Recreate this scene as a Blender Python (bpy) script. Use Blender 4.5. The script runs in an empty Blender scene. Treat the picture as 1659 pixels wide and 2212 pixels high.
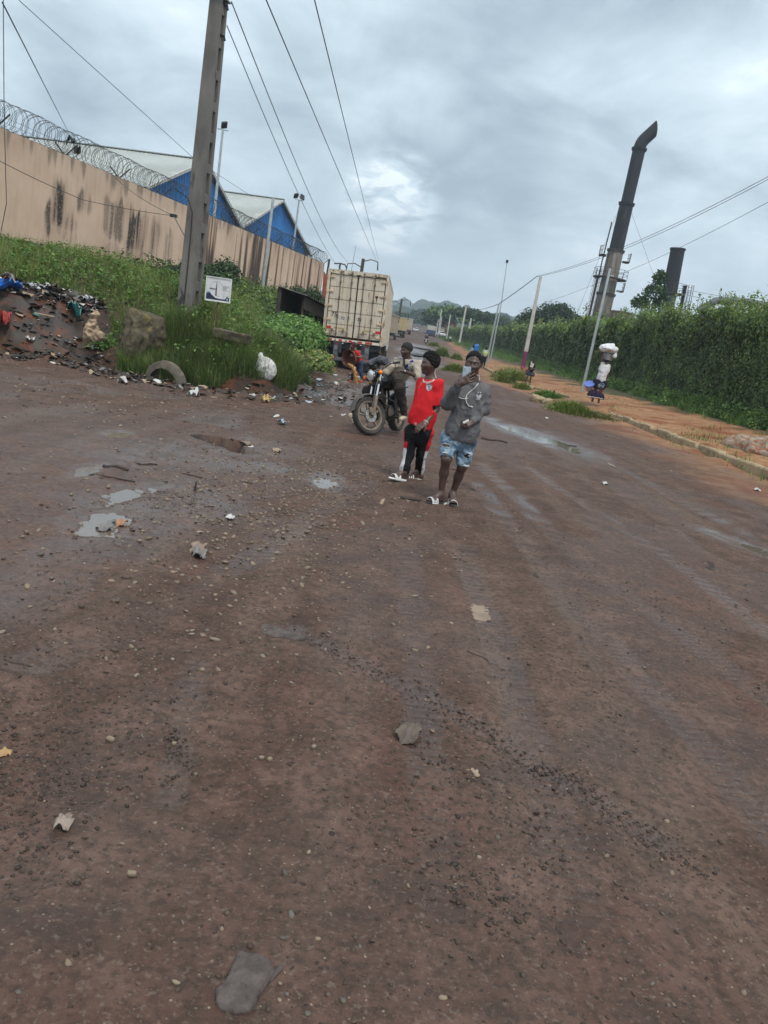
import bpy, bmesh, math, random
import numpy as np
from mathutils import Vector, Matrix
from mathutils.bvhtree import BVHTree
random.seed(4); rng = np.random.default_rng(7)
S = bpy.context.scene
COL = S.collection
# ------------------------------------------------------------------ camera
# W2212: the photograph measured on a 1659 x 2212 sheet
FPX, PCX, PCY = 1662.5, 829.5, 1106.0
RHO, PIT, YAW, EYE = math.radians(9.3), math.radians(12.92), math.radians(-0.47), 1.66
cF = np.array([math.sin(YAW)*math.cos(PIT), math.cos(YAW)*math.cos(PIT), -math.sin(PIT)])
cR0 = np.array([math.cos(YAW), -math.sin(YAW), 0.0]); cU0 = np.cross(cR0, cF)
cR = math.cos(RHO)*cR0 + math.sin(RHO)*cU0; cU = math.cos(RHO)*cU0 - math.sin(RHO)*cR0
CAM = np.array([0, 0, EYE])
cam = bpy.data.cameras.new('camera'); camo = bpy.data.objects.new('camera', cam); COL.objects.link(camo)
cam.sensor_fit = 'VERTICAL'; cam.sensor_height = 36; cam.lens = FPX/2212*36
cam.clip_start = .05; cam.clip_end = 9000
m = Matrix.Identity(4)
for i in range(3):
    m[i][0], m[i][1], m[i][2], m[i][3] = cR[i], cU[i], -cF[i], CAM[i]
camo.matrix_world = m; S.camera = camo
def ray(x, y): return cF + (x-PCX)/FPX*cR - (y-PCY)/FPX*cU
def gz(x, y, z=0.0): d = ray(x, y); return CAM + d*((z-EYE)/d[2])        # where a sight line meets height z
def aty(x, y, Y): d = ray(x, y); return CAM + d*(Y/d[1])                  # where it meets distance Y
def zr(ox, oy, s): return lambda x, y, Y: aty((ox+x/s)/1.15732, (oy+y/s)/1.15732, Y)
# ------------------------------------------------------------------ light
SUN_EL, SUN_AZ = math.radians(62), math.radians(150)
W = bpy.data.worlds.new("World"); S.world = W; W.use_nodes = True
nt = W.node_tree; N = nt.nodes; L = nt.links; N.clear()
out = N.new('ShaderNodeOutputWorld'); bg = N.new('ShaderNodeBackground'); L.new(bg.outputs[0], out.inputs[0])
sky = N.new('ShaderNodeTexSky'); sky.sky_type = 'NISHITA'; sky.sun_disc = False
sky.sun_elevation = SUN_EL; sky.sun_rotation = SUN_AZ; sky.air_density = 1.2; sky.dust_density = 2.0
tc = N.new('ShaderNodeTexCoord')
sep = N.new('ShaderNodeSeparateXYZ'); L.new(tc.outputs['Generated'], sep.inputs[0])
def wm(op, a, b=None, clamp=False):
    n = N.new('ShaderNodeMath'); n.operation = op; n.use_clamp = clamp
    for i, v in enumerate((a, b)):
        if v is None: continue
        if isinstance(v, (int, float)): n.inputs[i].default_value = v
        else: L.new(v, n.inputs[i])
    return n.outputs[0]
# a flat cloud deck: the view direction is laid on a plane overhead so the clouds close up towards the horizon
dz = wm('ADD', wm('MAXIMUM', sep.outputs[2], 0.0), 0.30)
cmb = N.new('ShaderNodeCombineXYZ'); L.new(wm('DIVIDE', sep.outputs[0], dz), cmb.inputs[0]); L.new(wm('DIVIDE', sep.outputs[1], dz), cmb.inputs[1])
def wnoise(scale, detail, rough, dist=0, off=(0, 0, 0)):
    mp = N.new('ShaderNodeMapping'); mp.inputs['Location'].default_value = off; L.new(cmb.outputs[0], mp.inputs[0])
    n = N.new('ShaderNodeTexNoise'); n.inputs['Scale'].default_value = scale; n.inputs['Detail'].default_value = detail
    n.inputs['Roughness'].default_value = rough; n.inputs['Distortion'].default_value = dist
    L.new(mp.outputs[0], n.inputs[0]); return n.outputs[0]
big = wnoise(1.0, 5, .5, .35, (3.1, 1.7, 0)); fine = wnoise(3.1, 10, .58, .4, (0.4, 5.2, 0))
mixv = wm('ADD', wm('MULTIPLY', wm('ADD', wm('MULTIPLY', big, .58), wm('MULTIPLY', fine, .42)), 1.72), -.270)
def dirspot(px, py, r0, r1):                      # soft lobe of cloud in one compass direction
    d = ray(px, py); d = d/np.linalg.norm(d)
    n = N.new('ShaderNodeVectorMath'); n.operation = 'DOT_PRODUCT'; nn = N.new('ShaderNodeVectorMath'); nn.operation = 'NORMALIZE'
    L.new(tc.outputs['Generated'], nn.inputs[0]); L.new(nn.outputs[0], n.inputs[0]); n.inputs[1].default_value = d
    mr = N.new('ShaderNodeMapRange'); mr.interpolation_type = 'SMOOTHSTEP'; L.new(n.outputs['Value'], mr.inputs[0])
    mr.inputs[1].default_value = math.cos(math.radians(r1)); mr.inputs[2].default_value = math.cos(math.radians(r0))
    return mr.outputs[0]
cum = wm('MULTIPLY', dirspot(840, 440, .3, 4.2), wm('MULTIPLY', wm('SUBTRACT', wnoise(9, 8, .58, .5, (2, 2, 0)), .34), 2.0))
dark1 = dirspot(1120, 250, 4, 22); dark2 = dirspot(1000, 470, 1, 9); dark3 = dirspot(230, 230, 1, 8); lit1 = dirspot(60, 60, 4, 24); lit2 = dirspot(1650, 40, 1, 6)
lit3 = dirspot(1300, 560, 2, 14)
v = wm('ADD', mixv, wm('MULTIPLY', dark1, -.13)); v = wm('ADD', v, wm('MULTIPLY', dark2, -.07)); v = wm('ADD', v, wm('MULTIPLY', dark3, -.085))
v = wm('ADD', v, wm('MULTIPLY', dirspot(1540, 190, 2, 11), -.10)); v = wm('ADD', v, wm('MULTIPLY', lit1, .08)); v = wm('ADD', v, wm('MULTIPLY', lit2, .06)); v = wm('ADD', v, wm('MULTIPLY', lit3, .03)); v = wm('ADD', v, cum)
cr = N.new('ShaderNodeValToRGB'); L.new(v, cr.inputs[0])
el = cr.color_ramp.elements
el[0].position = .27; el[0].color = (.215, .278, .335, 1); el[1].position = .74; el[1].color = (.86, .93, .96, 1)
for p_, c_ in ((.42, (.365, .445, .505, 1)), (.52, (.475, .57, .635, 1)), (.62, (.60, .70, .765, 1))):
    e = el.new(p_); e.color = c_
hz = N.new('ShaderNodeMapRange'); L.new(sep.outputs[2], hz.inputs[0]); hz.inputs[1].default_value = -.02; hz.inputs[2].default_value = .2
hz.inputs[3].default_value = .75; hz.inputs[4].default_value = 0
mh = N.new('ShaderNodeMixRGB'); L.new(hz.outputs[0], mh.inputs[0]); L.new(cr.outputs[0], mh.inputs[1]); mh.inputs[2].default_value = (.405, .50, .575, 1)
gain = N.new('ShaderNodeMixRGB'); gain.blend_type = 'MULTIPLY'; gain.inputs[0].default_value = 1; L.new(mh.outputs[0], gain.inputs[1]); gain.inputs[2].default_value = (12.4, 12.2, 12.0, 1)
ms = N.new('ShaderNodeMixRGB'); ms.inputs[0].default_value = .92; L.new(sky.outputs[0], ms.inputs[1]); L.new(gain.outputs[0], ms.inputs[2])
L.new(ms.outputs[0], bg.inputs[0]); bg.inputs[1].default_value = .108
sd = bpy.data.lights.new('sun', 'SUN'); sd.energy = 1.9; sd.angle = math.radians(12); sd.color = (1, .93, .84)
so = bpy.data.objects.new('sun', sd); COL.objects.link(so)
so.rotation_euler = (math.pi/2-SUN_EL, 0, math.pi-SUN_AZ)
S.view_settings.view_transform = 'Standard'; S.view_settings.look = 'None'; S.view_settings.exposure = 0.38; S.view_settings.gamma = 1
try: S.cycles.use_denoising = True; S.cycles.max_bounces = 6; S.cycles.diffuse_bounces = 3; S.cycles.transparent_max_bounces = 12
except Exception: pass
# ------------------------------------------------------------------ noise and mesh helpers
def _h(ix, iy, iz, seed):
    h = (ix.astype(np.uint32)*np.uint32(374761393)) ^ (iy.astype(np.uint32)*np.uint32(668265263)) ^ (iz.astype(np.uint32)*np.uint32(2246822519)) ^ np.uint32(seed*3266489917 & 0xffffffff)
    h = (h ^ (h >> np.uint32(13)))*np.uint32(1274126177); h = (h ^ (h >> np.uint32(16)))*np.uint32(2654435761); h ^= h >> np.uint32(15)
    return h.astype(np.float32)/np.float32(4294967295.0)
def vn(x, y, z=None, seed=1):
    x = np.asarray(x, np.float64); y = np.asarray(y, np.float64); z = np.zeros_like(x) if z is None else np.asarray(z, np.float64)
    ix, iy, iz = np.floor(x).astype(np.int64), np.floor(y).astype(np.int64), np.floor(z).astype(np.int64)
    fx, fy, fz = x-ix, y-iy, z-iz
    fx, fy, fz = fx*fx*(3-2*fx), fy*fy*(3-2*fy), fz*fz*(3-2*fz)
    r = 0
    for a in (0, 1):
        for b in (0, 1):
            for c in (0, 1):
                r = r + (fx if a else 1-fx)*(fy if b else 1-fy)*(fz if c else 1-fz)*_h(ix+a, iy+b, iz+c, seed)
    return r*2-1
def fbm(x, y, z=None, o=4, seed=1, g=.5):
    r, a, f = 0, 1, 1
    for i in range(o):
        r = r + a*vn(x*f, y*f, None if z is None else z*f, seed+i); a *= g; f *= 2.03
    return r
def sst(x, a, b):
    t = np.clip((x-a)/(b-a), 0, 1); return t*t*(3-2*t)
def mesh_np(name, V, F, mats=None, mi=None, smooth=False, attrs=None):
    """V n x 3, F list of arrays (m x 3 / m x 4)"""
    if isinstance(F, np.ndarray): F = [F]
    F = [np.asarray(f, np.int32) for f in F if len(f)]
    me = bpy.data.meshes.new(name); V = np.asarray(V, np.float32)
    me.vertices.add(len(V)); me.vertices.foreach_set('co', V.ravel())
    nl = sum(f.size for f in F); npy = sum(len(f) for f in F)
    me.loops.add(nl); me.polygons.add(npy)
    me.loops.foreach_set('vertex_index', np.concatenate([f.ravel() for f in F]))
    tot = np.concatenate([np.full(len(f), f.shape[1], np.int32) for f in F]); st = np.concatenate([[0], np.cumsum(tot)[:-1]]).astype(np.int32)
    me.polygons.foreach_set('loop_start', st)
    try: me.polygons.foreach_set('loop_total', tot)
    except Exception: pass
    if mi is not None: me.polygons.foreach_set('material_index', np.asarray(mi, np.int32))
    if smooth: me.polygons.foreach_set('use_smooth', np.ones(npy, bool))
    for k, a in (attrs or {}).items():
        at = me.attributes.new(k, 'FLOAT_COLOR', 'POINT'); c = np.ones((len(V), 4), np.float32); c[:, :a.shape[1]] = a; at.data.foreach_set('color', c.ravel())
    for mt in (mats if isinstance(mats, (list, tuple)) else [mats] if mats else []): me.materials.append(mt)
    me.update(calc_edges=True); me.validate(); return me
def link(name, me, parent=None, loc=None):
    o = bpy.data.objects.new(name, me); COL.objects.link(o)
    if parent is not None: o.parent = parent
    if loc is not None: o.location = loc
    return o
def tag(o, label=None, cat=None, group=None, kind=None):
    if label: o['label'] = label
    if cat: o['category'] = cat
    if group: o['group'] = group
    if kind: o['kind'] = kind
    return o
def empty(name, loc, rz=0.0, rx=0.0, ry=0.0):
    o = bpy.data.objects.new(name, None); COL.objects.link(o); o.location = loc; o.rotation_euler = (rx, ry, rz); o.empty_display_size = .2; return o
class MB:
    """collects shapes of one part; build() links them as one mesh"""
    def __init__(s): s.v = []; s.f = []; s.m = []; s.n = 0
    def add(s, V, F, mi=0):
        s.v.extend([tuple(map(float, p)) for p in V]); s.f.extend([tuple(int(i)+s.n for i in f) for f in F]); s.m.extend([mi]*len(F)); s.n = len(s.v); return s
    def box(s, c, h, rot=None, mi=0, bev=0.0):
        hx, hy, hz = h; b = min(bev, hx*.9, hy*.9, hz*.9)
        if b <= 0:
            P = [(x, y, z) for x in (-hx, hx) for y in (-hy, hy) for z in (-hz, hz)]
            F = [(0, 1, 3, 2), (4, 6, 7, 5), (0, 4, 5, 1), (2, 3, 7, 6), (0, 2, 6, 4), (1, 5, 7, 3)]
        else:
            bm = bmesh.new(); bmesh.ops.create_cube(bm, size=2)
            for v_ in bm.verts: v_.co = Vector((v_.co.x*hx, v_.co.y*hy, v_.co.z*hz))
            bmesh.ops.bevel(bm, geom=bm.edges[:], offset=b, segments=2, affect='EDGES', profile=.6)
            bm.verts.index_update(); P = [tuple(v_.co) for v_ in bm.verts]; F = [[v_.index for v_ in f.verts] for f in bm.faces]; bm.free()
        P = [Vector(p) for p in P]
        if rot is not None: P = [rot @ p for p in P]
        return s.add([p+Vector(c) for p in P], F, mi)
    def tube(s, pts, r, n=8, caps=True, mi=0, closed=False):
        pts = [Vector(p) for p in pts]; k = len(pts); rs = r if isinstance(r, (list, tuple)) else [r]*k
        V = []; prev = None
        for i, p in enumerate(pts):
            a = pts[(i-1) % k] if (i > 0 or closed) else p; b = pts[(i+1) % k] if (i < k-1 or closed) else p
            t = (b-a).normalized()
            if prev is None: u = t.orthogonal().normalized()
            else:
                u = prev-t*prev.dot(t); u = u.normalized() if u.length > 1e-6 else t.orthogonal().normalized()
            prev = u; w = t.cross(u)
            for j in range(n):
                an = 2*math.pi*j/n; V.append(p+(u*math.cos(an)+w*math.sin(an))*rs[i])
        F = []
        for i in range(k if closed else k-1):
            i2 = (i+1) % k
            for j in range(n): F.append((i*n+j, i*n+(j+1) % n, i2*n+(j+1) % n, i2*n+j))
        if caps and not closed: F.append(tuple(range(n))[::-1]); F.append(tuple(range((k-1)*n, k*n)))
        return s.add(V, F, mi)
    def lathe(s, prof, c=(0, 0, 0), axis='Z', n=24, mi=0, rot=None, caps=False):
        V = []; F = []
        for (r, z) in prof:
            for j in range(n):
                a = 2*math.pi*j/n; p = Vector((r*math.cos(a), r*math.sin(a), z))
                if axis == 'Y': p = Vector((p.x, p.z, -p.y))
                elif axis == 'X': p = Vector((p.z, p.x, p.y))
                if rot is not None: p = rot @ p
                V.append(p+Vector(c))
        k = len(prof)
        for i in range(k-1):
            for j in range(n): F.append((i*n+j, i*n+(j+1) % n, (i+1)*n+(j+1) % n, (i+1)*n+j))
        if caps: F.append(tuple(range(n))[::-1]); F.append(tuple(range((k-1)*n, k*n)))
        return s.add(V, F, mi)
    def quad(s, a, b, c, d, mi=0): return s.add([a, b, c, d], [(0, 1, 2, 3)], mi)
    def build(s, name, mats, parent=None, loc=None, smooth=False, world=False):
        """world=True: the points are world points and the parent is unrotated"""
        V = s.v
        if world and parent is not None: o_ = parent.location; V = [(p[0]-o_[0], p[1]-o_[1], p[2]-o_[2]) for p in V]
        me = bpy.data.meshes.new(name); me.from_pydata(V, [], s.f)
        for mt in (mats if isinstance(mats, (list, tuple)) else [mats]): me.materials.append(mt)
        me.polygons.foreach_set('material_index', s.m)
        bm = bmesh.new(); bm.from_mesh(me); bmesh.ops.recalc_face_normals(bm, faces=bm.faces[:]); bm.to_mesh(me); bm.free()
        if smooth:
            me.polygons.foreach_set('use_smooth', [True]*len(me.polygons))
            try: me.set_sharp_from_angle(angle=math.radians(40))
            except Exception: pass
        me.update(); return link(name, me, parent, loc)
def roundrot(a, ax): return Matrix.Rotation(a, 3, ax)
# ------------------------------------------------------------------ materials
def _nodes(name):
    mt = bpy.data.materials.new(name); mt.use_nodes = True; t = mt.node_tree; b = t.nodes['Principled BSDF']; return mt, t, b
class NT:
    def __init__(s, t): s.t = t; s.N = t.nodes; s.L = t.links
    def tex(s, kind='noise', scale=5, detail=5, stretch=(1, 1, 1), rough=.55, dist=0, coord='Object', off=(0, 0, 0)):
        tc = s.N.new('ShaderNodeTexCoord'); mp = s.N.new('ShaderNodeMapping'); mp.inputs['Scale'].default_value = stretch; mp.inputs['Location'].default_value = off
        s.L.new(tc.outputs[coord], mp.inputs[0])
        if kind == 'noise':
            n = s.N.new('ShaderNodeTexNoise'); n.inputs['Scale'].default_value = scale; n.inputs['Detail'].default_value = detail
            n.inputs['Roughness'].default_value = rough; n.inputs['Distortion'].default_value = dist; o = n.outputs[0]
        elif kind == 'voronoi':
            n = s.N.new('ShaderNodeTexVoronoi'); n.inputs['Scale'].default_value = scale; o = n.outputs['Distance']
        elif kind == 'vcol':
            n = s.N.new('ShaderNodeTexVoronoi'); n.inputs['Scale'].default_value = scale; o = n.outputs['Color']
        elif kind == 'brick':
            n = s.N.new('ShaderNodeTexBrick'); n.inputs['Scale'].default_value = scale; o = n.outputs['Fac']
        s.L.new(mp.outputs[0], n.inputs[0]); return o
    def ramp(s, fac, stops):
        r = s.N.new('ShaderNodeValToRGB'); s.L.new(fac, r.inputs[0]); e = r.color_ramp.elements
        def c4(c): return (c, c, c, 1) if isinstance(c, (int, float)) else tuple(c)+(1,)
        e[0].position, e[0].color = stops[0][0], c4(stops[0][1]); e[1].position, e[1].color = stops[-1][0], c4(stops[-1][1])
        for p, c in stops[1:-1]: x = e.new(p); x.color = c4(c)
        return r.outputs[0]
    def mix(s, fac, a, b, mode='MIX'):
        n = s.N.new('ShaderNodeMixRGB'); n.blend_type = mode
        for i, v in enumerate((fac, a, b)):
            if isinstance(v, (int, float)): n.inputs[i].default_value = v if i == 0 else (v, v, v, 1)
            elif isinstance(v, tuple): n.inputs[i].default_value = v+(1,) if len(v) == 3 else v
            else: s.L.new(v, n.inputs[i])
        return n.outputs[0]
    def math(s, op, a, b=0.0, clamp=False):
        n = s.N.new('ShaderNodeMath'); n.operation = op; n.use_clamp = clamp
        for i, v in enumerate((a, b)):
            if isinstance(v, (int, float)): n.inputs[i].default_value = v
            else: s.L.new(v, n.inputs[i])
        return n.outputs[0]
    def attr(s, name):
        n = s.N.new('ShaderNodeAttribute'); n.attribute_name = name; sp = s.N.new('ShaderNodeSeparateColor'); s.L.new(n.outputs['Color'], sp.inputs[0])
        return n.outputs['Color'], sp.outputs[0], sp.outputs[1], sp.outputs[2], n.outputs['Alpha']
    def bump(s, b, h, strength=.5, dist=.02, prev=None):
        n = s.N.new('ShaderNodeBump'); n.inputs['Strength'].default_value = strength; n.inputs['Distance'].default_value = dist; s.L.new(h, n.inputs['Height'])
        if prev is not None: s.L.new(prev, n.inputs['Normal'])
        s.L.new(n.outputs[0], b.inputs['Normal']); return n.outputs[0]
def mat(name, c1, c2=None, scale=6, rough=.8, bump=.25, bscale=40, metal=0.0, stretch=(1, 1, 1), c3=None, spec=.35, lo=.38, hi=.62, rvar=.12, bd=.01, t3=.62):
    mt, t, b = _nodes(name); q = NT(t)
    if c2 is None: c2 = tuple(x*.78 for x in c1)
    n = q.tex('noise', scale, 6, stretch); col = q.ramp(n, [(lo, c1), (hi, c2)])
    if c3 is not None:
        n3 = q.tex('noise', scale*1.7, 8, stretch, off=(7, 3, 1)); col = q.mix(q.ramp(n3, [(t3, 0.0), (t3+.07, 1.0)]), col, c3)
    t.links.new(col, b.inputs['Base Color'])
    t.links.new(q.math('ADD', q.math('MULTIPLY', n, rvar), rough-rvar*.5), b.inputs['Roughness'])
    b.inputs['Metallic'].default_value = metal; b.inputs['Specular IOR Level'].default_value = spec
    if bump > 0: q.bump(b, q.tex('noise', bscale, 4, stretch), bump, bd)
    return mt
def leafmat(name, trans=.3, rough=.5):
    mt, t, b = _nodes(name); q = NT(t); c = q.attr('tint')[0]; t.links.new(c, b.inputs['Base Color']); b.inputs['Roughness'].default_value = rough
    b.inputs['Specular IOR Level'].default_value = .35
    tr = t.nodes.new('ShaderNodeBsdfTranslucent'); t.links.new(q.mix(1.0, c, (1.3, 1.35, .7), 'MULTIPLY'), tr.inputs[0])
    mx = t.nodes.new('ShaderNodeMixShader'); mx.inputs[0].default_value = trans
    t.links.new(b.outputs[0], mx.inputs[1]); t.links.new(tr.outputs[0], mx.inputs[2]); t.links.new(mx.outputs[0], t.nodes['Material Output'].inputs[0]); return mt
LEAF = leafmat('leaf'); GRASSM = leafmat('grass_blade', .25, .6)
# ------------------------------------------------------------------ signed-distance modelling (people, cloth, sacks, tanks)
class Sdf:
    def __init__(s, vox): s.vox = vox; s.ops = []
    def cone(s, a, b, ra, rb=None, k=.02, sub=False):
        a = np.array(a, float); b = np.array(b, float); rb = ra if rb is None else rb; R_ = max(ra, rb)
        def f(P):
            ab = b-a; t = np.clip(((P-a)@ab)/max(ab@ab, 1e-9), 0, 1); return np.linalg.norm(P-a-t[..., None]*ab, axis=-1)-(ra+(rb-ra)*t)
        s.ops.append((f, np.minimum(a, b)-R_, np.maximum(a, b)+R_, k, sub)); return s
    def chain(s, pts, rs, k=.02):
        for i in range(len(pts)-1): s.cone(pts[i], pts[i+1], rs[i], rs[i+1], k)
        return s
    def ell(s, c, r, ax=None, k=.02, sub=False):
        c = np.array(c, float); r = np.array(r, float); A = np.eye(3) if ax is None else np.array(ax, float)
        def f(P):
            q = (P-c)@A.T; k0 = np.linalg.norm(q/r, axis=-1); k1 = np.linalg.norm(q/(r*r), axis=-1); return k0*(k0-1)/np.maximum(k1, 1e-6)
        R_ = r.max(); s.ops.append((f, c-R_, c+R_, k, sub)); return s
    def box(s, c, h, ax=None, rd=.01, k=.01, sub=False):
        c = np.array(c, float); h = np.array(h, float)-rd; A = np.eye(3) if ax is None else np.array(ax, float)
        def f(P):
            q = np.abs((P-c)@A.T)-h; return np.linalg.norm(np.maximum(q, 0), axis=-1)+np.minimum(q.max(-1), 0)-rd
        R_ = np.linalg.norm(h)+rd; s.ops.append((f, c-R_, c+R_, k, sub)); return s
    def cut(s, p, n, k=.004):                       # removes what lies on the n side of p
        p = np.array(p, float); n = np.array(n, float); n = n/np.linalg.norm(n)
        s.ops.append((lambda P: -((P-p)@n), None, None, k, True)); return s
    def mesh(s, wr=0.0, wf=8.0, wst=(1, 1, 1), seed=3):
        vx = s.vox
        lo = np.min([o[1] for o in s.ops if o[1] is not None and not o[4]], axis=0)-3*vx; hi = np.max([o[2] for o in s.ops if o[2] is not None and not o[4]], axis=0)+3*vx
        n = np.ceil((hi-lo)/vx).astype(int)+1; D = np.full(n, .2, np.float32)
        ax = [lo[i]+vx*np.arange(n[i]) for i in range(3)]
        for f, a, b, k, sub in s.ops:
            if a is None: i0 = np.zeros(3, int); i1 = n
            else:
                i0 = np.clip(np.floor((a-lo-k-2*vx)/vx).astype(int), 0, n-1); i1 = np.clip(np.ceil((b-lo+k+2*vx)/vx).astype(int)+1, 1, n)
            if (i1 <= i0).any(): continue
            P = np.stack(np.meshgrid(*[ax[i][i0[i]:i1[i]] for i in range(3)], indexing='ij'), -1)
            d = f(P).astype(np.float32); sl = tuple(slice(i0[i], i1[i]) for i in range(3)); e = D[sl]
            if sub:
                d = -d; h = np.maximum(k-np.abs(d-e), 0)/k; D[sl] = np.maximum(d, e)+h*h*k*.25
            else:
                h = np.maximum(k-np.abs(d-e), 0)/k; D[sl] = np.minimum(d, e)-h*h*k*.25
        ins = D < 0
        c8 = np.zeros(np.array(n)-1, np.uint8)
        for a in (0, 1):
            for b in (0, 1):
                for c in (0, 1): c8 += ins[a:n[0]-1+a, b:n[1]-1+b, c:n[2]-1+c]
        act = (c8 > 0) & (c8 < 8); I = np.argwhere(act); ids = -np.ones(c8.shape, np.int64); ids[act] = np.arange(len(I))
        acc = np.zeros((len(I), 3)); cnt = np.zeros(len(I))
        cor = [(a, b, c) for a in (0, 1) for b in (0, 1) for c in (0, 1)]
        for p in cor:
            for dim in range(3):
                if p[dim]: continue
                q = list(p); q[dim] = 1
                va = D[I[:, 0]+p[0], I[:, 1]+p[1], I[:, 2]+p[2]]; vb = D[I[:, 0]+q[0], I[:, 1]+q[1], I[:, 2]+q[2]]
                mk = (va < 0) != (vb < 0); t = va/np.where(np.abs(va-vb) < 1e-9, 1, va-vb)
                pt = np.tile(np.array(p, float), (len(I), 1)); pt[:, dim] = t
                acc[mk] += pt[mk]; cnt[mk] += 1
        V = lo+vx*(I+acc/np.maximum(cnt, 1)[:, None])
        Fs = []
        for dim in range(3):
            o1, o2 = [(1, 2), (2, 0), (0, 1)][dim]
            sa = [slice(None)]*3; sb = [slice(None)]*3; sa[dim] = slice(0, -1); sb[dim] = slice(1, None)
            A = ins[tuple(sa)]; B = ins[tuple(sb)]
            for fl, M_ in ((0, A & ~B), (1, ~A & B)):
                E = np.argwhere(M_); E = E[(E[:, o1] > 0) & (E[:, o2] > 0) & (E[:, o1] < n[o1]-1) & (E[:, o2] < n[o2]-1)]
                if not len(E): continue
                def g(d1, d2):
                    e = E.copy(); e[:, o1] -= d1; e[:, o2] -= d2; return ids[e[:, 0], e[:, 1], e[:, 2]]
                q = np.stack([g(1, 1), g(0, 1), g(0, 0), g(1, 0)], 1); Fs.append(q if fl == 0 else q[:, ::-1])
        F = np.concatenate(Fs); F = F[(F >= 0).all(1)]
        if wr > 0:
            a, b, c = V[F[:, 0]], V[F[:, 1]], V[F[:, 2]]; fn = np.cross(b-a, c-a); nm = np.zeros_like(V)
            for i in range(4): np.add.at(nm, F[:, i], fn)
            nm /= np.maximum(np.linalg.norm(nm, axis=1), 1e-9)[:, None]
            q = V*wf*np.array(wst); w1 = fbm(q[:, 0], q[:, 1], q[:, 2], 3, seed); V = V+nm*(wr*(1-2*np.abs(w1)))[:, None]
        return V, F
def sdf_part(name, sd_, mats, root, wr=0.0, wf=8.0, wst=(1, 1, 1), slot=None, seed=3):
    V, F = sd_.mesh(wr, wf, wst, seed); mi = None
    if slot is not None: mi = slot(V[F].mean(1))
    o_ = np.array(root.location) if root is not None else 0
    return link(name, mesh_np(name, V-o_, F, mats, mi, True), root), (V, F)
# ------------------------------------------------------------------ the lie of the land
def zroad(y): return np.interp(y, [-50, 55, 80, 120, 135, 150, 190, 215, 300, 500, 900, 2600], [0, 0, .32, .85, .95, 1.35, 2.3, 2.9, 5, 10, 16, 26])
EB = np.array([(-60, 12.6), (-9, 15.5), (-7, 16.9), (-5.6, 16.1), (-4.2, 15.7), (-2.9, 16.6), (-2.3, 18.2), (-2.7, 20.5), (-3.3, 24), (-3.9, 28), (-4.6, 31), (-5.2, 36), (-5.4, 60), (-7, 120), (-9, 200), (-14, 500), (-20, 2700)], float)
def embank(x, y):
    """distance inside the bank's foot (0 outside)"""
    d = np.full(np.shape(x), 1e9)
    for (ax, ay), (bx, by) in zip(EB[:-1], EB[1:]):
        dx, dy = bx-ax, by-ay; t = np.clip(((x-ax)*dx+(y-ay)*dy)/(dx*dx+dy*dy), 0, 1)
        d = np.minimum(d, np.hypot(x-ax-t*dx, y-ay-t*dy))
    ins = np.zeros(np.shape(x), bool); poly = [tuple(p) for p in EB]+[(-2700, 2700), (-2700, 12.6)]
    for (ax, ay), (bx, by) in zip(poly, poly[1:]+poly[:1]):
        if ay == by: continue
        c = ((ay > y) != (by > y)) & (x < (bx-ax)*(y-ay)/(by-ay)+ax); ins ^= c
    return np.where(ins, d, -d)
def kerbx(y): return np.interp(y, [-50, 0, 16, 25, 29, 31.5, 36, 42, 46, 64, 150, 400, 2700], [7.2, 7.3, 7.55, 7.55, 7.45, 7.9, 7.6, 6.1, 5.85, 5.6, 6.2, 12, 60])
def hpy(x): return np.interp(x, [-14, -10.4, -9.66, -8.97, -8.07, -7.43, -6.6, -6], [16.4, 17.2, 17.9, 18.6, 19.1, 18.6, 16.9, 15.8])
def heap(x, y): return (1-sst(y-hpy(x), -.35, .35))*sst(-x, 6.1, 6.9)*sst(y, 15.6, 16.4)
# puddles: centre, half-length, half-width, turn, depth
def _pd(x0, x1, y0, y1, dep): c = gz((x0+x1)/2, (y0+y1)/2); a = gz(x0, (y0+y1)/2); b = gz((x0+x1)/2, y0); e = gz((x0+x1)/2, y1); return (c[0], c[1], abs(c[0]-a[0])*1.4, (b[1]-e[1])/2*1.45, 0, dep)
PUD = [_pd(150, 285, 1096, 1142, .035), _pd(212, 288, 1036, 1080, .035), _pd(163, 212, 1004, 1030, .03), _pd(226, 275, 936, 950, .02),
       _pd(300, 400, 1040, 1056, .012), _pd(672, 726, 1030, 1050, .02), (2.95, 17.0, .42, 1.7, .32, .03),
       (-1.75, 17.9, .45, 1.1, .5, .05), (-1.0, 29, .8, 3.5, .1, .05), (-.35, 42, .8, 5.5, 0, .06), (.1, 58, 1.1, 7, -.03, .06), (-.2, 78, 1.2, 9, .03, .08), (.4, 104, 1.2, 10, .03, .08), (-2.9, 22.5, .35, 1.3, 0.3, .05), (4.1, 8.6, .16, .5, .5, .012)]
def pudmask(x, y):
    m_ = np.zeros(np.shape(x)); w_ = np.zeros(np.shape(x))
    for cx, cy, a, b, t, dep in PUD:
        c, s_ = math.cos(t), math.sin(t); u = ((x-cx)*c+(y-cy)*s_)/a; v_ = (-(x-cx)*s_+(y-cy)*c)/b; r = np.hypot(u, v_)
        near = r < 3
        if not near.any(): continue
        nn = np.zeros_like(r); nn[near] = fbm(x[near]*2.2/a**.5, y[near]*2.2/a**.5, None, 3, 61)*.28
        m_ = np.maximum(m_, dep*(1-sst(r+nn, .45, 1.25))); w_ = np.maximum(w_, 1-sst(r+nn, .8, 2.1))
    return m_, w_
HOLE = [(-2.40, 9.85, .30, .5), (-2.17, 9.6, .26, .22), (-1.98, 9.42, .2, .10)]
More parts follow.
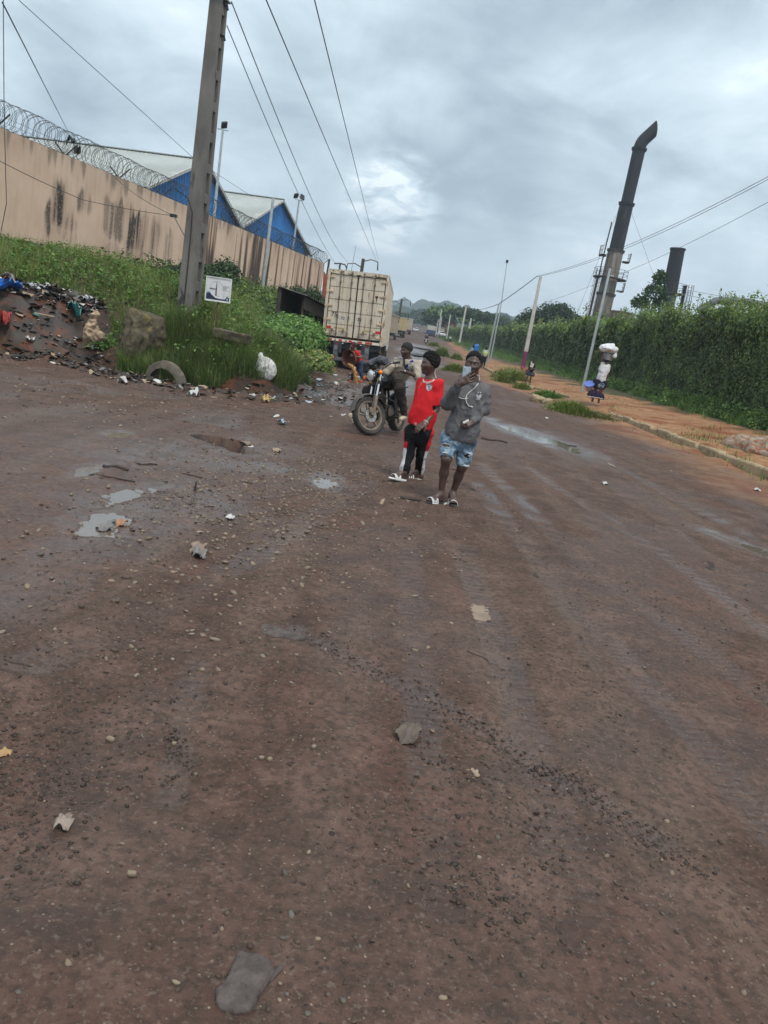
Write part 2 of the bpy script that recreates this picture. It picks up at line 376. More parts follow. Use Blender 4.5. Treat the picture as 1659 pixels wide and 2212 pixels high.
def zfun(x, y, fine=True):
    x = np.asarray(x, float); y = np.asarray(y, float); z = zroad(y)
    d = embank(x, y); dd = np.maximum(d+.25*fbm(x*.9, y*.9, None, 3, 11), 0)
    eh = np.interp(dd, [0, .35, 1, 2, 3, 5, 8, 12, 20, 60], [0, .2, .62, 1.3, 1.68, 1.98, 2.15, 2.4, 2.9, 3.1])*(1+.022*np.clip(y-30, 0, 40))
    eh = eh*(1+.10*fbm(x*.5, y*.5, None, 3, 12)); z = z+np.where(d > -.5, eh, 0)
    hp = heap(x, y); z = z+hp*.14*fbm(x*1.6, y*1.6, None, 4, 15)
    k = kerbx(y); rr = x-k; gap = np.exp(-((y-33.2)/2.2)**2)
    side = np.interp(rr, [-.01, .02, 2, 4, 6, 40], [0, .17, .27, .42, .5, .6])*(1-gap)+gap*np.interp(rr, [-1.9, -.7, .2, 1.4, 4, 6, 40], [0, .2, .27, .3, .42, .5, .6])
    far = sst(y, 45, 60); side = side*(1-far)+far*np.interp(rr, [-.3, .3, 2, 4, 6, 40], [0, .13, .25, .4, .5, .6]); z = z+side
    if fine:
        rut = fbm(x*2.6+.25*np.sin(y*.13), y*.10, None, 3, 21)*.014*sst(np.abs(y), 1, 4)+fbm(x*.55, y*.35, None, 3, 22)*.035
        rough = .5+.9*sst(-x, -.2, 1.6)*sst(9.5-y, 0, 4)+.7*np.maximum(d > -1.2, 0)
        z = z+np.where(rr < 0, rut, rut*.3)+fbm(x*5.5, y*5.5, None, 3, 23)*.008*rough+np.where(y < 12, fbm(x*18, y*18, None, 2, 24)*.0042*rough, 0)
        m_, _ = pudmask(x, y); z = z-m_-.016*np.where(rr < -.3, tracks(x, y), 0)
        z = z+np.where((rr > -1.2) & (y < 70), .13*np.maximum(fbm(x*.9, y*.55, None, 3, 27)+.1, 0)*np.exp(-np.abs(rr+.15)/.4)+(rr > 0)*.05*fbm(x*1.3, y*1.1, None, 3, 30), 0)
        for cx, cy, r, dep in HOLE: z = z-dep*(1-sst(np.hypot(x-cx, (y-cy)*1.25)+.06*fbm(x*6, y*6, None, 2, 25), r*.86, r))
        z = z+np.where((d < 0) & (d > -1.6), fbm(x*3, y*3, None, 4, 26)*.05, 0)
    return z
TRK = [([(1700, 1530), (1450, 1360), (1250, 1215), (1040, 1000)], .11), ([(1700, 1400), (1400, 1180), (1150, 1010)], .10), ([(365, 1720), (385, 1620), (392, 1540), (430, 1420)], .05), ([(1420, 1800), (1250, 1690), (1000, 1545), (640, 1350)], .07), ([(1330, 2200), (1210, 1800), (1110, 1480), (1000, 1180)], .10), ([(1700, 1200), (1400, 1040), (1180, 930)], .12), ([(1700, 1800), (1400, 1480), (1180, 1240), (1030, 1040)], .10), ([(980, 2200), (930, 1700), (900, 1400), (880, 1150)], .09), ([(60, 1420), (300, 1320), (560, 1180), (800, 1040)], .12), ([(0, 1230), (300, 1150), (620, 1040)], .12)]
TRK = [(np.array([gz(*p)[:2] for p in pl]), w) for pl, w in TRK]
def tracks(x, y):
    m_ = np.zeros(np.shape(x)); nr_ = (y < 26) & (y > .3)
    if not nr_.any(): return m_
    X, Y = x[nr_], y[nr_]; best = np.zeros(X.shape)
    for pl, w in TRK:
        d = np.full(X.shape, 9.0); s_ = np.zeros(X.shape); acc = 0
        for (ax, ay), (bx, by) in zip(pl[:-1], pl[1:]):
            dx, dy = bx-ax, by-ay; L_ = math.hypot(dx, dy); t = np.clip(((X-ax)*dx+(Y-ay)*dy)/(L_*L_), 0, 1); q = np.hypot(X-ax-t*dx, Y-ay-t*dy); k = q < d; d = np.where(k, q, d); s_ = np.where(k, acc+t*L_, s_); acc += L_
        best = np.maximum(best, (1-sst(d+.03*fbm(X*4, Y*4, None, 2, 28), w*.7, w*1.5))*(.7+.3*np.sin(s_*2*math.pi/.055))*(.55+.6*np.clip(.5+vn(X*.7, Y*.7, None, 29), 0, 1)))
    m_[nr_] = best; return m_
def gpt(px, py):                                  # where a sight line meets the land
    ys = np.arange(2.5, 90, .04); d = ray(px, py); P = CAM[None]+d[None]*(ys/d[1])[:, None]; h = P[:, 2]-zfun(P[:, 0], P[:, 1], False); return P[np.argmax(h < 0)]
def zat(x, y, fine=True): return float(zfun(np.array([x]), np.array([y]), fine)[0])
# ground sheets -----------------------------------------------------
def ground_mat(name):
    mt, t, b = _nodes(name); q = NT(t); _, ora, grn, drk, wet = q.attr('zone')
    n1 = q.tex('noise', .55, 6); n2 = q.tex('noise', 3.2, 8, rough=.62, off=(3, 1, 0)); n3 = q.tex('noise', 26, 6, rough=.65); st_ = q.tex('noise', 2.4, 5, (1, .07, 1), off=(1, 2, 0))
    mud = q.ramp(n2, [(.28, (.047, .0255, .0185)), (.5, (.090, .0505, .0375)), (.72, (.148, .089, .068))])
    red = q.ramp(n1, [(.52, 0.0), (.66, 1.0)]); mud = q.mix(q.math('MULTIPLY', red, .55), mud, (.118, .050, .029))
    mud = q.mix(q.math('MULTIPLY', q.ramp(st_, [(.5, 0.0), (.72, 1.0)]), .55), mud, (.150, .100, .074))
    mud = q.mix(q.math('MULTIPLY', q.ramp(n3, [(.46, 0.0), (.62, 1.0)]), .62), mud, (.034, .023, .018)); mud = q.mix(q.math('MULTIPLY', q.ramp(q.tex('noise', 60, 4, off=(5, 5, 1)), [(.56, 0.0), (.68, 1.0)]), .6), mud, (.165, .125, .098)); mud = q.mix(q.math('MULTIPLY', q.ramp(q.tex('noise', 9, 8, rough=.7, off=(8, 5, 1)), [(.5, 0.0), (.66, 1.0)]), .5), mud, (.046, .031, .024))
    peb = q.tex('voronoi', 42, off=(2, 0, 0)); pc = q.tex('vcol', 42, off=(2, 0, 0)); psp = t.nodes.new('ShaderNodeSeparateColor'); t.links.new(pc, psp.inputs[0])
    pm = q.math('MULTIPLY', q.ramp(peb, [(.12, 1.0), (.24, 0.0)]), q.ramp(psp.outputs[0], [(.62, 0.0), (.70, 1.0)]))
    mud = q.mix(q.math('MULTIPLY', pm, .8), mud, q.ramp(psp.outputs[1], [(0.0, (.03, .022, .018)), (.5, (.12, .09, .068)), (1.0, (.30, .245, .185))]))
    orange = q.ramp(n2, [(.3, (.20, .098, .044)), (.55, (.30, .158, .076)), (.75, (.38, .23, .13))])
    orange = q.mix(q.ramp(n1, [(.5, 0.0), (.62, .9)]), orange, (.19, .058, .025))
    soil = q.ramp(n2, [(.33, (.020, .0145, .011)), (.52, (.045, .027, .018)), (.66, (.12, .042, .020))])
    under = q.ramp(n2, [(.35, (.03, .04, .012)), (.6, (.075, .06, .03))])
    c = q.mix(ora, mud, orange); c = q.mix(q.math('MINIMUM', drk, 1.0), c, soil); c = q.mix(q.math('SUBTRACT', drk, 1.0, True), c, (.014, .010, .008)); c = q.mix(grn, c, under)  # drk above one: near-black tone painting the shade inside the pothole
    wetn = q.math('MULTIPLY', wet, q.ramp(n2, [(.25, 1.0), (.62, .55)]), True)
    c = q.mix(q.math('MULTIPLY', wetn, .35), c, q.mix(1.0, c, (.62, .6, .6), 'MULTIPLY')); t.links.new(c, b.inputs['Base Color'])
    r = q.math('SUBTRACT', q.math('ADD', .66, q.math('MULTIPLY', n3, .25)), q.math('MULTIPLY', wetn, .56), True); t.links.new(r, b.inputs['Roughness']); t.links.new(q.math('MULTIPLY', q.math('SUBTRACT', wetn, .25, True), .75), b.inputs['Coat Weight']); b.inputs['Coat Roughness'].default_value = .16; b.inputs['Coat IOR'].default_value = 1.4
    t.links.new(q.math('ADD', .2, q.math('MULTIPLY', wetn, .32)), b.inputs['Specular IOR Level'])
    h = q.math('ADD', q.math('MULTIPLY', n3, 1.0), q.math('MULTIPLY', q.tex('noise', 90, 5, rough=.6), .6)); h = q.math('ADD', h, q.math('MULTIPLY', pm, .5))
    q.bump(b, h, .75, .012); return mt
GM = ground_mat('earth')
ys = [-1.2]
while ys[-1] < 2600: ys.append(ys[-1]+max(.022, (.0062 if ys[-1] < 60 else .014 if ys[-1] < 400 else .05)*ys[-1]))
ys = np.array(ys); nc = 560; sx = np.linspace(-1, 1, nc); sx = np.sign(sx)*(np.abs(sx)**1.25)*1.15
YY = np.repeat(ys[:, None], nc, 1); XX = sx[None, :]*(YY+3.4)
# snap one column to the kerb so the step stays sharp
kx = kerbx(ys)
for i in range(len(ys)):
    j = np.argmin(np.abs(XX[i]-kx[i])); 
    if abs(XX[i, j]-kx[i]) < 2: XX[i, j] = kx[i]-.012
ZZ = zfun(XX, YY)
fade = YY > 300; ZZ = np.where(fade, zroad(YY), ZZ)
D_ = embank(XX, YY); KR = XX-kerbx(YY); pm_, pw_ = pudmask(XX, YY)
zone = np.zeros(XX.shape+(4,), np.float32)
nz = fbm(XX*.7, YY*.7, None, 4, 31)
ora = np.clip(sst(KR+.35*nz, -.25, .15)+.75*sst(KR+.6*nz+1.2*sst(YY, 18, 40), -2.4, .3)*(1-.75*sst(YY, 50, 120)), 0, 1); ora = np.where(KR > 5.2, ora*.8, ora)
grn = sst(D_+.5*nz, .35, 1.2)*(1-sst(heap(XX, YY)+.2*nz, .1, .5)); grn = np.maximum(grn, sst(KR+1.1*nz, 3.6-2.6*sst(YY, 55, 110), 5.2-2.8*sst(YY, 55, 110)))
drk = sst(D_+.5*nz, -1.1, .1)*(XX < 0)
for cx, cy, r, dep in HOLE: drk = np.maximum(drk, 2*(1-sst(np.hypot(XX-cx, (YY-cy)*1.25), r*.85, r*1.12))*min(1, dep*2.6))  # pothole shade painted into the ground colour, blacker where deeper
wet = np.clip(np.maximum(pw_, .55*sst(-XX+.8*nz, .3, 2)*(1-sst(YY, 8, 13)))+.35*sst(fbm(XX*1.1, YY*.5, None, 4, 33), .05, .5), 0, 1)
wet = np.maximum(wet, np.exp(-((XX+2.5)/1.25)**2-((YY-7.4)/1.9)**2)*(.8+.5*nz)); wet = np.maximum(wet, .9*np.exp(-((XX+1.9)/.7)**2-((YY-3.4)/1.1)**2)*(.8+.5*nz)); wet = np.maximum(wet, .85*sst(nz+1.2*np.exp(-((XX+2.2)/1.6)**2)*(YY > 17), .3, .9)*(XX < -.3)*(YY < 40))
trk = tracks(XX, YY); wet = np.maximum(wet, .8*trk)
for cx, cy, r, dep in HOLE: wet = np.maximum(wet, 1-sst(np.hypot(XX-cx, (YY-cy)*1.25), r*.9, r*1.3))  # wet mask over the pothole also deepens its painted shade
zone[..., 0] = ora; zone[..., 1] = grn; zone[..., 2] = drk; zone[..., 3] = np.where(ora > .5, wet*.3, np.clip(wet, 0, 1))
nr = len(ys); idx = np.arange(nr*nc).reshape(nr, nc)
Q = np.stack([idx[:-1, :-1], idx[:-1, 1:], idx[1:, 1:], idx[1:, :-1]], -1).reshape(-1, 4)
VV = np.stack([XX, YY, ZZ], -1).reshape(-1, 3); zf = zone.reshape(-1, 4)
fm = VV[Q].mean(1); df = embank(fm[:, 0], fm[:, 1]); kf = fm[:, 0]-kerbx(fm[:, 1])
cls = np.where(df > 0, 2, np.where(kf > -.006, 1, 0))
for ci, nm in enumerate(('road', 'sidewalk', 'embankment')):
    q_ = Q[cls == ci]; u, inv = np.unique(q_, return_inverse=True)
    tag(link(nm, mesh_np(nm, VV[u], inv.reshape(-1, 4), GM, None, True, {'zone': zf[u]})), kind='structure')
bl = MB(); bl.box((0, -61.2, -.31), (90, 60, .3)); tag(bl.build('ground', mat('dry_mud', (.15, .11, .09), (.1, .075, .06), 3)), kind='structure')
# water in the puddles: flat sheets just under the lip
wm_, t, b = _nodes('puddle_water'); b.inputs['Base Color'].default_value = (.13, .105, .085, 1); b.inputs['Roughness'].default_value = .06; b.inputs['Specular IOR Level'].default_value = .6; NT(t).bump(b, NT(t).tex('noise', 14, 3), .04, .01)
for cx, cy, a, b_, t_, dep in PUD:
    zz = float(np.min(zfun(cx+np.array([0, a*.25, -a*.25, 0, 0]), cy+np.array([0, 0, 0, b_*.25, -b_*.25])))) + dep*(.55 if cy < 25 else .72)
    mb = MB(); n = 28; c, s_ = math.cos(t_), math.sin(t_); V = []
    for j in range(n):
        an = 2*math.pi*j/n; u, v_ = 1.12*a*math.cos(an), 1.12*b_*math.sin(an); V.append((cx+u*c-v_*s_, cy+u*s_+v_*c, zz))
    mb.add(V, [tuple(range(n))]); tag(mb.build('puddle', wm_), kind='structure')
# loose stones, clods -------------------------------------------------
ico = bmesh.new(); bmesh.ops.create_icosphere(ico, subdivisions=1, radius=1); IV = np.array([v_.co for v_ in ico.verts]); ico.verts.index_update(); IF = np.array([[v_.index for v_ in f.verts] for f in ico.faces]); ico.free()
def stones(name, X, Y, R, mats, flat=.55, sink=.3, jag=.28, kind='stuff'):
    n = len(X); Z = zfun(X, Y); sc = R[:, None]*np.stack([rng.uniform(.7, 1.5, n), rng.uniform(.6, 1.1, n), rng.uniform(flat*.6, flat*1.4, n)], 1)
    an = rng.uniform(0, 6.28, n); ca, sa = np.cos(an), np.sin(an)
    P = IV[None]*(1+rng.uniform(-jag, jag, (n, 12, 1)))*sc[:, None]
    til = rng.uniform(-.4, .4, (n, 1)); P[..., 2] += P[..., 0]*til
    V = np.stack([P[..., 0]*ca[:, None]-P[..., 1]*sa[:, None]+X[:, None], P[..., 0]*sa[:, None]+P[..., 1]*ca[:, None]+Y[:, None], P[..., 2]+(Z+sc[:, 2]*(1-2*sink)*.6)[:, None]], -1)
    F = IF[None]+(np.arange(n)*12)[:, None, None]
    mi = np.repeat(rng.integers(0, len(mats), n), 20)
    return tag(link(name, mesh_np(name, V.reshape(-1, 3), F.reshape(-1, 3), mats, mi)), kind=kind)
ST = [mat('stone_tan', (.24, .185, .13), (.15, .115, .08), 9, .8), mat('stone_grey', (.13, .11, .095), (.085, .072, .06), 9, .75), mat('stone_brown', (.11, .075, .055), (.07, .048, .038), 9, .7), mat('stone_pale', (.24, .195, .15), (.16, .125, .095), 9, .8), mat('stone_mud', (.07, .048, .038), (.048, .033, .027), 9, .7)]
CL = [mat('clod', (.040, .027, .021), (.026, .018, .0145), 14, .55), mat('clod_dry', (.075, .051, .040), (.048, .033, .026), 14, .7)]
def fan(n, y0, y1, a=1.0):
    y = y0*(y1/y0)**rng.uniform(0, 1, n)**a; x = rng.uniform(-.62, .62, n)*(y+1.5); k = (x < kerbx(y)-.05) & (embank(x, y) < -.1) & (rng.uniform(-.6, 1.1, n) < fbm(x*1.1, y*.6, None, 3, 34)*1.3-.45*sst(x, .3, 1.4)+.25); return x[k], y[k]
x, y = fan(9000, 1.3, 24); stones('gravel', x, y, .0035+.011*rng.uniform(0, 1, len(x))**3.2*(.6+y*.07), [ST[0], ST[1], ST[2], ST[4], ST[4], ST[2]])
x = rng.normal(-1.1, .75, 3800); y = rng.normal(7.2, 1.9, 3800); k = (y > 3.2) & (embank(x, y) < -.2); x, y = x[k], y[k]; stones('gravel', x, y, .006+.017*rng.uniform(0, 1, len(x))**2.5, [ST[0], ST[0], ST[2], ST[1], ST[3]])
x = rng.normal(-5, 1.8, 1500); y = rng.normal(12, 1.9, 1500); k = embank(x, y) < -.4; x, y = x[k], y[k]; stones('gravel', x, y, .008+.022*rng.uniform(0, 1, len(x))**2.5, [ST[0], ST[3], ST[2], ST[1]])
def along(pts, n, sp): # scatter along a line drawn on the sheet
    P = np.array([gz(*p)[:2] for p in pts]); t = rng.uniform(0, len(P)-1.001, n); i = t.astype(int); f = (t-i)[:, None]; q = P[i]*(1-f)+P[i+1]*f; q += rng.normal(0, sp, q.shape); return q[:, 0], q[:, 1]
X, Y = [], []
for pts, n, sp in (([(640, 1350), (800, 1440), (1000, 1545), (1120, 1630), (1250, 1690), (1400, 1790), (1500, 1870)], 1500, .06), ([(370, 1560), (385, 1640), (365, 1700)], 160, .03), ([(900, 1580), (1040, 1700), (1200, 1800)], 300, .12),
                   ([(0, 1780), (60, 1850), (120, 1900)], 200, .07), ([(0, 1560), (150, 1600), (300, 1560)], 700, .2), ([(300, 1080), (420, 1060)], 420, .12), ([(760, 1040), (870, 1060)], 280, .14), ([(0, 1700), (150, 1690)], 420, .13),
                   ([(980, 1900), (1160, 2000)], 260, .09), ([(1150, 1380), (1290, 1500), (1420, 1640)], 240, .1), ([(1000, 1180), (1250, 1240), (1500, 1330)], 260, .16), ([(700, 1800), (1000, 1850), (1100, 1950)], 420, .2), ([(100, 1350), (400, 1450)], 420, .3)):
    x, y = along(pts, n, sp); X.append(x); Y.append(y)
x = np.concatenate(X); y = np.concatenate(Y); k = (y > .9) & (x < kerbx(y)-.1); x, y = x[k], y[k]
stones('mud_clods', x, y, .002+.0085*rng.uniform(0, 1, len(x))**2.4, CL, .45, .34, .45)
x, y = fan(9000, 1.3, 20); stones('mud_clods', x, y, .002+.007*rng.uniform(0, 1, len(x))**2.5*(.6+y*.09), CL, .4, .35, .4)
# ------------------------------------------------------------------ left: the boundary wall and the sheds behind it
A10 = math.radians(10); uW = np.array([math.sin(A10), math.cos(A10), 0]); nW = np.array([-uW[1], uW[0], 0])   # along the wall / away to the left
def onW(px, py, off): d = ray(px, py); t = off/(d@nW); p = CAM+t*d; return p@uW, p[2]                          # sight line -> (distance along, height) on a plane beside the wall
WOFF = 19.4
def wroot(name, s0, off): o = empty(name, tuple(uW*s0+nW*off), -A10+math.pi/2); return o                       # local x runs along the wall, local y away from the road
conc = mat('weathered_concrete', (.175, .163, .147), (.108, .10, .092), 2.2, .88, .35, 30, c3=(.075, .068, .061), stretch=(1, 1, .35))
def wall_mat():
    mt, t, b = _nodes('peach_render'); q = NT(t); _, mold, rust, peel, _a = q.attr('stain')
    n = q.tex('noise', .6, 6); n2 = q.tex('noise', 3, 8, (1.6, 1, .22)); n3 = q.tex('noise', 9, 8, rough=.7)
    c = q.ramp(n, [(.35, (.56, .385, .275)), (.65, (.66, .475, .355))]); c = q.mix(q.math('MULTIPLY', q.ramp(n2, [(.5, 0.0), (.75, 1.0)]), .3), c, (.36, .225, .15))
    c = q.mix(q.math('MULTIPLY', peel, q.ramp(n3, [(.45, 0.0), (.55, .9)]), True), c, (.72, .55, .42))
    c = q.mix(q.math('MULTIPLY', rust, q.ramp(n2, [(.3, .55), (.6, 1.0)]), True), c, (.15, .07, .036))
    c = q.mix(q.math('MULTIPLY', mold, q.ramp(n3, [(.34, .35), (.48, 1.0)]), True), c, (.035, .028, .022))
    t.links.new(c, b.inputs['Base Color']); b.inputs['Roughness'].default_value = .88; q.bump(b, n3, .25, .01); return mt
S0, S1, ZB, ZT = 8.0, 61.6, 1.2, 6.25
wr = tag(wroot('boundary_wall', S0, WOFF), 'long peach rendered wall streaked with mould above the grassy bank', 'wall')
gs = np.arange(0, S1-S0+.01, .06); gzz = np.arange(ZB, ZT+.001, .06)
GX, GZ = np.meshgrid(gs, gzz); SX = GX+S0; top = ZT-GZ
mold = np.zeros_like(GX); rust = np.zeros_like(GX); peel = np.zeros_like(GX)
edge = fbm(GX*4, GZ*.9, None, 4, 41)
for x0, x1, y0, y1, a in ((119, 139, 388, 490, 1), (97, 108, 445, 505, .9), (140, 162, 462, 500, .8), (170, 186, 405, 455, .75), (222, 238, 425, 500, .55), (236, 268, 430, 520, .75), (278, 306, 452, 545, 1.0), (270, 312, 520, 570, .6), (330, 342, 475, 560, .8), (360, 368, 500, 560, .5),
                          (190, 198, 430, 460, .5), (110, 165, 485, 520, .35), (225, 262, 520, 570, .35), (312, 318, 455, 520, .5), (255, 262, 395, 440, .35)):
    sA, zA = onW(x0, y0, WOFF); sB, zB = onW(x1, y1, WOFF); sC = (sA+sB)/2; w_ = abs(sB-sA)/2
    zt = max(zA, zB); zb_ = min(zA, zB); streak = vn(SX*7, GZ*.5, None, 48)+.5*vn(SX*15, GZ*.9, None, 49); inside = np.exp(-(np.abs(SX-sC)/w_)**3+.8*edge+1.3*streak-.25)*sst(GZ, zb_-.3, zb_+.25)*(1-sst(GZ+.3*edge, zt-.2, zt+.2)); mold = np.maximum(mold, np.clip(inside*1.2, 0, 1)*a)
far = sst(SX, 33, 41)
st1 = vn(SX*2.6, GZ*.22, None, 42)+.6*vn(SX*6.5, GZ*.35, None, 43)
rust = np.maximum(rust, far*sst(st1, -.15, .45)*(.55+.45*sst(top, 0, .5))*.85); mold = np.maximum(mold, far*sst(st1+.35*vn(SX*.9, GZ*.4, None, 44)+.22*sst(top, .4, 2.4), .30, .8)*.9)
mold = np.maximum(mold, .55*sst(vn(SX*5, GZ*.5, None, 45)-top*1.1, -.15, .6)); rust = np.maximum(rust, .5*np.exp(-np.abs(SX-(onW(238, 430, WOFF)[0]))/.07)*np.exp(-top*.8))
rust = np.maximum(rust, .55*sst(ZB+1.9-GZ+.6*edge, .2, 1.3)*sst(SX, 26, 30)); peel = far*sst(vn(SX*1.7, GZ*.3, None, 46), .25, .7)
n0, n1 = GX.shape; idx = np.arange(n0*n1).reshape(n0, n1); Q = np.stack([idx[:-1, :-1], idx[:-1, 1:], idx[1:, 1:], idx[1:, :-1]], -1).reshape(-1, 4)
V = np.stack([GX, np.zeros_like(GX)+.006*edge, GZ], -1).reshape(-1, 3); LW = S1-S0
k0 = len(V); V = np.concatenate([V, [(0, .28, ZB), (LW, .28, ZB), (LW, .28, ZT), (0, .28, ZT)]])
a, b_, c, d = idx[0, 0], idx[0, -1], idx[-1, -1], idx[-1, 0]
Q = np.concatenate([Q, [(k0+1, k0, k0+3, k0+2), (b_, k0+1, k0+2, c), (k0, a, d, k0+3), (d, c, k0+2, k0+3)]])
stn = np.stack([mold, rust, peel], -1).reshape(-1, 3); stn = np.concatenate([stn, np.full((4, 3), .25)])
PEACH = wall_mat(); link('wall', mesh_np('wall', V, Q, PEACH, None, False, {'stain': stn}), wr)
steel_dark = mat('dark_steel', (.06, .058, .055), (.10, .075, .055), 12, .6, .1, metal=.4)
rusty = mat('rusty_iron', (.13, .065, .035), (.07, .045, .032), 16, .8, .3)
galv = mat('galvanised_steel', (.42, .45, .46), (.33, .36, .37), 5, .45, .05, metal=.55)
for i in range(15):
    sx_ = 1.2+i*3.75
    mb = MB(); mb.tube([(sx_, .14, ZT-.02), (sx_, -.36, ZT+.42)], .03, 4); mb.tube([(sx_, .14, ZT-.02), (sx_, .60, ZT+.42)], .03, 4); mb.build('wire_bracket', steel_dark, wr)
rz = tag(wroot('razor_wire', S0, WOFF), 'coiled razor wire running along the top of the peach wall', 'razor wire')
mb = MB()
for ph, rr, jit in ((0, .44, 1), (1.7, .43, 2)):
    pts = []; tmax = LW-.3; npt = int(tmax/.30*22)
    for i in range(npt):
        t_ = i/22*2*math.pi; x_ = i/npt*tmax; r_ = rr*(1+.06*math.sin(x_*2.1+jit)); pts.append((x_+.06*math.sin(t_*.5+jit), .12+r_*math.cos(t_+ph), ZT+.44+r_*math.sin(t_+ph)))
    mb.tube(pts, .0075, 3, caps=False)
for yy in (-.2, .45): mb.tube([(0, yy, ZT+.3), (LW, yy, ZT+.3)], .006, 3)
mb.build('coil', mat('razor_steel', (.05, .05, .05), (.035, .033, .03), 10, .5, 0, metal=.5), rz)
def scrap(name, c, r, mats, label, cat, flat=.5, seed=1, rz_=0, group=None, k=3, res=10, world=True):
    """a crumpled sheet: a small folded surface with thickness"""
    n = res; g = np.linspace(-1, 1, n); A, B = np.meshgrid(g, g); ry, rx = (r if isinstance(r, tuple) else (r, r)); e = 1+.28*fbm(A*2+seed, B*2, None, 3, seed)
    Z = flat*min(rx, ry)*(fbm(A*1.6, B*1.6+seed*3, None, 4, seed+5)+.3*np.cos(A*3+seed)); rad = np.maximum(np.abs(A), np.abs(B))/np.maximum(np.hypot(A, B), 1e-6); X = A*rx*e*np.where(np.hypot(A, B) > 0, rad, 1); Y = B*ry*e*np.where(np.hypot(A, B) > 0, rad, 1)
    ca, sa = math.cos(rz_), math.sin(rz_); V = np.stack([X*ca-Y*sa, X*sa+Y*ca, Z-Z.min()], -1).reshape(-1, 3)
    th = .012*max(rx, ry)+.002; V2 = V+np.array([0, 0, th]); i_ = np.arange(n*n).reshape(n, n)
    q = np.stack([i_[:-1, :-1], i_[:-1, 1:], i_[1:, 1:], i_[1:, :-1]], -1).reshape(-1, 4)
    ed = np.concatenate([i_[0, :], i_[1:, -1], i_[-1, -2::-1], i_[-2:0:-1, 0]]); e2 = np.roll(ed, -1); sd_ = np.stack([ed, e2, e2+n*n, ed+n*n], -1)
    me = mesh_np(name, np.concatenate([V, V2]), [np.concatenate([q[:, ::-1], q+n*n, sd_])], mats, None, False)
    return tag(link(name, me, None, c), label, cat, group)
black_pl = mat('black_plastic', (.018, .018, .02), (.03, .03, .032), 10, .35, .3)
for (px, py, off, lb) in ((157, 312, 0, 'black plastic bag scrap snagged in the wire coil, the higher of two'), (172, 330, .1, 'black plastic scrap snagged low in the wire coil beside the wire bracket')):
    s_, z_ = onW(px, py, WOFF); p = uW*s_+nW*(WOFF+.1); scrap('plastic_scrap', (p[0], p[1], z_-.1), .15, black_pl, lb, 'plastic bag', 1.2, int(px))
# two blue sheds with grey roofs
blue_sh = mat('blue_cladding', (.010, .135, .38), (.015, .175, .47), .35, .45, .08, 3, stretch=(1, 1, .3), c3=(.008, .085, .32))
grey_rf = mat('zinc_roof', (.36, .385, .37), (.28, .30, .285), .25, .6, .1, 2, c3=(.42, .42, .38))
trim_m = mat('roof_trim', (.5, .5, .48), (.38, .37, .34), 2, .7)
def shed(lb, s0, sp, s1, ze0, zp, ze1, off, depth):
    r = tag(wroot('warehouse', s0, off), lb, 'warehouse', None); w = s1-s0; p = sp-s0
    xs = np.arange(0, w+.01, .1); V = []; F = []
    for i, x_ in enumerate(xs):
        zt = np.interp(x_, [0, p, w], [ze0, zp, ze1]); y_ = .045*(1 if (i % 4) < 2 else -1); V += [(x_, y_, 1.5), (x_, y_, zt)]
    for i in range(len(xs)-1): F.append((2*i, 2*i+2, 2*i+3, 2*i+1))
    mb = MB(); mb.add(V, F); mb.build('gable_wall', blue_sh, r)
    mb = MB(); mb.quad((0, .05, 1.5), (0, depth, 1.5), (0, depth, ze0), (0, .05, ze0)); mb.quad((w, .05, 1.5), (w, depth, 1.5), (w, depth, ze1), (w, .05, ze1)); mb.quad((0, depth, 1.5), (w, depth, 1.5), (w, depth, ze1), (0, depth, ze0)); mb.add([(0, depth, ze0), (w, depth, ze1), (p, depth, zp)], [(0, 1, 2)]); mb.build('side_wall', blue_sh, r)
    for (xa, za, xb, zb, nm) in ((-.35, ze0-.15, p, zp, 0), (w+.35, ze1-.15, p, zp, 1)):
        mb = MB(); ysr = np.arange(-.5, depth+.5, .18); V = []; F = []
        for i, y_ in enumerate(ysr): h_ = .04*(1 if i % 2 else 0)+.06; V += [(xa, y_, za+h_), (xb, y_, zb+h_)]
        for i in range(len(ysr)-1): F.append((2*i, 2*i+1, 2*i+3, 2*i+2))
        mb.add(V, F); mb.build('roof', grey_rf, r)
        mb = MB(); dx, dz_ = xb-xa, zb-za; ln = math.hypot(dx, dz_); ang = math.atan2(dz_, dx); mb.box(((xa+xb)/2, -.42, (za+zb)/2-.02), (ln/2, .06, .10), Matrix.Rotation(-ang, 3, 'Y')); mb.build('bargeboard', trim_m, r)
    mb = MB(); mb.box((p, depth/2, zp+.12), (.22, depth/2+.5, .03)); mb.build('ridge_cap', grey_rf, r)
shed('blue gabled warehouse partly behind the big concrete pole, with grey roof', 51.8, 60.1, 68.2, 8.83, 12.45, 8.75, 30, 34)
shed('blue gabled warehouse farther along the wall, nearer the lorry', 68.25, 77.6, 88.4, 8.75, 12.85, 8.96, 30, 34)
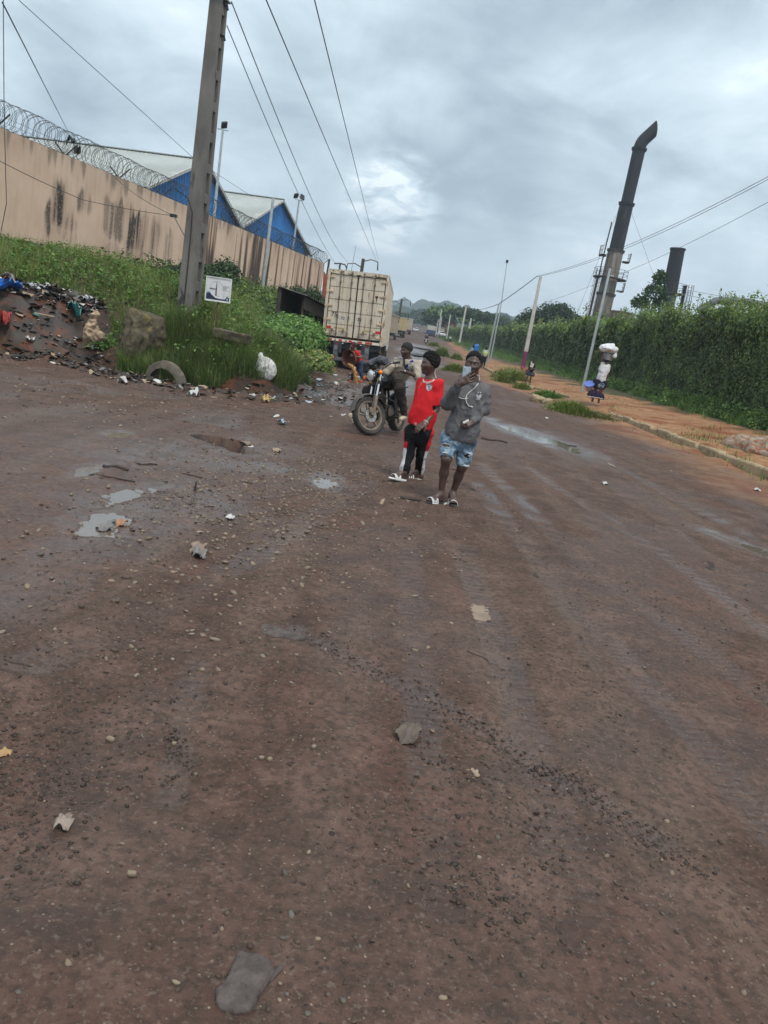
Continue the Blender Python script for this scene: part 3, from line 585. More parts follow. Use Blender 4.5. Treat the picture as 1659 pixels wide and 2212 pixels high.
# floodlight masts behind the wall
def floodmast(a, bpx, off, lb, heads):
    s_, zb = onW(*a, off); s2, zt = onW(*bpx, off); p = uW*s_+nW*off
    r = tag(empty('floodlight_mast', (p[0], p[1], 2.6), .3), lb, 'floodlight'); h = zt-2.6
    mb = MB(); mb.tube([(0, 0, 0), (0, 0, h*.5), (0, 0, h)], [.11, .09, .065], 8); mb.build('mast', galv, r)
    mb = MB(); mb.box((0, 0, h+.03), (.32, .04, .03)); mb.build('cross_arm', galv, r)
    for i in range(heads):
        lp = MB(); x_ = .05 if heads == 1 else -.28+.5*i; R_ = roundrot(.75 if i == 0 else -.5, 'X') @ roundrot(.5, 'Z'); lp.box((x_, 0, h+.30), (.18, .06, .2), R_, 0, .02); f = lp.build('lamp_head', black_pl, r)
floodmast((462, 470), (484, 283), 22, 'tall floodlight mast standing right behind the big concrete pole', 1)
floodmast((632, 545), (641, 430), 22, 'shorter floodlight mast in front of the second blue gable', 2)
s_, zb = onW(570, 597, 17.5); s2, zt = onW(585, 425, 17.5); p = uW*s_+nW*17.5
tag(empty('lighting_pole', (p[0], p[1], 1.8)), 'plain grey steel pole rising from the bank in front of the peach wall', 'pole')
mb = MB(); mb.tube([(0, 0, 0), (0, 0, zt-1.8)], [.11, .08], 8); mb.build('shaft', galv, bpy.data.objects['lighting_pole'])
p = aty(703, 615, 62); mb = MB(); mb.tube([(p[0], p[1], 1.5), (p[0]+.03, p[1], aty(703, 558, 62)[2])], .09, 6); tag(mb.build('steel_post', steel_dark), 'dark steel post at the far end of the peach wall', 'post')
# broken red wall end and the open shed beside the lorry
brick = mat('red_plaster', (.34, .09, .05), (.24, .065, .04), 3, .9, .4)
P3 = [aty(699, 585, 60), aty(720, 618, 60), aty(722, 650, 60), aty(695, 640, 60)]; mb = MB()
V = [(p[0], p[1]+dy, p[2]) for dy in (0, .25) for p in P3]; mb.add(V, [(0, 1, 2, 3), (7, 6, 5, 4), (0, 4, 5, 1), (1, 5, 6, 2), (2, 6, 7, 3), (3, 7, 4, 0)]); tag(mb.build('garden_wall', brick), 'sloping stub of red wall past the end of the peach wall', 'wall')
shr = tag(empty('shack', (-5.5, 35, .9)), 'low dark shack with rusted sheet roof beside the rear of the lorry', 'shack')
tin = mat('rusted_tin', (.05, .047, .043), (.085, .07, .055), 4, .6, .2, c3=(.10, .065, .045), metal=.2)
def shp(x, y, z): return (x+5.5, y-35, z-.9)
mb = MB(); V = []; F = []; N_ = 40
for i in range(N_):
    t_ = i/(N_-1); y_ = 32.2+8*t_; h_ = .035*(i % 2); zf_ = 2.62-.62*t_*.55
    V += [shp(-4.75+.6*t_, y_, zf_+h_), shp(-6.0, y_, zf_+.2+h_)]
for i in range(N_-1): F.append((2*i, 2*i+2, 2*i+3, 2*i+1))
n_ = len(V); V2 = [(a, b_, c-.02) for a, b_, c in V]; mb.add(V, F); mb.add(V2, [f[::-1] for f in F]); mb.build('roof', tin, shr)
mb = MB(); V = [shp(-4.85, 32.25, 2.56), shp(-4.3, 40, 2.25), shp(-4.3, 40, 1.7), shp(-4.85, 32.25, 2.1)]; mb.add(V+[(a-.03, b_, c) for a, b_, c in V], [(0, 1, 2, 3), (7, 6, 5, 4), (0, 4, 5, 1), (3, 2, 6, 7)]); mb.build('eave_board', mat('grey_board', (.10, .095, .09), (.07, .065, .06), 5), shr)
for y_ in (32.4, 34, 37, 39.6): mb = MB(); mb.tube([shp(-4.9, y_, .3), shp(-4.9, y_, 2.45)], .05, 6); mb.build('post', rusty, shr)
mb = MB(); mb.box(shp(-5.9, 36.2, 1.4), (.08, 3.9, 1.4)); mb.build('back_wall', mat('dark_boards', (.035, .033, .032), (.06, .05, .042), 3), shr)
# ------------------------------------------------------------------ poles
def tpole(name, base, top_, w0, d0, w1, d1, recess, m_, rz_=0.0, parent=None, loc=None):
    """tapering rectangular pole with a ladder of recesses on its side face"""
    H = top_-base; mb = MB(); n = recess; zs = [0]
    def ring(z, ins): 
        t_ = z/H; w = (w0+(w1-w0)*t_)/2; d = (d0+(d1-d0)*t_)/2; f = w*.42
        return [(-w, -d, z), (w, -d, z), (w, -f, z), (w-ins, -f, z), (w-ins, f, z), (w, f, z), (w, d, z), (-w, d, z), (-w, f, z), (-w+ins, f, z), (-w+ins, -f, z), (-w, -f, z)]
    lv = [(0, .006)]
    for i in range(n): a = H*(i+.18)/n; b_ = H*(i+.84)/n; lv += [(a, .006), (a+.03, .07), (b_, .07), (b_+.03, .006)]
    lv.append((H, .006)); V = []; F = []
    for z, ins in lv: V += ring(z, ins)
    for i in range(len(lv)-1):
        for j in range(12): F.append((i*12+j, i*12+(j+1) % 12, (i+1)*12+(j+1) % 12, (i+1)*12+j))
    F.append(tuple(range(12))[::-1]); F.append(tuple(range((len(lv)-1)*12, len(lv)*12))); mb.add(V, F); return mb
b0 = aty(405, 690, 18.5); BP = np.array([b0[0], 18.5]); pz = .7
big = tag(empty('utility_pole', (BP[0], BP[1], pz), math.radians(-14)), 'big tapered concrete power pole with recessed side, on the grassy bank', 'utility pole')
mb = tpole('p', pz, 10.4, .40, .42, .24, .26, 15, conc); mb.build('shaft', conc, big)
mb = MB(); mb.tube([(.03, -.25, -.1)]+[(-.02+.02*math.sin(z), -.235+.008*z, z) for z in np.arange(.2, 2.7, .3)]+[(.0, -.25, 2.9), (-.12, -.3, 3.2), (-.45, -.35, 3.35)], .014, 5); mb.build('cable', black_pl, big)
for z_ in (8.05-pz, 8.6-pz): mb = MB(); mb.box((.0, 0, z_), (.2, .21, .012)); mb.build('strap', galv, big)
for z_ in (7.35-pz, 7.95-pz): mb = MB(); mb.tube([(.1, 0, z_), (.2, .02, z_-.02), (.22, .02, z_-.1)], .03, 6); mb.build('insulator', black_pl, big)
mb = MB(); V = [(-.10+.055*math.sin(a*3.1)+.05*math.cos(a), -.2135+.0005*(a), .95+.32*math.sin(a)*(.8+.2*math.cos(4*a))) for a in np.linspace(0, 6.1, 16)]; mb.add(V, [tuple(range(16))]); mb.build('paint_patch', mat('dark_stain', (.06, .055, .05)), big)
galvp = mat('galvanised_tube', (.46, .50, .51), (.38, .41, .42), 3, .42, .05, metal=.5)
whitec = mat('pale_concrete', (.52, .50, .46), (.40, .38, .34), 2, .85)
purple = mat('purple_paint', (.19, .035, .11), (.14, .03, .085), 4, .75)
zl = .36
lp = aty(1258, 843, 41.1); lt = aty(1318, 580, 41.1); r = tag(empty('street_pole', (lp[0], lp[1], zat(lp[0], lp[1])-.1)), 'smooth galvanised pole beside the woman with the load on her head', 'pole')
mb = MB(); mb.tube([(0, 0, 0), (lt[0]-lp[0], 0, lt[2]-r.location.z)], [.085, .062], 10); mb.build('shaft', galvp, r); mb = MB(); mb.tube([(lt[0]-lp[0]-.02, 0, lt[2]-r.location.z-.35), (lt[0]-lp[0]+.28, .02, lt[2]-r.location.z-.34)], .025, 6); mb.build('bracket', galvp, r)
pp = aty(1128, 800, 66.9); pt = aty(1161, 596, 66.9); PPT = np.array([pt[0], 66.9, pt[2]])
r = tag(empty('concrete_pole', (pp[0], 66.9, .2)), 'concrete pole with purple painted foot behind the schoolgirl', 'utility pole')
mb = tpole('p', .2, 2.05, .34, .34, .32, .32, 3, purple); mb.build('painted_foot', purple, r)
mb = tpole('p', 2.05, pt[2], .32, .32, .2, .2, 10, whitec); mb.build('shaft', whitec, r, (0, 0, 1.85))
o_ = mb
r4 = zr(960, 640, 5.53)
def simplepole(name, a, b_, Y, rad, m_, lb, cat='pole', sq=False):
    p0 = r4(*a, Y); p1 = r4(*b_, Y); mb = MB(); mb.tube([(0, 0, -.4), (p1[0]-p0[0], 0, p1[2]-p0[2])], [rad, rad*.7], 4 if sq else 8); return tag(mb.build(name, m_, None, tuple(p0), not sq), lb, cat)
simplepole('street_pole', (1425, 1435), (1590, 660), 74, .10, galvp, 'thin steel pole standing beside the person in the yellow vest', 'pole')
mp = r4(1578, 860, 82); mt_ = aty(1095, 567, 82); mb = MB(); r = tag(empty('radio_mast', (mp[0], 82, .4)), 'slim radio mast rising above the ivy hedge', 'mast')
mb = MB(); mb.tube([(0, 0, 0), (.05, 0, 6), (mt_[0]-mp[0], 0, mt_[2]-.4)], [.09, .06, .035], 6); mb.build('shaft', galvp, r); mb = MB(); mb.box((mt_[0]-mp[0], 0, mt_[2]-.3), (.12, .12, .14)); mb.build('antenna', black_pl, r)
simplepole('concrete_pole', (1040, 1210), (1140, 682), 165, .3, whitec, 'leaning whitish concrete pole with a short bracket on its head, far up the kerb', 'utility pole', True)
p1 = r4(1140, 682, 165); mb = MB(); mb.tube([tuple(p1), tuple(r4(1065, 775, 165))], .05, 4); tag(mb.build('stay_wire', steel_dark), 'stay wire slanting off the head of the leaning whitish pole', 'wire')
simplepole('concrete_pole', (868, 1115), (925, 785), 195, .25, whitec, 'whitish pole in front of the red house', 'utility pole', True)
simplepole('concrete_pole', (745, 1115), (795, 740), 210, .24, whitec, 'tallest of the poles clustered left of the red house', 'utility pole', True)
simplepole('concrete_pole', (712, 1120), (752, 880), 230, .22, whitec, 'shortest pole left of the red house', 'utility pole', True)
simplepole('concrete_pole', (765, 1100), (800, 835), 225, .2, whitec, 'middle height pole left of the red house', 'utility pole', True)
simplepole('sign_board', (1185, 970), (1205, 860), 150, .2, whitec, 'pale upright board in front of the dark round tree', 'sign')
def blackpole(a, b_, Y, lb):
    p0 = aty(*a, Y); p1 = aty(*b_, Y); r = tag(empty('power_pole', (p0[0], Y, -.2)), lb, 'utility pole'); h = p1[2]+.2; mb = MB(); mb.tube([(0, 0, 0), (p1[0]-p0[0], 0, h)], [.26, .2], 6); mb.build('shaft', steel_dark, r); dx = p1[0]-p0[0]
    for sx_, dz in ((-1, -1.0), (1, -.3), (1, -2.8)):
        mb = MB(); mb.tube([(dx, 0, h+dz), (dx+sx_*.9, 0, h+dz+.35), (dx+sx_*1.7, 0, h+dz+.2), (dx+sx_*1.8, 0, h+dz-.7)], [.06, .06, .06, .09], 5); mb.build('insulator_arm', steel_dark, r)
    return np.array([p1[0], Y, p1[2]])
FP = blackpole((770, 660), (785, 559), 92, 'dark power pole rising behind the first lorry')
blackpole((860, 700), (868, 646), 150, 'small dark power pole above the second lorry')
p = aty(735, 569, 80); mb = MB(); mb.tube([(p[0], 80, 0), (p[0], 80, p[2])], .1, 6); mb.tube([(p[0]-.6, 80, p[2]-.1), (p[0], 80, p[2]), (p[0]+.5, 80, p[2]-.05), (p[0]+.65, 80, p[2]-.3)], .07, 5); tag(mb.build('street_lamp', steel_dark), 'small lamp post peeping over the left of the first lorry', 'street lamp')
p = aty(769, 530, 85); mb = MB(); mb.tube([(p[0]-.4, 85, 0), (p[0], 85, p[2])], [.06, .03], 5); tag(mb.build('radio_mast', galv), 'thin rod mast over the lorry roof', 'mast')
# wires
def cable(pts, r_, lb, sag=0.0, cat='power cable', m_=black_pl, n=24):
    V = []; P_ = [np.array(p, float) for p in pts]
    for a, b_ in zip(P_[:-1], P_[1:]):
        for i in range(n):
            t_ = i/n; p = a*(1-t_)+b_*t_; p[2] -= sag*4*t_*(1-t_)*(np.linalg.norm(b_-a)/30); V.append(p)
    V.append(P_[-1]); mb = MB(); mb.tube(V, r_, 4, caps=False); return tag(mb.build('power_cable', m_), lb, cat)
wire_m = mat('wire', (.045, .05, .055), (.06, .065, .07), 3, .6, 0)
pa = aty(490, 55, 18.5); pb = aty(500, 4, 18.5)
cable([pa, FP+np.array([-1.8, 0, -1.9])], .011, 'lower of the two wires leaving the right edge of the big concrete pole', .35, m_=wire_m)
cable([pb, FP+np.array([-1.7, 0, -.6])], .013, 'upper of the two wires leaving the big concrete pole', .32, m_=wire_m)
def thru(px, py, Y, end, y0=-4):      # from the far end through the sight point and on overhead
    a = aty(px, py, Y); d = (a-end)/(end[1]-a[1]); return [a+d*(a[1]-y0), end]
cable(thru(576, 2, 14, FP+np.array([1.7, 0, -.3])), .011, 'left overhead wire crossing the middle of the sky to the dark pole behind the lorry', .0, m_=wire_m)
cable(thru(680, 2, 14, FP+np.array([1.7, 0, .15])), .011, 'steepest overhead wire crossing the sky to the dark pole behind the lorry', .0, m_=wire_m)
s_, z_ = onW(150, 290, WOFF-.2); p = uW*s_+nW*(WOFF-.2); cable([p*[1, 1, 0]+[0, 0, z_], aty(5, 5, 9)], .008, 'wire running from the razor coil up to the top left of the sky', .0, m_=wire_m)
cable([aty(35, -5, 16), aty(424, 347, 26), aty(545, 425, 34)], .007, 'thin wire slanting behind the big concrete pole', .0, m_=wire_m)
jn = aty(375, 466, 21); mb = MB(); mb.box(jn, (.09, .05, .04), None, 0, .01); tag(mb.build('cable_joint', black_pl), 'black cable joint hanging beside the big concrete pole', 'cable joint')
cable([aty(-6, 345, 17), aty(180, 432, 19), jn], .009, 'cable sagging across the peach wall from the left edge', .35, m_=wire_m)
s_, z_ = onW(243, 378, WOFF-.1); p = uW*s_+nW*(WOFF-.1); cable([p*[1, 1, 0]+[0, 0, z_], jn], .009, 'cable dropping from the wall top to the black joint', .25, m_=wire_m)
cable([jn, aty(400, 512, 19.2), aty(402, 580, 18.6), aty(408, 640, 18.25)], .012, 'loose cable hanging from the joint down the face of the pole', .0, m_=wire_m)
cable([aty(7, -5, 15), aty(9, 250, 15), aty(14, 440, 15), aty(2, 500, 15)], .008, 'thin cable hanging straight down at the left edge', .0, m_=wire_m)
wp2 = r4(1590, 660, 74)
cable([aty(1690, 365, 36), PPT], .013, 'pair of thick cables sweeping in from the right to the purple footed pole', .55, m_=wire_m); 
cable([aty(1690, 371, 36), PPT+np.array([0, 0, -.06])], .013, 'lower strand of the thick cables sweeping in from the right', .6, m_=wire_m)
cable([PPT, wp2, r4(1142, 684, 165)], .03, 'cable looping on from the purple footed pole to the leaning whitish pole', .22, m_=wire_m)
cable([aty(1690, 420, 60), aty(1340, 592, 105), aty(1120, 672, 140)], .02, 'thin wire passing behind the tall chimney', .2, m_=wire_m)
# ------------------------------------------------------------------ right: chimneys, tank, pipes
soot = mat('sooty_steel', (.012, .013, .016), (.026, .026, .028), .7, .6, .15, 6, stretch=(1, 1, .2), metal=.3, c3=(.045, .036, .032))
palest = mat('streaked_steel', (.24, .215, .185), (.12, .098, .08), 1.4, .65, .15, 6, stretch=(1.5, 1.5, .12), c3=(.10, .06, .04), t3=.56)
greyst = mat('grey_blue_steel', (.15, .165, .185), (.10, .11, .125), .5, .55, .1, 6, metal=.2)
iron = mat('iron_brown', (.07, .05, .042), (.05, .038, .034), 6, .7)
def ladder(r, x, y, z0, z1, cage=True):
    mb = MB(); 
    for dx in (-.22, .22): mb.tube([(x+dx, y, z0), (x+dx, y, z1)], .03, 4)
    for z in np.arange(z0, z1, .45): mb.tube([(x-.22, y, z), (x+.22, y, z)], .02, 4)
    if cage:
        for z in np.arange(z0+1.2, z1, 1.0): mb.tube([(x+.42*math.cos(a), y-.05-.5*max(0, math.sin(a)), z) for a in np.linspace(0, math.pi, 9)], .025, 4)
        for a in np.linspace(.15, math.pi-.15, 5): mb.tube([(x+.42*math.cos(a), y-.05-.5*math.sin(a), z0+1.2), (x+.42*math.cos(a), y-.05-.5*math.sin(a), z1)], .022, 4)
    return mb.build('ladder', iron, r)
cx1 = aty(1310, 610, 110)[0]+.0; H1 = [-.5, aty(1309, 635, 110)[2], aty(1328, 541, 110)[2], aty(1352, 440, 110)[2], aty(1381, 322, 110)[2]]
xt = aty(1381, 322, 110)[0]; lean = (xt-aty(1309, 635, 110)[0])/(H1[4]-H1[1]); cx0 = aty(1309, 635, 110)[0]-lean*H1[1]
r = tag(empty('chimney', (cx0, 110, 0), 0, 0, math.atan(lean)), 'tall sooty steel chimney with an angled open top', 'chimney')
rad = [1.2, 1.14, 1.0, .88, .80]
for i in range(4):
    mb = MB(); mb.lathe([(rad[i]-.03*i, H1[i]), (rad[i+1]+.02, H1[i+1]-.1)], n=28); mb.build('lower_section' if i < 2 else 'upper_section', palest if i < 2 else soot, r, smooth=True)
    mb = MB(); h = H1[i+1]; q = rad[i+1]; mb.lathe([(q, h-.22), (q+.16, h-.2), (q+.16, h-.02), (q+.2, h), (q+.2, h+.1), (q, h+.12)], n=28); mb.build('flange', iron if i < 2 else soot, r)
R0_ = .78; mb = MB(); pts = []; ht = H1[4]; 
for t_ in np.linspace(0, 1, 6): a = t_*math.radians(38); pts.append((2.0*(1-math.cos(a)), 0, ht+.1+2.0*math.sin(a)))
dirx = (math.sin(math.radians(38)), 0, math.cos(math.radians(38))); e = pts[-1]; V = []; F = []
for i, p in enumerate(pts):
    a = i/5*math.radians(38)
    for j in range(24): b_ = 2*math.pi*j/24; u = R0_*math.cos(b_); V.append((p[0]+u*math.cos(a), R0_*math.sin(b_), p[2]-u*math.sin(a)))
for j in range(24): b_ = 2*math.pi*j/24; u = R0_*math.cos(b_); ln = 1.75-u*.8; a = math.radians(38); V.append((e[0]+u*math.cos(a)+ln*dirx[0], R0_*math.sin(b_), e[2]-u*math.sin(a)+ln*dirx[2]))
for i in range(6):
    for j in range(24): F.append((i*24+j, i*24+(j+1) % 24, (i+1)*24+(j+1) % 24, (i+1)*24+j))
mb.add(V, F); mb.build('cowl', soot, r, smooth=True)
def platform(r, z, rad_, a0, a1, mt_):
    mb = MB(); A = np.linspace(a0, a1, 14); ri, ro = rad_, rad_+.95
    V = [(ri*math.cos(a), ri*math.sin(a), z) for a in A]+[(ro*math.cos(a), ro*math.sin(a), z) for a in A]; V += [(x, y, z-.14) for x, y, _ in V]; n = len(A)
    F = [(i, n+i, n+i+1, i+1) for i in range(n-1)]+[(2*n+i, 2*n+i+1, 3*n+i+1, 3*n+i) for i in range(n-1)]+[(n+i, 3*n+i, 3*n+i+1, n+i+1) for i in range(n-1)]; mb.add(V, F)
    for hh in (.55, 1.1): mb.tube([(ro*math.cos(a), ro*math.sin(a), z+hh) for a in A], .03, 4)
    for a in A[::2]: mb.tube([(ro*math.cos(a), ro*math.sin(a), z), (ro*math.cos(a), ro*math.sin(a), z+1.1)], .03, 4)
    mb.build('platform', mt_, r)
zp1 = aty(1300, 598, 110)[2]; platform(r, zp1, 1.3, -3.9, .9, iron); platform(r, aty(1330, 555, 110)[2], 1.15, math.pi-.5, math.pi+.5, iron); platform(r, aty(1330, 555, 110)[2]-.4, 1.15, -.4, .4, iron); platform(r, aty(1310, 632, 110)[2]+.5, 1.25, -.4, .3, iron)
ladder(r, -1.75, -.4, 3.0, zp1+1); mb = MB(); mb.tube([(-1.5, .2, zp1), (-1.35, .2, H1[3]-2.5)], .09, 5); mb.build('pipe', iron, r); mb = MB(); mb.tube([(-1.62, -.1, 0), (-1.62, -.1, zp1)], .16, 6); mb.build('down_pipe', rusty, r)
for sx_, px in ((-1, 1240), (1, 1445)):
    q = aty(px, 690, 112); mb = MB(); mb.tube([(sx_*.9, 0, H1[3]-1), (q[0]-cx0-lean*2, 2, q[2])], .02, 3); mb.build('guy_wire', wire_m, r)
a = aty(1435, 690, 100); b_ = aty(1464, 540, 100); lean = (b_[0]-a[0])/(b_[2]-a[2]); r = tag(empty('chimney', (a[0]-lean*a[2], 100, 0), 0, 0, math.atan(lean)), 'shorter dark chimney with a cut off flat top, right of the small tree', 'chimney')
zt = b_[2]+.2; zm = aty(1445, 633, 100)[2]; mb = MB(); mb.lathe([(.93, 0), (.9, zm)], n=24); mb.build('lower_section', greyst, r, smooth=True); mb = MB(); mb.lathe([(.9, zm), (.84, zt)], n=24); mb.build('upper_section', soot, r, smooth=True); mb = MB(); mb.lathe([(.83, zt-.25), (.93, zt-.22), (.93, zt), (.8, zt+.01), (.78, zt-2)], n=24); mb.build('rim', soot, r)
platform(r, zm, .9, -3.6, .6, iron); ladder(r, 2.3, -.2, 3, zm+1.2); mb = MB(); mb.tube([(1.7, -.1, 0), (1.7, -.1, zm+1.1)], .2, 6); mb.build('down_pipe', soot, r)
p = aty(1340, 690, 98); r = tag(empty('storage_tank', (p[0], 98, 0)), 'squat rusty brown tank at the foot of the tall chimney', 'tank'); zt = aty(1340, 675, 98)[2]; mb = MB(); mb.lathe([(1.45, 0), (1.45, zt), (1.5, zt), (1.5, zt+.08), (.1, zt+.25)], n=10); mb.build('drum', mat('brown_tank', (.16, .11, .085), (.11, .08, .065), 1, .8), r); mb = MB(); mb.box((-1.7, 0, zt/2-.2), (.5, .6, zt/2-.3)); mb.build('annex', mat('grey_annex', (.14, .125, .12)), r)
p = aty(1600, 662, 70); r = tag(empty('pipework', (p[0], 70, 0)), 'grey pipe and handrail showing over the ivy at the right edge', 'pipe'); mb = MB(); zt = p[2]; mb.tube([(-3.5, 0, zt-.9), (-2.2, 0, zt+.15), (0, 0, zt+.45), (4, 0, zt+.4)], .3, 10); mb.build('pipe', greyst, r, smooth=True); mb = MB()
for z in (.4, .85): mb.tube([(-4, 2, zt+z), (4, 2, zt+z-.2)], .03, 4)
for x_ in range(-4, 5): mb.tube([(x_, 2, zt-.5), (x_, 2, zt+.85-.025*(x_+4))], .03, 4)
mb.build('handrail', galv, r)
# red house far up the road
p0 = r4(850, 975, 245); p1 = r4(1000, 985, 245); ww = p1[0]-p0[0]; r = tag(empty('red_house', (p0[0], 245, 1)), 'small red walled house with dark flat roof among the far trees', 'house'); h = r4(850, 893, 245)[2]-1
mb = MB(); mb.box((ww/2, 2, h/2), (ww/2, 2, h/2)); mb.build('wall', brick, r); mb = MB(); mb.box((ww/2, 2, h+.1), (ww/2+.5, 2.6, .12)); mb.build('roof', steel_dark, r)
for x_ in (ww*.55,): mb = MB(); mb.box((x_, -.01, h-1.3), (.6, .03, .6)); mb.build('window', mat('window_pale', (.3, .28, .2)), r)
# ------------------------------------------------------------------ vegetation
def rot_leaf(Nrm, n):
    t = rng.normal(size=(n, 3)); t -= Nrm*(t*Nrm).sum(1)[:, None]; t /= np.linalg.norm(t, axis=1)[:, None]; return t, np.cross(Nrm, t)
def leafcloud(P, Nrm, size, tint, asp=.55, droop=0.0, fold=.25):
    n = len(P); Nrm = Nrm/np.maximum(np.linalg.norm(Nrm, axis=1), 1e-6)[:, None]; t, b = rot_leaf(Nrm, n)
    if droop: t[:, 2] -= droop; t /= np.linalg.norm(t, axis=1)[:, None]; b = np.cross(Nrm, t); b /= np.maximum(np.linalg.norm(b, axis=1), 1e-6)[:, None]
    s = size[:, None]; V = np.stack([P, P+t*s*.5+b*s*asp*.5+Nrm*s*fold*.4, P+t*s, P+t*s*.5-b*s*asp*.5+Nrm*s*fold*.4], 1).reshape(-1, 3)
    F = np.arange(4*n).reshape(n, 4); return V, F, np.repeat(tint, 4, 0)
def tints(n, cols, var=.25, w=None):
    c = np.array(cols)[rng.choice(len(cols), n, p=w)]; return c*(1+rng.uniform(-var, var, (n, 1)))*(1+rng.uniform(-.08, .08, (n, 3)))
G_IVY = [(.07, .115, .032), (.10, .155, .042), (.14, .195, .055), (.045, .078, .024), (.24, .26, .10)]
G_BR = [(.07, .16, .03), (.105, .20, .04), (.145, .24, .055), (.05, .105, .025)]
G_DK = [(.02, .045, .016), (.03, .06, .02), (.042, .08, .025), (.015, .032, .012)]
G_GR = [(.11, .18, .04), (.155, .225, .055), (.075, .13, .032), (.24, .255, .085), (.21, .195, .075)]
bark = mat('bark', (.09, .07, .055), (.055, .043, .034), 8, .9, .6, 30)
def blobs(P0, R, n, jit=.75):
    """random points over the skins of several lobes, with outward normals"""
    k = rng.integers(0, len(P0), n); d = rng.normal(size=(n, 3)); d /= np.linalg.norm(d, axis=1)[:, None]; d[:, 2] = np.where(d[:, 2] < -.35, -d[:, 2]*.6, d[:, 2])
    rr = rng.uniform(0, 1, n)**.45; rr = jit+(1-jit)*rr; rr *= 1+.22*fbm(d[:, 0]*2.5+k, d[:, 1]*2.5, d[:, 2]*2.5, 3, 51)
    return np.array(P0)[k]+d*np.array(R)[k]*rr[:, None], d
def tree(name, base, h, lobes, leaves, lsize, cols, label, trunk_r=.18, cat='tree', group=None, droop=.3):
    r = tag(empty(name, base), label, cat, group); P, d = blobs([l[0] for l in lobes], [l[1] for l in lobes], leaves, .55)
    n = len(P); nn = d+rng.normal(0, .55, (n, 3))+[0, 0, .35]; V, F, T = leafcloud(P, nn, lsize*rng.uniform(.6, 1.4, n), tints(n, cols), .6, droop)
    link('crown', mesh_np('crown', V, F, LEAF, None, False, {'tint': T}), r)
    mb = MB(); top = np.mean([l[0] for l in lobes], 0); mb.tube([(0, 0, -.5), (top[0]*.3, top[1]*.3, h*.35), tuple(top)], [trunk_r, trunk_r*.75, trunk_r*.4], 8)
    for l in lobes: mb.tube([(top[0]*.3, top[1]*.3, h*.35), tuple(np.array(l[0])*.7+top*.1), tuple(l[0])], [trunk_r*.55, trunk_r*.35, trunk_r*.15], 5)
    mb.build('trunk', bark, r); return r
def lobe(n, rx, rz, z0, s): return [((rng.uniform(-rx, rx), rng.uniform(-rx, rx)*.8, z0+rng.uniform(-rz, rz)), np.array([s, s, s*.8])*rng.uniform(.7, 1.25)) for _ in range(n)]
# ivy hedge over the factory wall
hd = tag(empty('ivy_hedge', (14, 70, 0)), 'long high wall of ivy running along the right of the footpath', 'hedge')
HY0, HY1 = 14.0, 228.0
def htop(y): return 5.1+.15*np.sin(y*.31)+.38*fbm(y*.35, y*0+3, None, 4, 71)+np.interp(y, [0, 110, 150, 228], [0, .15, .45, .75])
def hx(y): return np.interp(y, [0, 100, 140, 180, 228], [14.15, 14.1, 12.8, 10.4, 7.6])
def hface(y, z): return hx(y)+.22*fbm(y*.6, z*.8, None, 4, 72)-.32*sst(z, 3.3, 4.9)-.5*np.exp(-np.maximum(z-.4, 0)*1.6)
ysh = np.concatenate([np.arange(HY0, 70, .5), np.arange(70, HY1, 1.5)]); V = []; F = []; zs_ = np.linspace(-.2, 1, 9)
for y_ in ysh:
    T_ = float(htop(y_)); ring = [(float(hface(y_, z_*T_))+.16-14, y_-70, z_*T_-.12) for z_ in zs_]+[(float(hx(y_))+1.6-14, y_-70, T_-.15), (float(hx(y_))+1.8-14, y_-70, -.4)]; V += ring
k = len(zs_)+2
for i in range(len(ysh)-1):
    for j in range(k-1): F.append((i*k+j, (i+1)*k+j, (i+1)*k+j+1, i*k+j+1))
F.append(tuple(range(k))); F.append(tuple(range((len(ysh)-1)*k, len(ysh)*k)))
mb = MB(); mb.add(V, F); mb.build('stems', mat('ivy_stems', (.04, .05, .02), (.028, .034, .015), 3, .95, .5, 8), hd)
def hedge_leaves(n, y0, y1, smin, smax, pw):
    y = y0*(y1/y0)**(rng.uniform(0, 1, n)**pw); T_ = htop(y); z = T_*rng.uniform(-.02, 1.0, n)**.9; f = hface(y, z); P = np.stack([f-14+rng.normal(-.02, .07, n), y-70, z], 1)
    nn = np.stack([-np.ones(n), rng.normal(0, .5, n), rng.normal(.25, .5, n)], 1); sz = rng.uniform(smin, smax, n)*np.interp(z/T_, [0, .6, 1], [.9, .8, 1.3])
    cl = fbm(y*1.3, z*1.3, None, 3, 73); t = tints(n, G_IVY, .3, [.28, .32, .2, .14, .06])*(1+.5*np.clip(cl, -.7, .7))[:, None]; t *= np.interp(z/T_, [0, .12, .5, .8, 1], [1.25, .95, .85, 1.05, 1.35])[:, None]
    return leafcloud(P, nn, sz, t, .62, .55)
def hedge_top(n, y0, y1, smin, smax):
    y = y0*(y1/y0)**rng.uniform(0, 1, n); T_ = htop(y); cl = 1.5*fbm(y*.9, y*0+9, None, 4, 74); u = rng.uniform(-.35, 1.5, n); z = T_+rng.uniform(-.55, .2, n)+.5*cl*rng.uniform(0, 1, n)-.12*np.abs(u-.5)
    P = np.stack([hx(y)-14+u-.25*np.abs(rng.normal(0, .5, n))*(u < .1), y-70, z], 1); nn = np.stack([rng.normal(-.5, .6, n), rng.normal(0, .5, n), rng.normal(.7, .4, n)], 1)
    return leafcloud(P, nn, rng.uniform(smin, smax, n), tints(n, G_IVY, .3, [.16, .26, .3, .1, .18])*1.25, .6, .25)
parts = [hedge_leaves(62000, 22, 60, .10, .19, 1.0), hedge_leaves(44000, 55, HY1, .2, .42, 1.0), hedge_top(15000, 22, 62, .10, .2), hedge_top(13000, 60, HY1, .2, .42)]
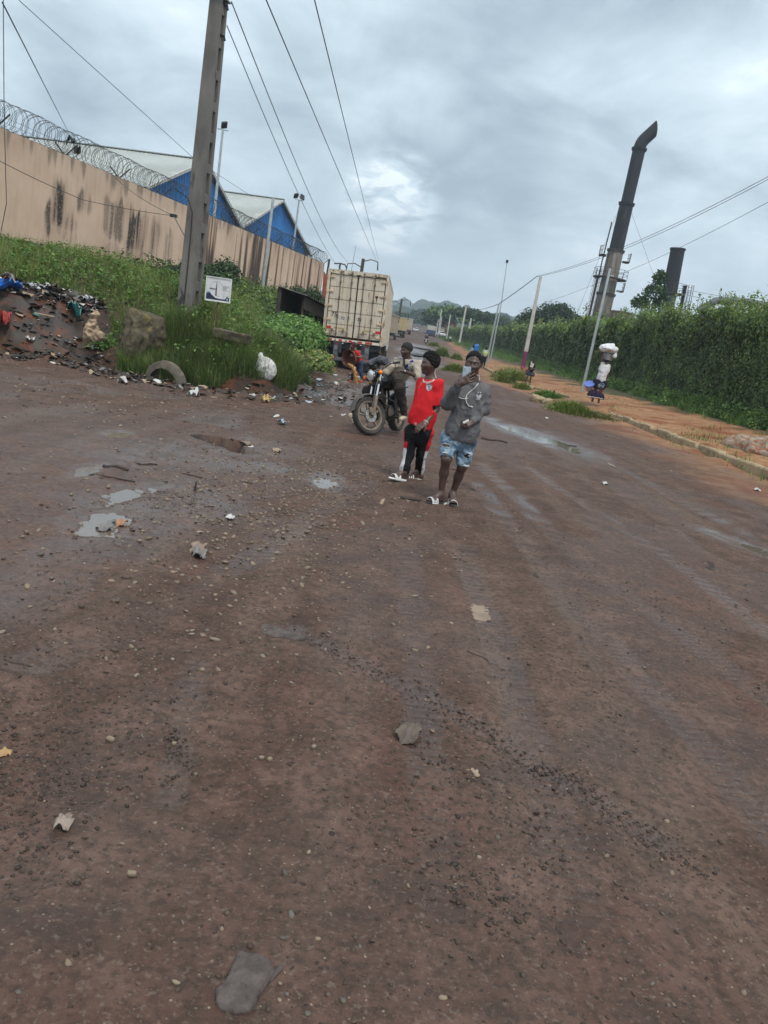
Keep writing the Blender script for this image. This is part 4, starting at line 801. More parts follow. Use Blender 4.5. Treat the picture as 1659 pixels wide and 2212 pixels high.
# shoots standing up out of the top
def shoots(n, y0, y1, big=1.0):
    Ps, Ns = [], []
    for _ in range(n):
        y = y0*(y1/y0)**rng.uniform(); ln = rng.uniform(.25, .9)*big; b = np.array([float(hx(y))-14+rng.uniform(-.3, .8), y-70, float(htop(y))]); d = np.array([rng.normal(0, .35), rng.normal(0, .35), 1]); m_ = int(16*ln+7)
        t = rng.uniform(0, 1, m_); Ps.append(b+d*t[:, None]*ln+rng.normal(0, .06, (m_, 3))); Ns.append(rng.normal(0, 1, (m_, 3))+[0, 0, .4])
    P = np.concatenate(Ps); n_ = len(P); return leafcloud(P, np.concatenate(Ns), rng.uniform(.09, .17, n_)*big, tints(n_, G_IVY, .3)*1.2, .5, 0)
parts.append(shoots(330, 24, 60, 1.05)); parts.append(shoots(60, 60, 140, 1.5))
off = 0; VS, FS, TS = [], [], []
for v_, f_, t_ in parts: VS.append(v_); FS.append(f_+off); TS.append(t_); off += len(v_)
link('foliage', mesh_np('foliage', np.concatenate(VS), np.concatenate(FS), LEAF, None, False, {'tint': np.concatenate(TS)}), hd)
# grass ----------------------------------------------------------------
def blades(name, X, Y, H, Wd, cols, seg=3, lean=.5, kind='stuff', w=None, gray=1.0):
    n = len(X); Z = zfun(X, Y, False)-.04; az = rng.uniform(0, 6.28, n); le = rng.uniform(.1, lean, n)*H; fx, fy = np.cos(az), np.sin(az); sxx, syy = -fy, fx; rows = []
    for i in range(seg+1):
        t = i/seg; c = le*t*t; w_ = Wd*(1-t**1.5*.95)*.5; zz = H*t*(1-.25*t*le/np.maximum(H, .01)); px, py = X+fx*c, Y+fy*c; rows.append(np.stack([px-sxx*w_, py-syy*w_, Z+zz], 1)); rows.append(np.stack([px+sxx*w_, py+syy*w_, Z+zz], 1))
    V = np.stack(rows, 1).reshape(-1, 3); k = 2*(seg+1); b = (np.arange(n)*k)[:, None]; F = np.concatenate([b+np.array([[2*i, 2*i+1, 2*i+3, 2*i+2]]) for i in range(seg)])
    pat = fbm(X*.8, Y*.8, None, 3, 81); t_ = tints(n, cols, .25, w)*(1+.35*np.clip(pat, -.8, .8))[:, None]*gray
    return tag(link(name, mesh_np(name, V, F, GRASSM, None, False, {'tint': np.repeat(t_, k, 0)})), kind=kind)
def bank_pts(n, x0, x1, y0, y1, dmin, keep=None):
    x = rng.uniform(x0, x1, n); y = y0*(y1/y0)**rng.uniform(0, 1, n); d = embank(x, y)+.35*fbm(x*.9, y*.9, None, 3, 82); k = d > dmin
    hp = heap(x, y)+.25*fbm(x*.8, y*.8, None, 3, 83); k &= ~(hp > .22); k &= ~((x < -6.3) & (d < .8)); k &= x > -1.35*y*.78-1
    wl = x*nW[0]+y*nW[1]; k &= (wl < WOFF-.1)
    if keep is not None: k &= keep(x, y, d)
    return x[k], y[k], d[k]
x, y, d = bank_pts(118000, -20, -2.2, 15.6, 31, .5); H = rng.uniform(.16, .42, len(x))*(1+.5*fbm(x*.7, y*.7, None, 3, 84)); blades('bank_grass', x, y, np.clip(H, .1, .75), rng.uniform(.010, .020, len(x)), G_GR, 3, .8, w=[.3, .25, .2, .15, .10])
x, y, d = bank_pts(36000, -20, -3, 30, 62, .4); blades('bank_grass', x, y, rng.uniform(.35, .8, len(x)), rng.uniform(.025, .05, len(x)), G_GR, 2, .7, w=[.3, .25, .2, .15, .10])
# longer tufts along the lip above the road
x, y, d = bank_pts(52000, -6.9, -2.2, 15.6, 20.5, .12, lambda x, y, d: d < 1.5); blades('tall_grass', x, y, rng.uniform(.25, .62, len(x)), rng.uniform(.010, .018, len(x)), [(.065, .12, .032), (.09, .15, .038), (.125, .18, .055), (.17, .165, .07), (.05, .085, .028)], 3, 1.0)
# seed stalks / yellowing stems
x, y, d = bank_pts(9000, -14, -2.2, 16, 30, .6); blades('dry_stalks', x, y, rng.uniform(.4, .85, len(x)), rng.uniform(.006, .011, len(x)), [(.20, .19, .075), (.17, .15, .07), (.13, .16, .05)], 2, .5)
def weeds(name, X, Y, hs, lsz, per, cols, kind='stuff', mul=1.0):
    Ps, Ns, Sz = [], [], []; Z = zfun(X, Y, False)
    for i in range(len(X)):
        m_ = int(per*rng.uniform(.6, 1.4)); h = hs[i]; t = rng.uniform(.1, 1, m_); a = rng.uniform(0, 6.28, m_); rr = h*.42*rng.uniform(.2, 1, m_)*(1.15-.6*t)
        Ps.append(np.stack([X[i]+rr*np.cos(a), Y[i]+rr*np.sin(a), Z[i]+h*t], 1)); Ns.append(np.stack([np.cos(a)*.6, np.sin(a)*.6, np.full(m_, .9)], 1)+rng.normal(0, .3, (m_, 3))); Sz.append(lsz*rng.uniform(.6, 1.4, m_))
    P = np.concatenate(Ps); V, F, T = leafcloud(P, np.concatenate(Ns), np.concatenate(Sz), tints(len(P), cols, .28)*mul, .55, .25)
    return tag(link(name, mesh_np(name, V, F, LEAF, None, False, {'tint': T})), kind=kind)
x, y, d = bank_pts(2300, -17, -2.4, 16, 34, .7); weeds('broadleaf_weeds', x, y, rng.uniform(.2, .55, len(x)), .085, 34, G_GR[:3]+G_BR[:2])
x, y, d = bank_pts(700, -18, -4, 30, 60, .6); weeds('broadleaf_weeds', x, y, rng.uniform(.5, 1.1, len(x)), .16, 32, G_GR[:3]+G_DK[:2])
# verge along the hedge foot and tufts on the path
y = 22*(220/22)**rng.uniform(0, 1, 60000); x = hx(y)-.1-np.abs(rng.normal(0, 1, len(y)))*(1.35+1.2*sst(y, 50, 110)); k = fbm(x*.8, y*.5, None, 3, 85)-(hx(y)-x-1.3-2.2*sst(y, 50, 110))*.55 > -.15; x, y = x[k], y[k]; blades('verge_grass', x, y, rng.uniform(.12, .4, len(x))*(1+y*.004), rng.uniform(.014, .026, len(x))*(1+y*.012), G_BR+[(.1, .14, .04)], 2, .8)
y = 23*(215/23)**rng.uniform(0, 1, 1300); x = hx(y)-.5-np.abs(rng.normal(0, .55, len(y))); weeds('verge_weeds', x, y, rng.uniform(.25, .7, len(y))*(1+y*.004), .12, 34, G_BR+G_IVY[1:3])
y = 13*(80/13)**rng.uniform(0, 1, 16000); x = kerbx(y)+rng.uniform(-.5, 5.5, len(y)); k = fbm(x*1.2, y*.9, None, 3, 86)+.25*np.exp(-np.abs(x-kerbx(y)-.1)/.25) > .42; x, y = x[k], y[k]; blades('path_grass', x, y, rng.uniform(.05, .22, len(x)), rng.uniform(.010, .02, len(x))*(1+y*.01), G_GR, 2, .9)
def tuft(px, py, Y, r_, h, n, lb, cols=G_GR, leafy=0, group=None):
    p = aty(px, py, Y); c = (p[0], p[1], zat(p[0], p[1], False)-.05); r = tag(empty('grass_tuft', c), lb, 'grass tuft', group)
    X = rng.normal(0, r_*.5, n); Yy = rng.normal(0, r_*.6, n); H = h*np.exp(-(X**2+Yy**2)/(r_*r_*1.4))*rng.uniform(.5, 1.2, n)+.05; az = np.arctan2(Yy, X)+rng.normal(0, .7, n); le = rng.uniform(.2, .9, n)*H; Wd = rng.uniform(.014, .03, n)*(1+Y*.02); rows = []
    for i in range(4):
        t = i/3; cc = le*t*t; w_ = Wd*(1-t**1.5*.95)*.5; px_, py_ = X+np.cos(az)*cc, Yy+np.sin(az)*cc; zz = zfun(px_*0+c[0]+X, py_*0+c[1]+Yy, False)-c[2]-.03+H*t; rows.append(np.stack([px_+np.sin(az)*w_, py_-np.cos(az)*w_, zz], 1)); rows.append(np.stack([px_-np.sin(az)*w_, py_+np.cos(az)*w_, zz], 1))
    V = np.stack(rows, 1).reshape(-1, 3); b = (np.arange(n)*8)[:, None]; F = np.concatenate([b+np.array([[2*i, 2*i+1, 2*i+3, 2*i+2]]) for i in range(3)])
    tag(link('blades', mesh_np('blades', V, F, GRASSM, None, False, {'tint': np.repeat(tints(n, cols, .25), 8, 0)}), r), kind='stuff')
    if leafy:
        P = np.stack([rng.normal(0, r_*.5, leafy), rng.normal(0, r_*.5, leafy), rng.uniform(.05, h, leafy)], 1); P[:, 2] *= np.exp(-(P[:, 0]**2+P[:, 1]**2)/(r_*r_*1.5)); V, F, T = leafcloud(P, rng.normal(0, .6, (leafy, 3))+[0, 0, 1], rng.uniform(.07, .15, leafy)*(1+Y*.012), tints(leafy, cols, .3), .5, .2); link('leaves', mesh_np('leaves', V, F, LEAF, None, False, {'tint': T}), r)
    return r
D6 = lambda x, y: ((1200+x/2.3042)/1.15732, (640+y/2.3042)/1.15732)
tuft(*D6(510, 925), 27.5, .75, .42, 1500, 'thick green tuft on the road edge where the kerb breaks off', G_GR, 500)
tuft(*D6(640, 945), 27.2, 1.0, .22, 1100, 'dry yellowish tuft where the kerb begins', [(.12, .13, .05), (.16, .15, .06), (.08, .11, .035)])
tuft(*D6(190, 690), 46, .9, .8, 1100, 'bushy weeds growing over the broken kerb left of the schoolgirl', G_GR, 600)
tuft(*D6(150, 660), 50, .8, .75, 700, 'tall weeds on the kerb edge in front of the thin steel pole', G_GR, 300)
tuft(*D6(395, 738), 37, .5, .3, 500, 'low tuft on the path right of the schoolgirl', G_BR, 250)
tuft(*D6(432, 765), 35, .4, .25, 400, 'small bright tuft on the path between schoolgirl and pole', G_BR, 200)
tuft(*D6(240, 770), 40.5, .45, .35, 420, 'tuft hanging over the kerb below the schoolgirl', G_GR, 150)
D4 = lambda x, y: ((960+x/5.53)/1.15732, (640+y/5.53)/1.15732)
tuft(*D4(1000, 1455), 50, .62, .55, 1000, 'wide grass clump on the road edge just left of the boy with the phone', G_GR, 500)
tuft(*D4(810, 1280), 80, .62, .95, 900, 'round grass clump in mid distance right of the far motorbike', G_GR, 500)
tuft(*D4(1020, 1300), 78, .5, .6, 500, 'grass clump on the orange bank behind the road edge', G_GR, 300)
tuft(*D4(700, 1188), 125, .9, .7, 500, 'low grass patch beside the far motorbike', G_GR, 300)
# shrubs on the bank and at the wall
def shrub(px, py, Y, w_, h, n, ls, cols, lb, name='shrub', sink=.1):
    p = aty(px, py, Y); base = (p[0], p[1], zat(p[0], p[1], False)-sink); lob = [((rng.uniform(-w_, w_)*.6, rng.uniform(-w_, w_)*.4, h*rng.uniform(.3, .7)), np.array([w_*.55, w_*.5, h*.38])*rng.uniform(.7, 1.2)) for _ in range(7)]
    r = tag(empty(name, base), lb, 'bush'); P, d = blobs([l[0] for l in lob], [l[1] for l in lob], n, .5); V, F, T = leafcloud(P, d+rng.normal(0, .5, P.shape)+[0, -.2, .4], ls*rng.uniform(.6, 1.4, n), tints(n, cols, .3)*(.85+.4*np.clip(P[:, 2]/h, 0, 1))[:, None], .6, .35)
    link('leaves', mesh_np('leaves', V, F, LEAF, None, False, {'tint': T}), r); mb = MB()
    for l in lob: mb.tube([(0, 0, -.2), tuple(np.array(l[0])*.6), tuple(l[0])], [.03, .02, .008], 4)
    mb.build('stems', bark, r); return r
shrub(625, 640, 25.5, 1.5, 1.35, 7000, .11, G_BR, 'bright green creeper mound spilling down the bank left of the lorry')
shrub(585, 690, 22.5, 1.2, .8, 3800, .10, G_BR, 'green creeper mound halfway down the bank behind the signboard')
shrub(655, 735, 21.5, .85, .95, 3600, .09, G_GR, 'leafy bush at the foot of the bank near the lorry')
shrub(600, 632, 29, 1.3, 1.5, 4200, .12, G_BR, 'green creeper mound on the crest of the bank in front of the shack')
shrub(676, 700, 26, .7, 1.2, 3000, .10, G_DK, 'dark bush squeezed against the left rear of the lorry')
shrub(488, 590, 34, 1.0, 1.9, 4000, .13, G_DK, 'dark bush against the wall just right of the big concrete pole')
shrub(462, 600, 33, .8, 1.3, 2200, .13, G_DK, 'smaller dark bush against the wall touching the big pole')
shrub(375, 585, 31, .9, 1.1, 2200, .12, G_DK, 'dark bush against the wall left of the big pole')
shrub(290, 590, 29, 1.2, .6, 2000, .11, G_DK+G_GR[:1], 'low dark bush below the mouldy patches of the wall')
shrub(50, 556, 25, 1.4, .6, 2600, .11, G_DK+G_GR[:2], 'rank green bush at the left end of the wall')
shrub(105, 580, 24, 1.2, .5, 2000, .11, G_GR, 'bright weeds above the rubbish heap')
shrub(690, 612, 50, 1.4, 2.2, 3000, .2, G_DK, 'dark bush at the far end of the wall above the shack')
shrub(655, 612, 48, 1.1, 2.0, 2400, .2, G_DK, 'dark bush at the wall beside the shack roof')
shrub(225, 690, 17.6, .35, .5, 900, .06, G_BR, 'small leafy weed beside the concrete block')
for i, (px, y0, y1) in enumerate(((198, 555, 600), (365, 560, 600))):     # dry vines up the wall
    s_, zb = onW(px, y1, WOFF-.06); _, zt = onW(px, y0, WOFF-.06); p = uW*s_+nW*(WOFF-.05); n = 260; t = rng.uniform(0, 1, n); P = np.stack([p[0]+rng.normal(0, .09, n), p[1]+rng.normal(0, .09, n), zb+(zt-zb)*t], 1); V, F, T = leafcloud(P, np.tile(-nW, (n, 1))+rng.normal(0, .4, (n, 3)), rng.uniform(.05, .12, n), tints(n, G_DK+[(.09, .06, .03)], .3), .6, .5)
    tag(link('climbing_vine', mesh_np('climbing_vine', V, F, LEAF, None, False, {'tint': T})), ('dry vine climbing the wall under the first mouldy patches', 'dark vine climbing the wall just left of the big pole')[i], 'vine')
# trees -----------------------------------------------------------------
p = aty(1400, 690, 75); tree('leafy_tree', (p[0], 75, .4), 9.5, [((.1, 0, 8.7), np.array([1.1, 1.0, 1.3])), ((-.9, .2, 7.6), np.array([.9, .8, .8])), ((.9, 0, 7.9), np.array([.85, .8, .9])), ((.3, .3, 6.4), np.array([1.2, 1, 1.0])), ((.2, 0, 10.1), np.array([.5, .5, .8]))], 2800, .30, G_DK+G_BR[:1], 'small airy tree between the two chimneys, above the ivy', .12)
p = aty(1192, 712, 120); tree('mango_tree', (p[0], 120, 2.3), 6.5, [((0, 0, 5.0), np.array([4.2, 3.4, 2.7])), ((-2.8, 0, 4.4), np.array([2.6, 2.2, 2])), ((2.9, 0, 4.6), np.array([2.6, 2.2, 2.2])), ((.5, 0, 6.0), np.array([2.6, 2.2, 1.9])), ((4.2, 0, 3.6), np.array([1.6, 1.6, 1.6]))], 9000, .42, G_DK+[(.05, .085, .03)], 'broad dark round tree behind the ivy, left of the tall chimney', .3)
def ftree(px, py, pyt, Y, w_, cols, lb, n=3000, kind='leafy_tree', nl=6):
    p = aty(px, py, Y); t = aty(px, pyt, Y); h = t[2]-p[2]; lob = [((rng.uniform(-w_, w_)*.65, rng.uniform(-w_, w_)*.5, h*rng.uniform(.42, .84)), np.array([w_*.5, w_*.45, h*.2])*rng.uniform(.7, 1.2)) for _ in range(nl)]
    return tree(kind, tuple(p), h, lob, n, Y*.0036, cols, lb, .25)
ftree(1020, 714, 668, 180, 6.0, G_DK, 'dark round tree right of the red house', 4200)
ftree(968, 722, 655, 240, 6.5, G_BR+G_DK[:1], 'tall bright green tree behind the poles, left of the red house', 3600)
ftree(945, 722, 672, 250, 5.5, G_DK+G_BR[:1], 'green tree standing left of the tall bright one above the blue lorry', 2800)
ftree(1000, 715, 662, 260, 6, G_BR+G_DK[:2], 'airy green tree behind the red house', 1800)
ftree(1062, 712, 682, 230, 7, G_DK+G_BR[:1], 'green tree between the dark round tree and the radio mast', 2600)
ftree(1095, 716, 690, 260, 7, G_DK, 'low dark tree just right of the radio mast foot', 2200)
ftree(908, 716, 668, 420, 10, G_DK, 'flat topped tree on the bluish ridge above the distant lorries', 2600)
ftree(885, 712, 678, 400, 10, G_DK, 'bushy tree over the third lorry in the hazy distance', 2200)
ftree(1075, 695, 680, 480, 9, G_DK, 'hazy tree on the ridge right of the dark round tree', 1600)
# hills with forest -------------------------------------------------------
hillm = mat('forest_hill', (.016, .034, .022), (.03, .05, .032), .02, .95, .0, c3=(.04, .062, .04), t3=.55)
def ridge(Y, pts, depth, seed, amp):
    P = [aty(px, py, Y) for px, py in pts]; x0, x1 = P[0][0], P[-1][0]; n = 220; xs = np.linspace(x0, x1, n); zt = np.interp(xs, [p[0] for p in P], [p[2] for p in P]); rows = []
    for j, f in enumerate(np.linspace(0, 1, 26)):
        yy = Y-depth*(1-f); prof = (np.sin((f-.5)*math.pi)+1)/2; z = zroad(np.array([yy]))[0]-14+(zt-zroad(np.array([yy]))[0]+14)*prof+amp*(np.abs(fbm(xs/(amp*2.6)+seed, np.full(n, yy/(amp*2.6)), None, 4, seed)))*prof; rows.append(np.stack([xs*(yy/Y)**.4, np.full(n, yy), z], 1))
    V = np.concatenate(rows); i_ = np.arange(26*n).reshape(26, n); Q = np.stack([i_[:-1, :-1], i_[:-1, 1:], i_[1:, 1:], i_[1:, :-1]], -1).reshape(-1, 4); tag(link('hills', mesh_np('hills', V, Q, hillm, None, True)), kind='structure')
ridge(620, [(500, 690), (840, 686), (880, 682), (930, 686), (985, 688), (1050, 692), (1120, 700), (1230, 722), (1400, 750), (2200, 840)], 190, 5, 8)
ridge(1050, [(500, 690), (840, 676), (900, 672), (985, 674), (1045, 690), (1090, 688), (1130, 697), (1210, 714), (1300, 742), (2200, 870)], 330, 7, 11)
ridge(1750, [(300, 640), (700, 672), (845, 664), (872, 654), (890, 668), (960, 690), (1200, 735), (2000, 880)], 500, 9, 14)
# air ----------------------------------------------------------------------
hzm = bpy.data.materials.new('air'); hzm.use_nodes = True; t = hzm.node_tree; t.nodes.clear(); o_ = t.nodes.new('ShaderNodeOutputMaterial'); pv = t.nodes.new('ShaderNodeVolumePrincipled'); pv.inputs['Color'].default_value = (.74, .87, 1.0, 1); pv.inputs['Density'].default_value = .00055; pv.inputs['Anisotropy'].default_value = 0; t.links.new(pv.outputs[0], o_.inputs['Volume'])
mb = MB(); mb.box((0, 990, 110), (1900, 1100, 140)); hb = tag(mb.build('haze', hzm), kind='stuff')
# ------------------------------------------------------------------ kerb
kerbm = mat('kerb_concrete', (.36, .27, .16), (.25, .185, .115), 3, .9, .4, 25, c3=(.10, .085, .07), t3=.58)
def kerb_run(y0, y1, lb, top=.205, wid=.17, wob=.012, seed=1, brk=()):
    ysk = np.arange(y0, y1, .12); V = []; F = []
    for i, y_ in enumerate(ysk):
        k = float(kerbx(y_)); zb = zat(k-.12, y_, False)-.12; zt = float(zroad(y_))+top+.012*float(vn(np.array([y_*1.7]), np.array([seed+.5]))[0]); j = wob*float(vn(np.array([y_*3.1]), np.array([seed+2.5]))[0])
        for (b0, b1, dp) in brk:
            if b0 < y_ < b1: zt -= dp*(.6+.4*float(vn(np.array([y_*7]), np.array([3.3]))[0]))
        V += [(k-.05+j, y_, zb), (k-.035+j, y_, zt-.03), (k-.01+j, y_, zt), (k+wid+j, y_, zt+.005), (k+wid+j, y_, zb)]
    for i in range(len(ysk)-1):
        for q in range(4): F.append((i*5+q, (i+1)*5+q, (i+1)*5+q+1, i*5+q+1))
    F.append((0, 1, 2, 3, 4)); n_ = (len(ysk)-1)*5; F.append(tuple(n_+q for q in (4, 3, 2, 1, 0))); mb = MB(); mb.add(V, F); return tag(mb.build('concrete_kerb', kerbm), lb, 'kerb')
kerb_run(11.5, 29.4, 'long worn concrete kerb along the near right side of the road', seed=1, wob=.02, brk=((17.4, 18.6, .035), (19.9, 20.15, .16), (21, 22.4, .05), (23.6, 24.1, .09), (25, 26.4, .06), (27.3, 29.5, .09)))
kerb_run(36.6, 72, 'broken dirt covered kerb along the path by the schoolgirl', seed=4, wob=.05, brk=((41, 41.5, .15), (47, 49, .12), (52, 53, .1)))
for i, (zx, zy, Y, r_) in enumerate(((340, 858, 30.8, .34), (385, 868, 30.2, .26))):
    p = aty(*D6(zx, zy), Y); V, F = Sdf(.04).box((0, 0, .06), (r_, r_*.7, .13), np.eye(3), .05).mesh(.05, 4, seed=9+i)
    o = link('broken_slab', mesh_np('broken_slab', V, F, kerbm, None, False), None, (p[0], p[1], zat(p[0], p[1], False))); o.rotation_euler = (.2-.3*i, .15, .5+i); tag(o, ('larger broken kerb slab lying on the road edge beside the green tuft', 'smaller broken kerb slab lying on the road edge right of the larger one')[i], 'concrete slab')
p = aty(*D6(760, 880), 27.3); mb = MB(); mb.box((0, 0, .03), (.55, .35, .035), roundrot(.06, 'Y'), 0, .01); o = mb.build('cover_slab', kerbm, None, (p[0], p[1], zat(p[0], p[1], False)+.02)); tag(o, 'flat concrete slab on the dirt path in front of the woman', 'concrete slab')
# grey gravel mound at the right edge of the path
V, F = Sdf(.06).ell((0, 0, 0), (1.1, 1.5, .34), k=.1).cut((0, 0, -.12), (0, 0, -1)).mesh(.12, 2.2, seed=5); p = aty(*D6(1640, 1085), 20.5)
tag(link('gravel_heap', mesh_np('gravel_heap', V, F, mat('grey_rubble', (.30, .25, .20), (.19, .14, .105), 5, .95, .8, 30, c3=(.24, .10, .05), t3=.5), None, False), None, (p[0]+.25, p[1], zat(p[0], p[1], False)-.05)), 'heap of grey gravel on the path at the right edge', 'gravel heap')
# ------------------------------------------------------------------ signboard on the bank
tc_ = [aty(450, 597, 18), aty(502, 604, 18), aty(497.5, 655, 18), aty(447, 648, 18)]
ctr = sum(tc_)/4; SW, SH = .575, .525; tilt = math.atan2(tc_[0][2]-tc_[1][2], tc_[1][0]-tc_[0][0])
sb = tag(empty('signboard', (ctr[0], 18, zat(ctr[0], 18)-.2), 0, 0, tilt*.8), 'small white signboard with a drawing of a ship and obelisk, on a rusty stake', 'sign'); hz_ = ctr[2]-sb.location.z
whitep = mat('white_board', (.66, .65, .66), (.56, .55, .55), 3, .55, .05); navy = mat('navy_print', (.012, .018, .05), (.02, .028, .07), 6, .5, 0); ink = mat('grey_ink', (.10, .10, .11), (.16, .16, .17), 8, .6, 0); sky_p = mat('light_blue_print', (.22, .38, .48), (.3, .45, .55), 6, .5, 0)
mb = MB(); mb.box((0, 0, hz_), (SW/2, .012, SH/2)); mb.build('panel', whitep, sb)
mb = MB(); 
for sx_ in (-1, 1): mb.box((sx_*(SW/2-.006), -.014, hz_), (.012, .016, SH/2+.006))
for sz in (-1, 1): mb.box((0, -.0135, hz_+sz*(SH/2-.002)), (SW/2-.02, .015, .01))
mb.build('frame', mat('white_frame', (.7, .7, .66)), sb)
mb = MB(); mb.tube([(.01, .03, -.1), (0, .03, hz_+.2)], .022, 6); mb.build('stake', rusty, sb)
def flat(mb, pts, y=-.0135, mi=0): mb.add([(x, y, hz_+z) for x, z in pts], [tuple(range(len(pts)))], mi)
mb = MB(); w2, h2 = SW/2-.02, SH/2-.03
flat(mb, [(-w2, -h2), (w2, -h2), (w2, -h2+.10), (w2-.03, -h2+.07), (w2-.055, -h2+.12), (w2-.08, -h2+.06), (w2-.13, -h2+.04), (w2-.2, -h2+.03), (0, -h2+.04), (-.08, -h2+.07), (-.14, -h2+.10), (-.18, -h2+.15), (-w2, -h2+.13)])
mb.build('sea_print', navy, sb)
mb = MB(); flat(mb, [(-w2, -h2+.13), (-.19, -h2+.15), (-.17, -h2+.18), (-.21, -h2+.185), (-w2, -h2+.17)], -.0142); mb.build('splash_print', sky_p, sb); mb = MB(); flat(mb, [(w2-.07, -h2+.02), (w2-.03, -h2+.02), (w2-.035, -h2+.07), (w2-.06, -h2+.06)], -.0142); mb.build('splash_print', sky_p, sb)
mb = MB(); flat(mb, [(-.10, -h2+.075), (-.07, -h2+.095), (.03, -h2+.085), (.17, -h2+.06), (.175, -h2+.035), (.02, -h2+.035), (-.05, -h2+.045)], -.0146); mb.build('boat_print', whitep, sb)
mb = MB(); flat(mb, [(-.07, -h2+.095), (-.025, -h2+.095), (-.03, .0), (-.036, .12), (-.045, .17), (-.054, .12), (-.062, 0)], -.0142); flat(mb, [(-.055, -h2+.088), (.03, -h2+.082), (.03, -h2+.09), (-.055, -h2+.096)], -.015)
for x0, x1, z in ((.105, .245, .085), (.11, .225, .062), (.11, .19, .04), (.11, .18, .018), (.105, .24, -.005)): flat(mb, [(x0, z-.005), (x1, z-.005), (x1, z+.004), (x0, z+.004)])
flat(mb, [(.108, -.005), (.113, -.005), (.113, .095), (.108, .095)], -.0144); flat(mb, [(.13, -h2+.06), (.135, -h2+.06), (.14, -.04), (.137, -.04)], -.0143)
mb.tube([(-.045+.13*math.cos(a), -.0135, hz_+.06+.115*math.sin(a)) for a in np.linspace(-.6, 3.6, 26)], .0018, 3); mb.build('emblem_print', ink, sb)
def text(s_, size, m_, parent, M_, name='lettering', ext=.0015, bold=0.0, align='CENTER'):
    cu = bpy.data.curves.new(name, 'FONT'); cu.body = s_; cu.size = size; cu.align_x = align; cu.align_y = 'CENTER'; cu.extrude = ext; cu.offset = bold; o = bpy.data.objects.new(name, cu); COL.objects.link(o)
    dg = bpy.context.evaluated_depsgraph_get(); me = bpy.data.meshes.new_from_object(o.evaluated_get(dg)); bpy.data.objects.remove(o); me.transform(M_); me.materials.clear(); me.materials.append(m_); return link(name, me, parent)
FRONT = Matrix.Rotation(math.pi/2, 4, 'X')
text('S.E.M.A.F.', .042, navy, sb, Matrix.Translation((-.115, -.0145, hz_+.005)) @ FRONT, bold=.002)
# ------------------------------------------------------------------ big litter on the bank
V, F = (Sdf(.022).box((0, 0, .36), (.42, .34, .40), None, .05).ell((-.2, -.3, .68), (.3, .26, .28), k=.08, sub=True).ell((-.45, -.1, .8), (.3, .4, .2), k=.06, sub=True).ell((.02, -.4, .34), (.06, .12, .12), k=.05, sub=True).ell((-.17, -.42, .1), (.08, .1, .25), k=.06, sub=True).cut((.38, 0, .4), (1, 0, .34)).cut((-.42, 0, .2), (-1, 0, .12)).cut((0, -.36, .5), (0, -1, .30))).mesh(.05, 4.2, seed=2)
mossy = mat('mossy_concrete', (.105, .088, .055), (.052, .043, .029), 3.5, .95, .7, 22, c3=(.15, .115, .042), t3=.6)
bp = aty(300, 725, 16.9); o = tag(link('concrete_block', mesh_np('concrete_block', V, F, mossy, None, True), None, (bp[0]+.05, 16.9, bp[2]-.38)), 'mossy broken concrete block leaning on the bank among rubbish', 'concrete block'); o.rotation_euler = (.10, .12, .75); o.scale = (.9, .9, 1.12)
for i, (px, py, w_, lb) in enumerate(((500, 722, .42, 'low mossy concrete beam beneath the signboard'), (385, 690, .30, 'short concrete slab at the foot of the big pole'))):
    p = aty(px, py, 17.2+i*.9); V, F = Sdf(.025).box((0, 0, 0), (w_, .12, .10), None, .02).mesh(.015, 6, seed=3+i); o = tag(link('concrete_beam', mesh_np('concrete_beam', V, F, mossy, None, False), None, tuple(p+[0, 0, -.04])), lb, 'concrete beam'); o.rotation_euler = (0, .05, -.25)
V, F = Sdf(.02).ell((0, 0, .25), (.24, .17, .3), k=.05).ell((.06, 0, .5), (.12, .1, .16), k=.1).ell((-.02, 0, .6), (.05, .05, .1), k=.06).mesh(.035, 6, (1), 7) if False else Sdf(.02).ell((0, 0, .2), (.22, .16, .24), k=.05).cone((.0, 0, .3), (-.07, 0, .56), .13, .03, k=.09).mesh(.03, 6, (1, 1, 1), 7)
p = aty(577, 812, 16.9); o = tag(link('sack', mesh_np('sack', V, F, mat('white_woven_sack', (.62, .61, .58), (.45, .44, .42), 8, .7, .4, 60), None, True), None, (p[0], 16.9, zat(p[0], 16.9)-.06)), 'torn white woven sack dumped at the foot of the grassy bank', 'sack'); o.rotation_euler = (0, -.25, .3)
# half buried tyre
ty = aty(366, 812, 15.95); R_ = .44; mb = MB(); pts = [(R_*math.cos(a), 0, R_*math.sin(a)) for a in np.linspace(-.4, math.pi+.35, 30)]; prof = []; V = []; F = []; ps = [(-.10, -.10), (-.085, .0), (-.05, .045), (.05, .045), (.085, .0), (.10, -.10), (.085, -.1), (.04, -.01), (-.04, -.01), (-.085, -.1)]
for x_, _, z_ in pts:
    c, s_ = x_/R_, z_/R_
    for (ly, lr) in ps: V.append(((R_+lr)*c, ly, (R_+lr)*s_))
k = len(ps)
for i in range(len(pts)-1):
    for j in range(k): F.append((i*k+j, i*k+(j+1) % k, (i+1)*k+(j+1) % k, (i+1)*k+j))
mb.add(V, F); o = mb.build('tyre', mat('old_tyre', (.15, .13, .10), (.085, .072, .058), 7, .85, .3), None, (ty[0], 15.75, -.06), smooth=True); o.rotation_euler = (.12, .06, -.3); tag(o, 'old muddy tyre half buried upright at the edge of the rubbish', 'tyre')
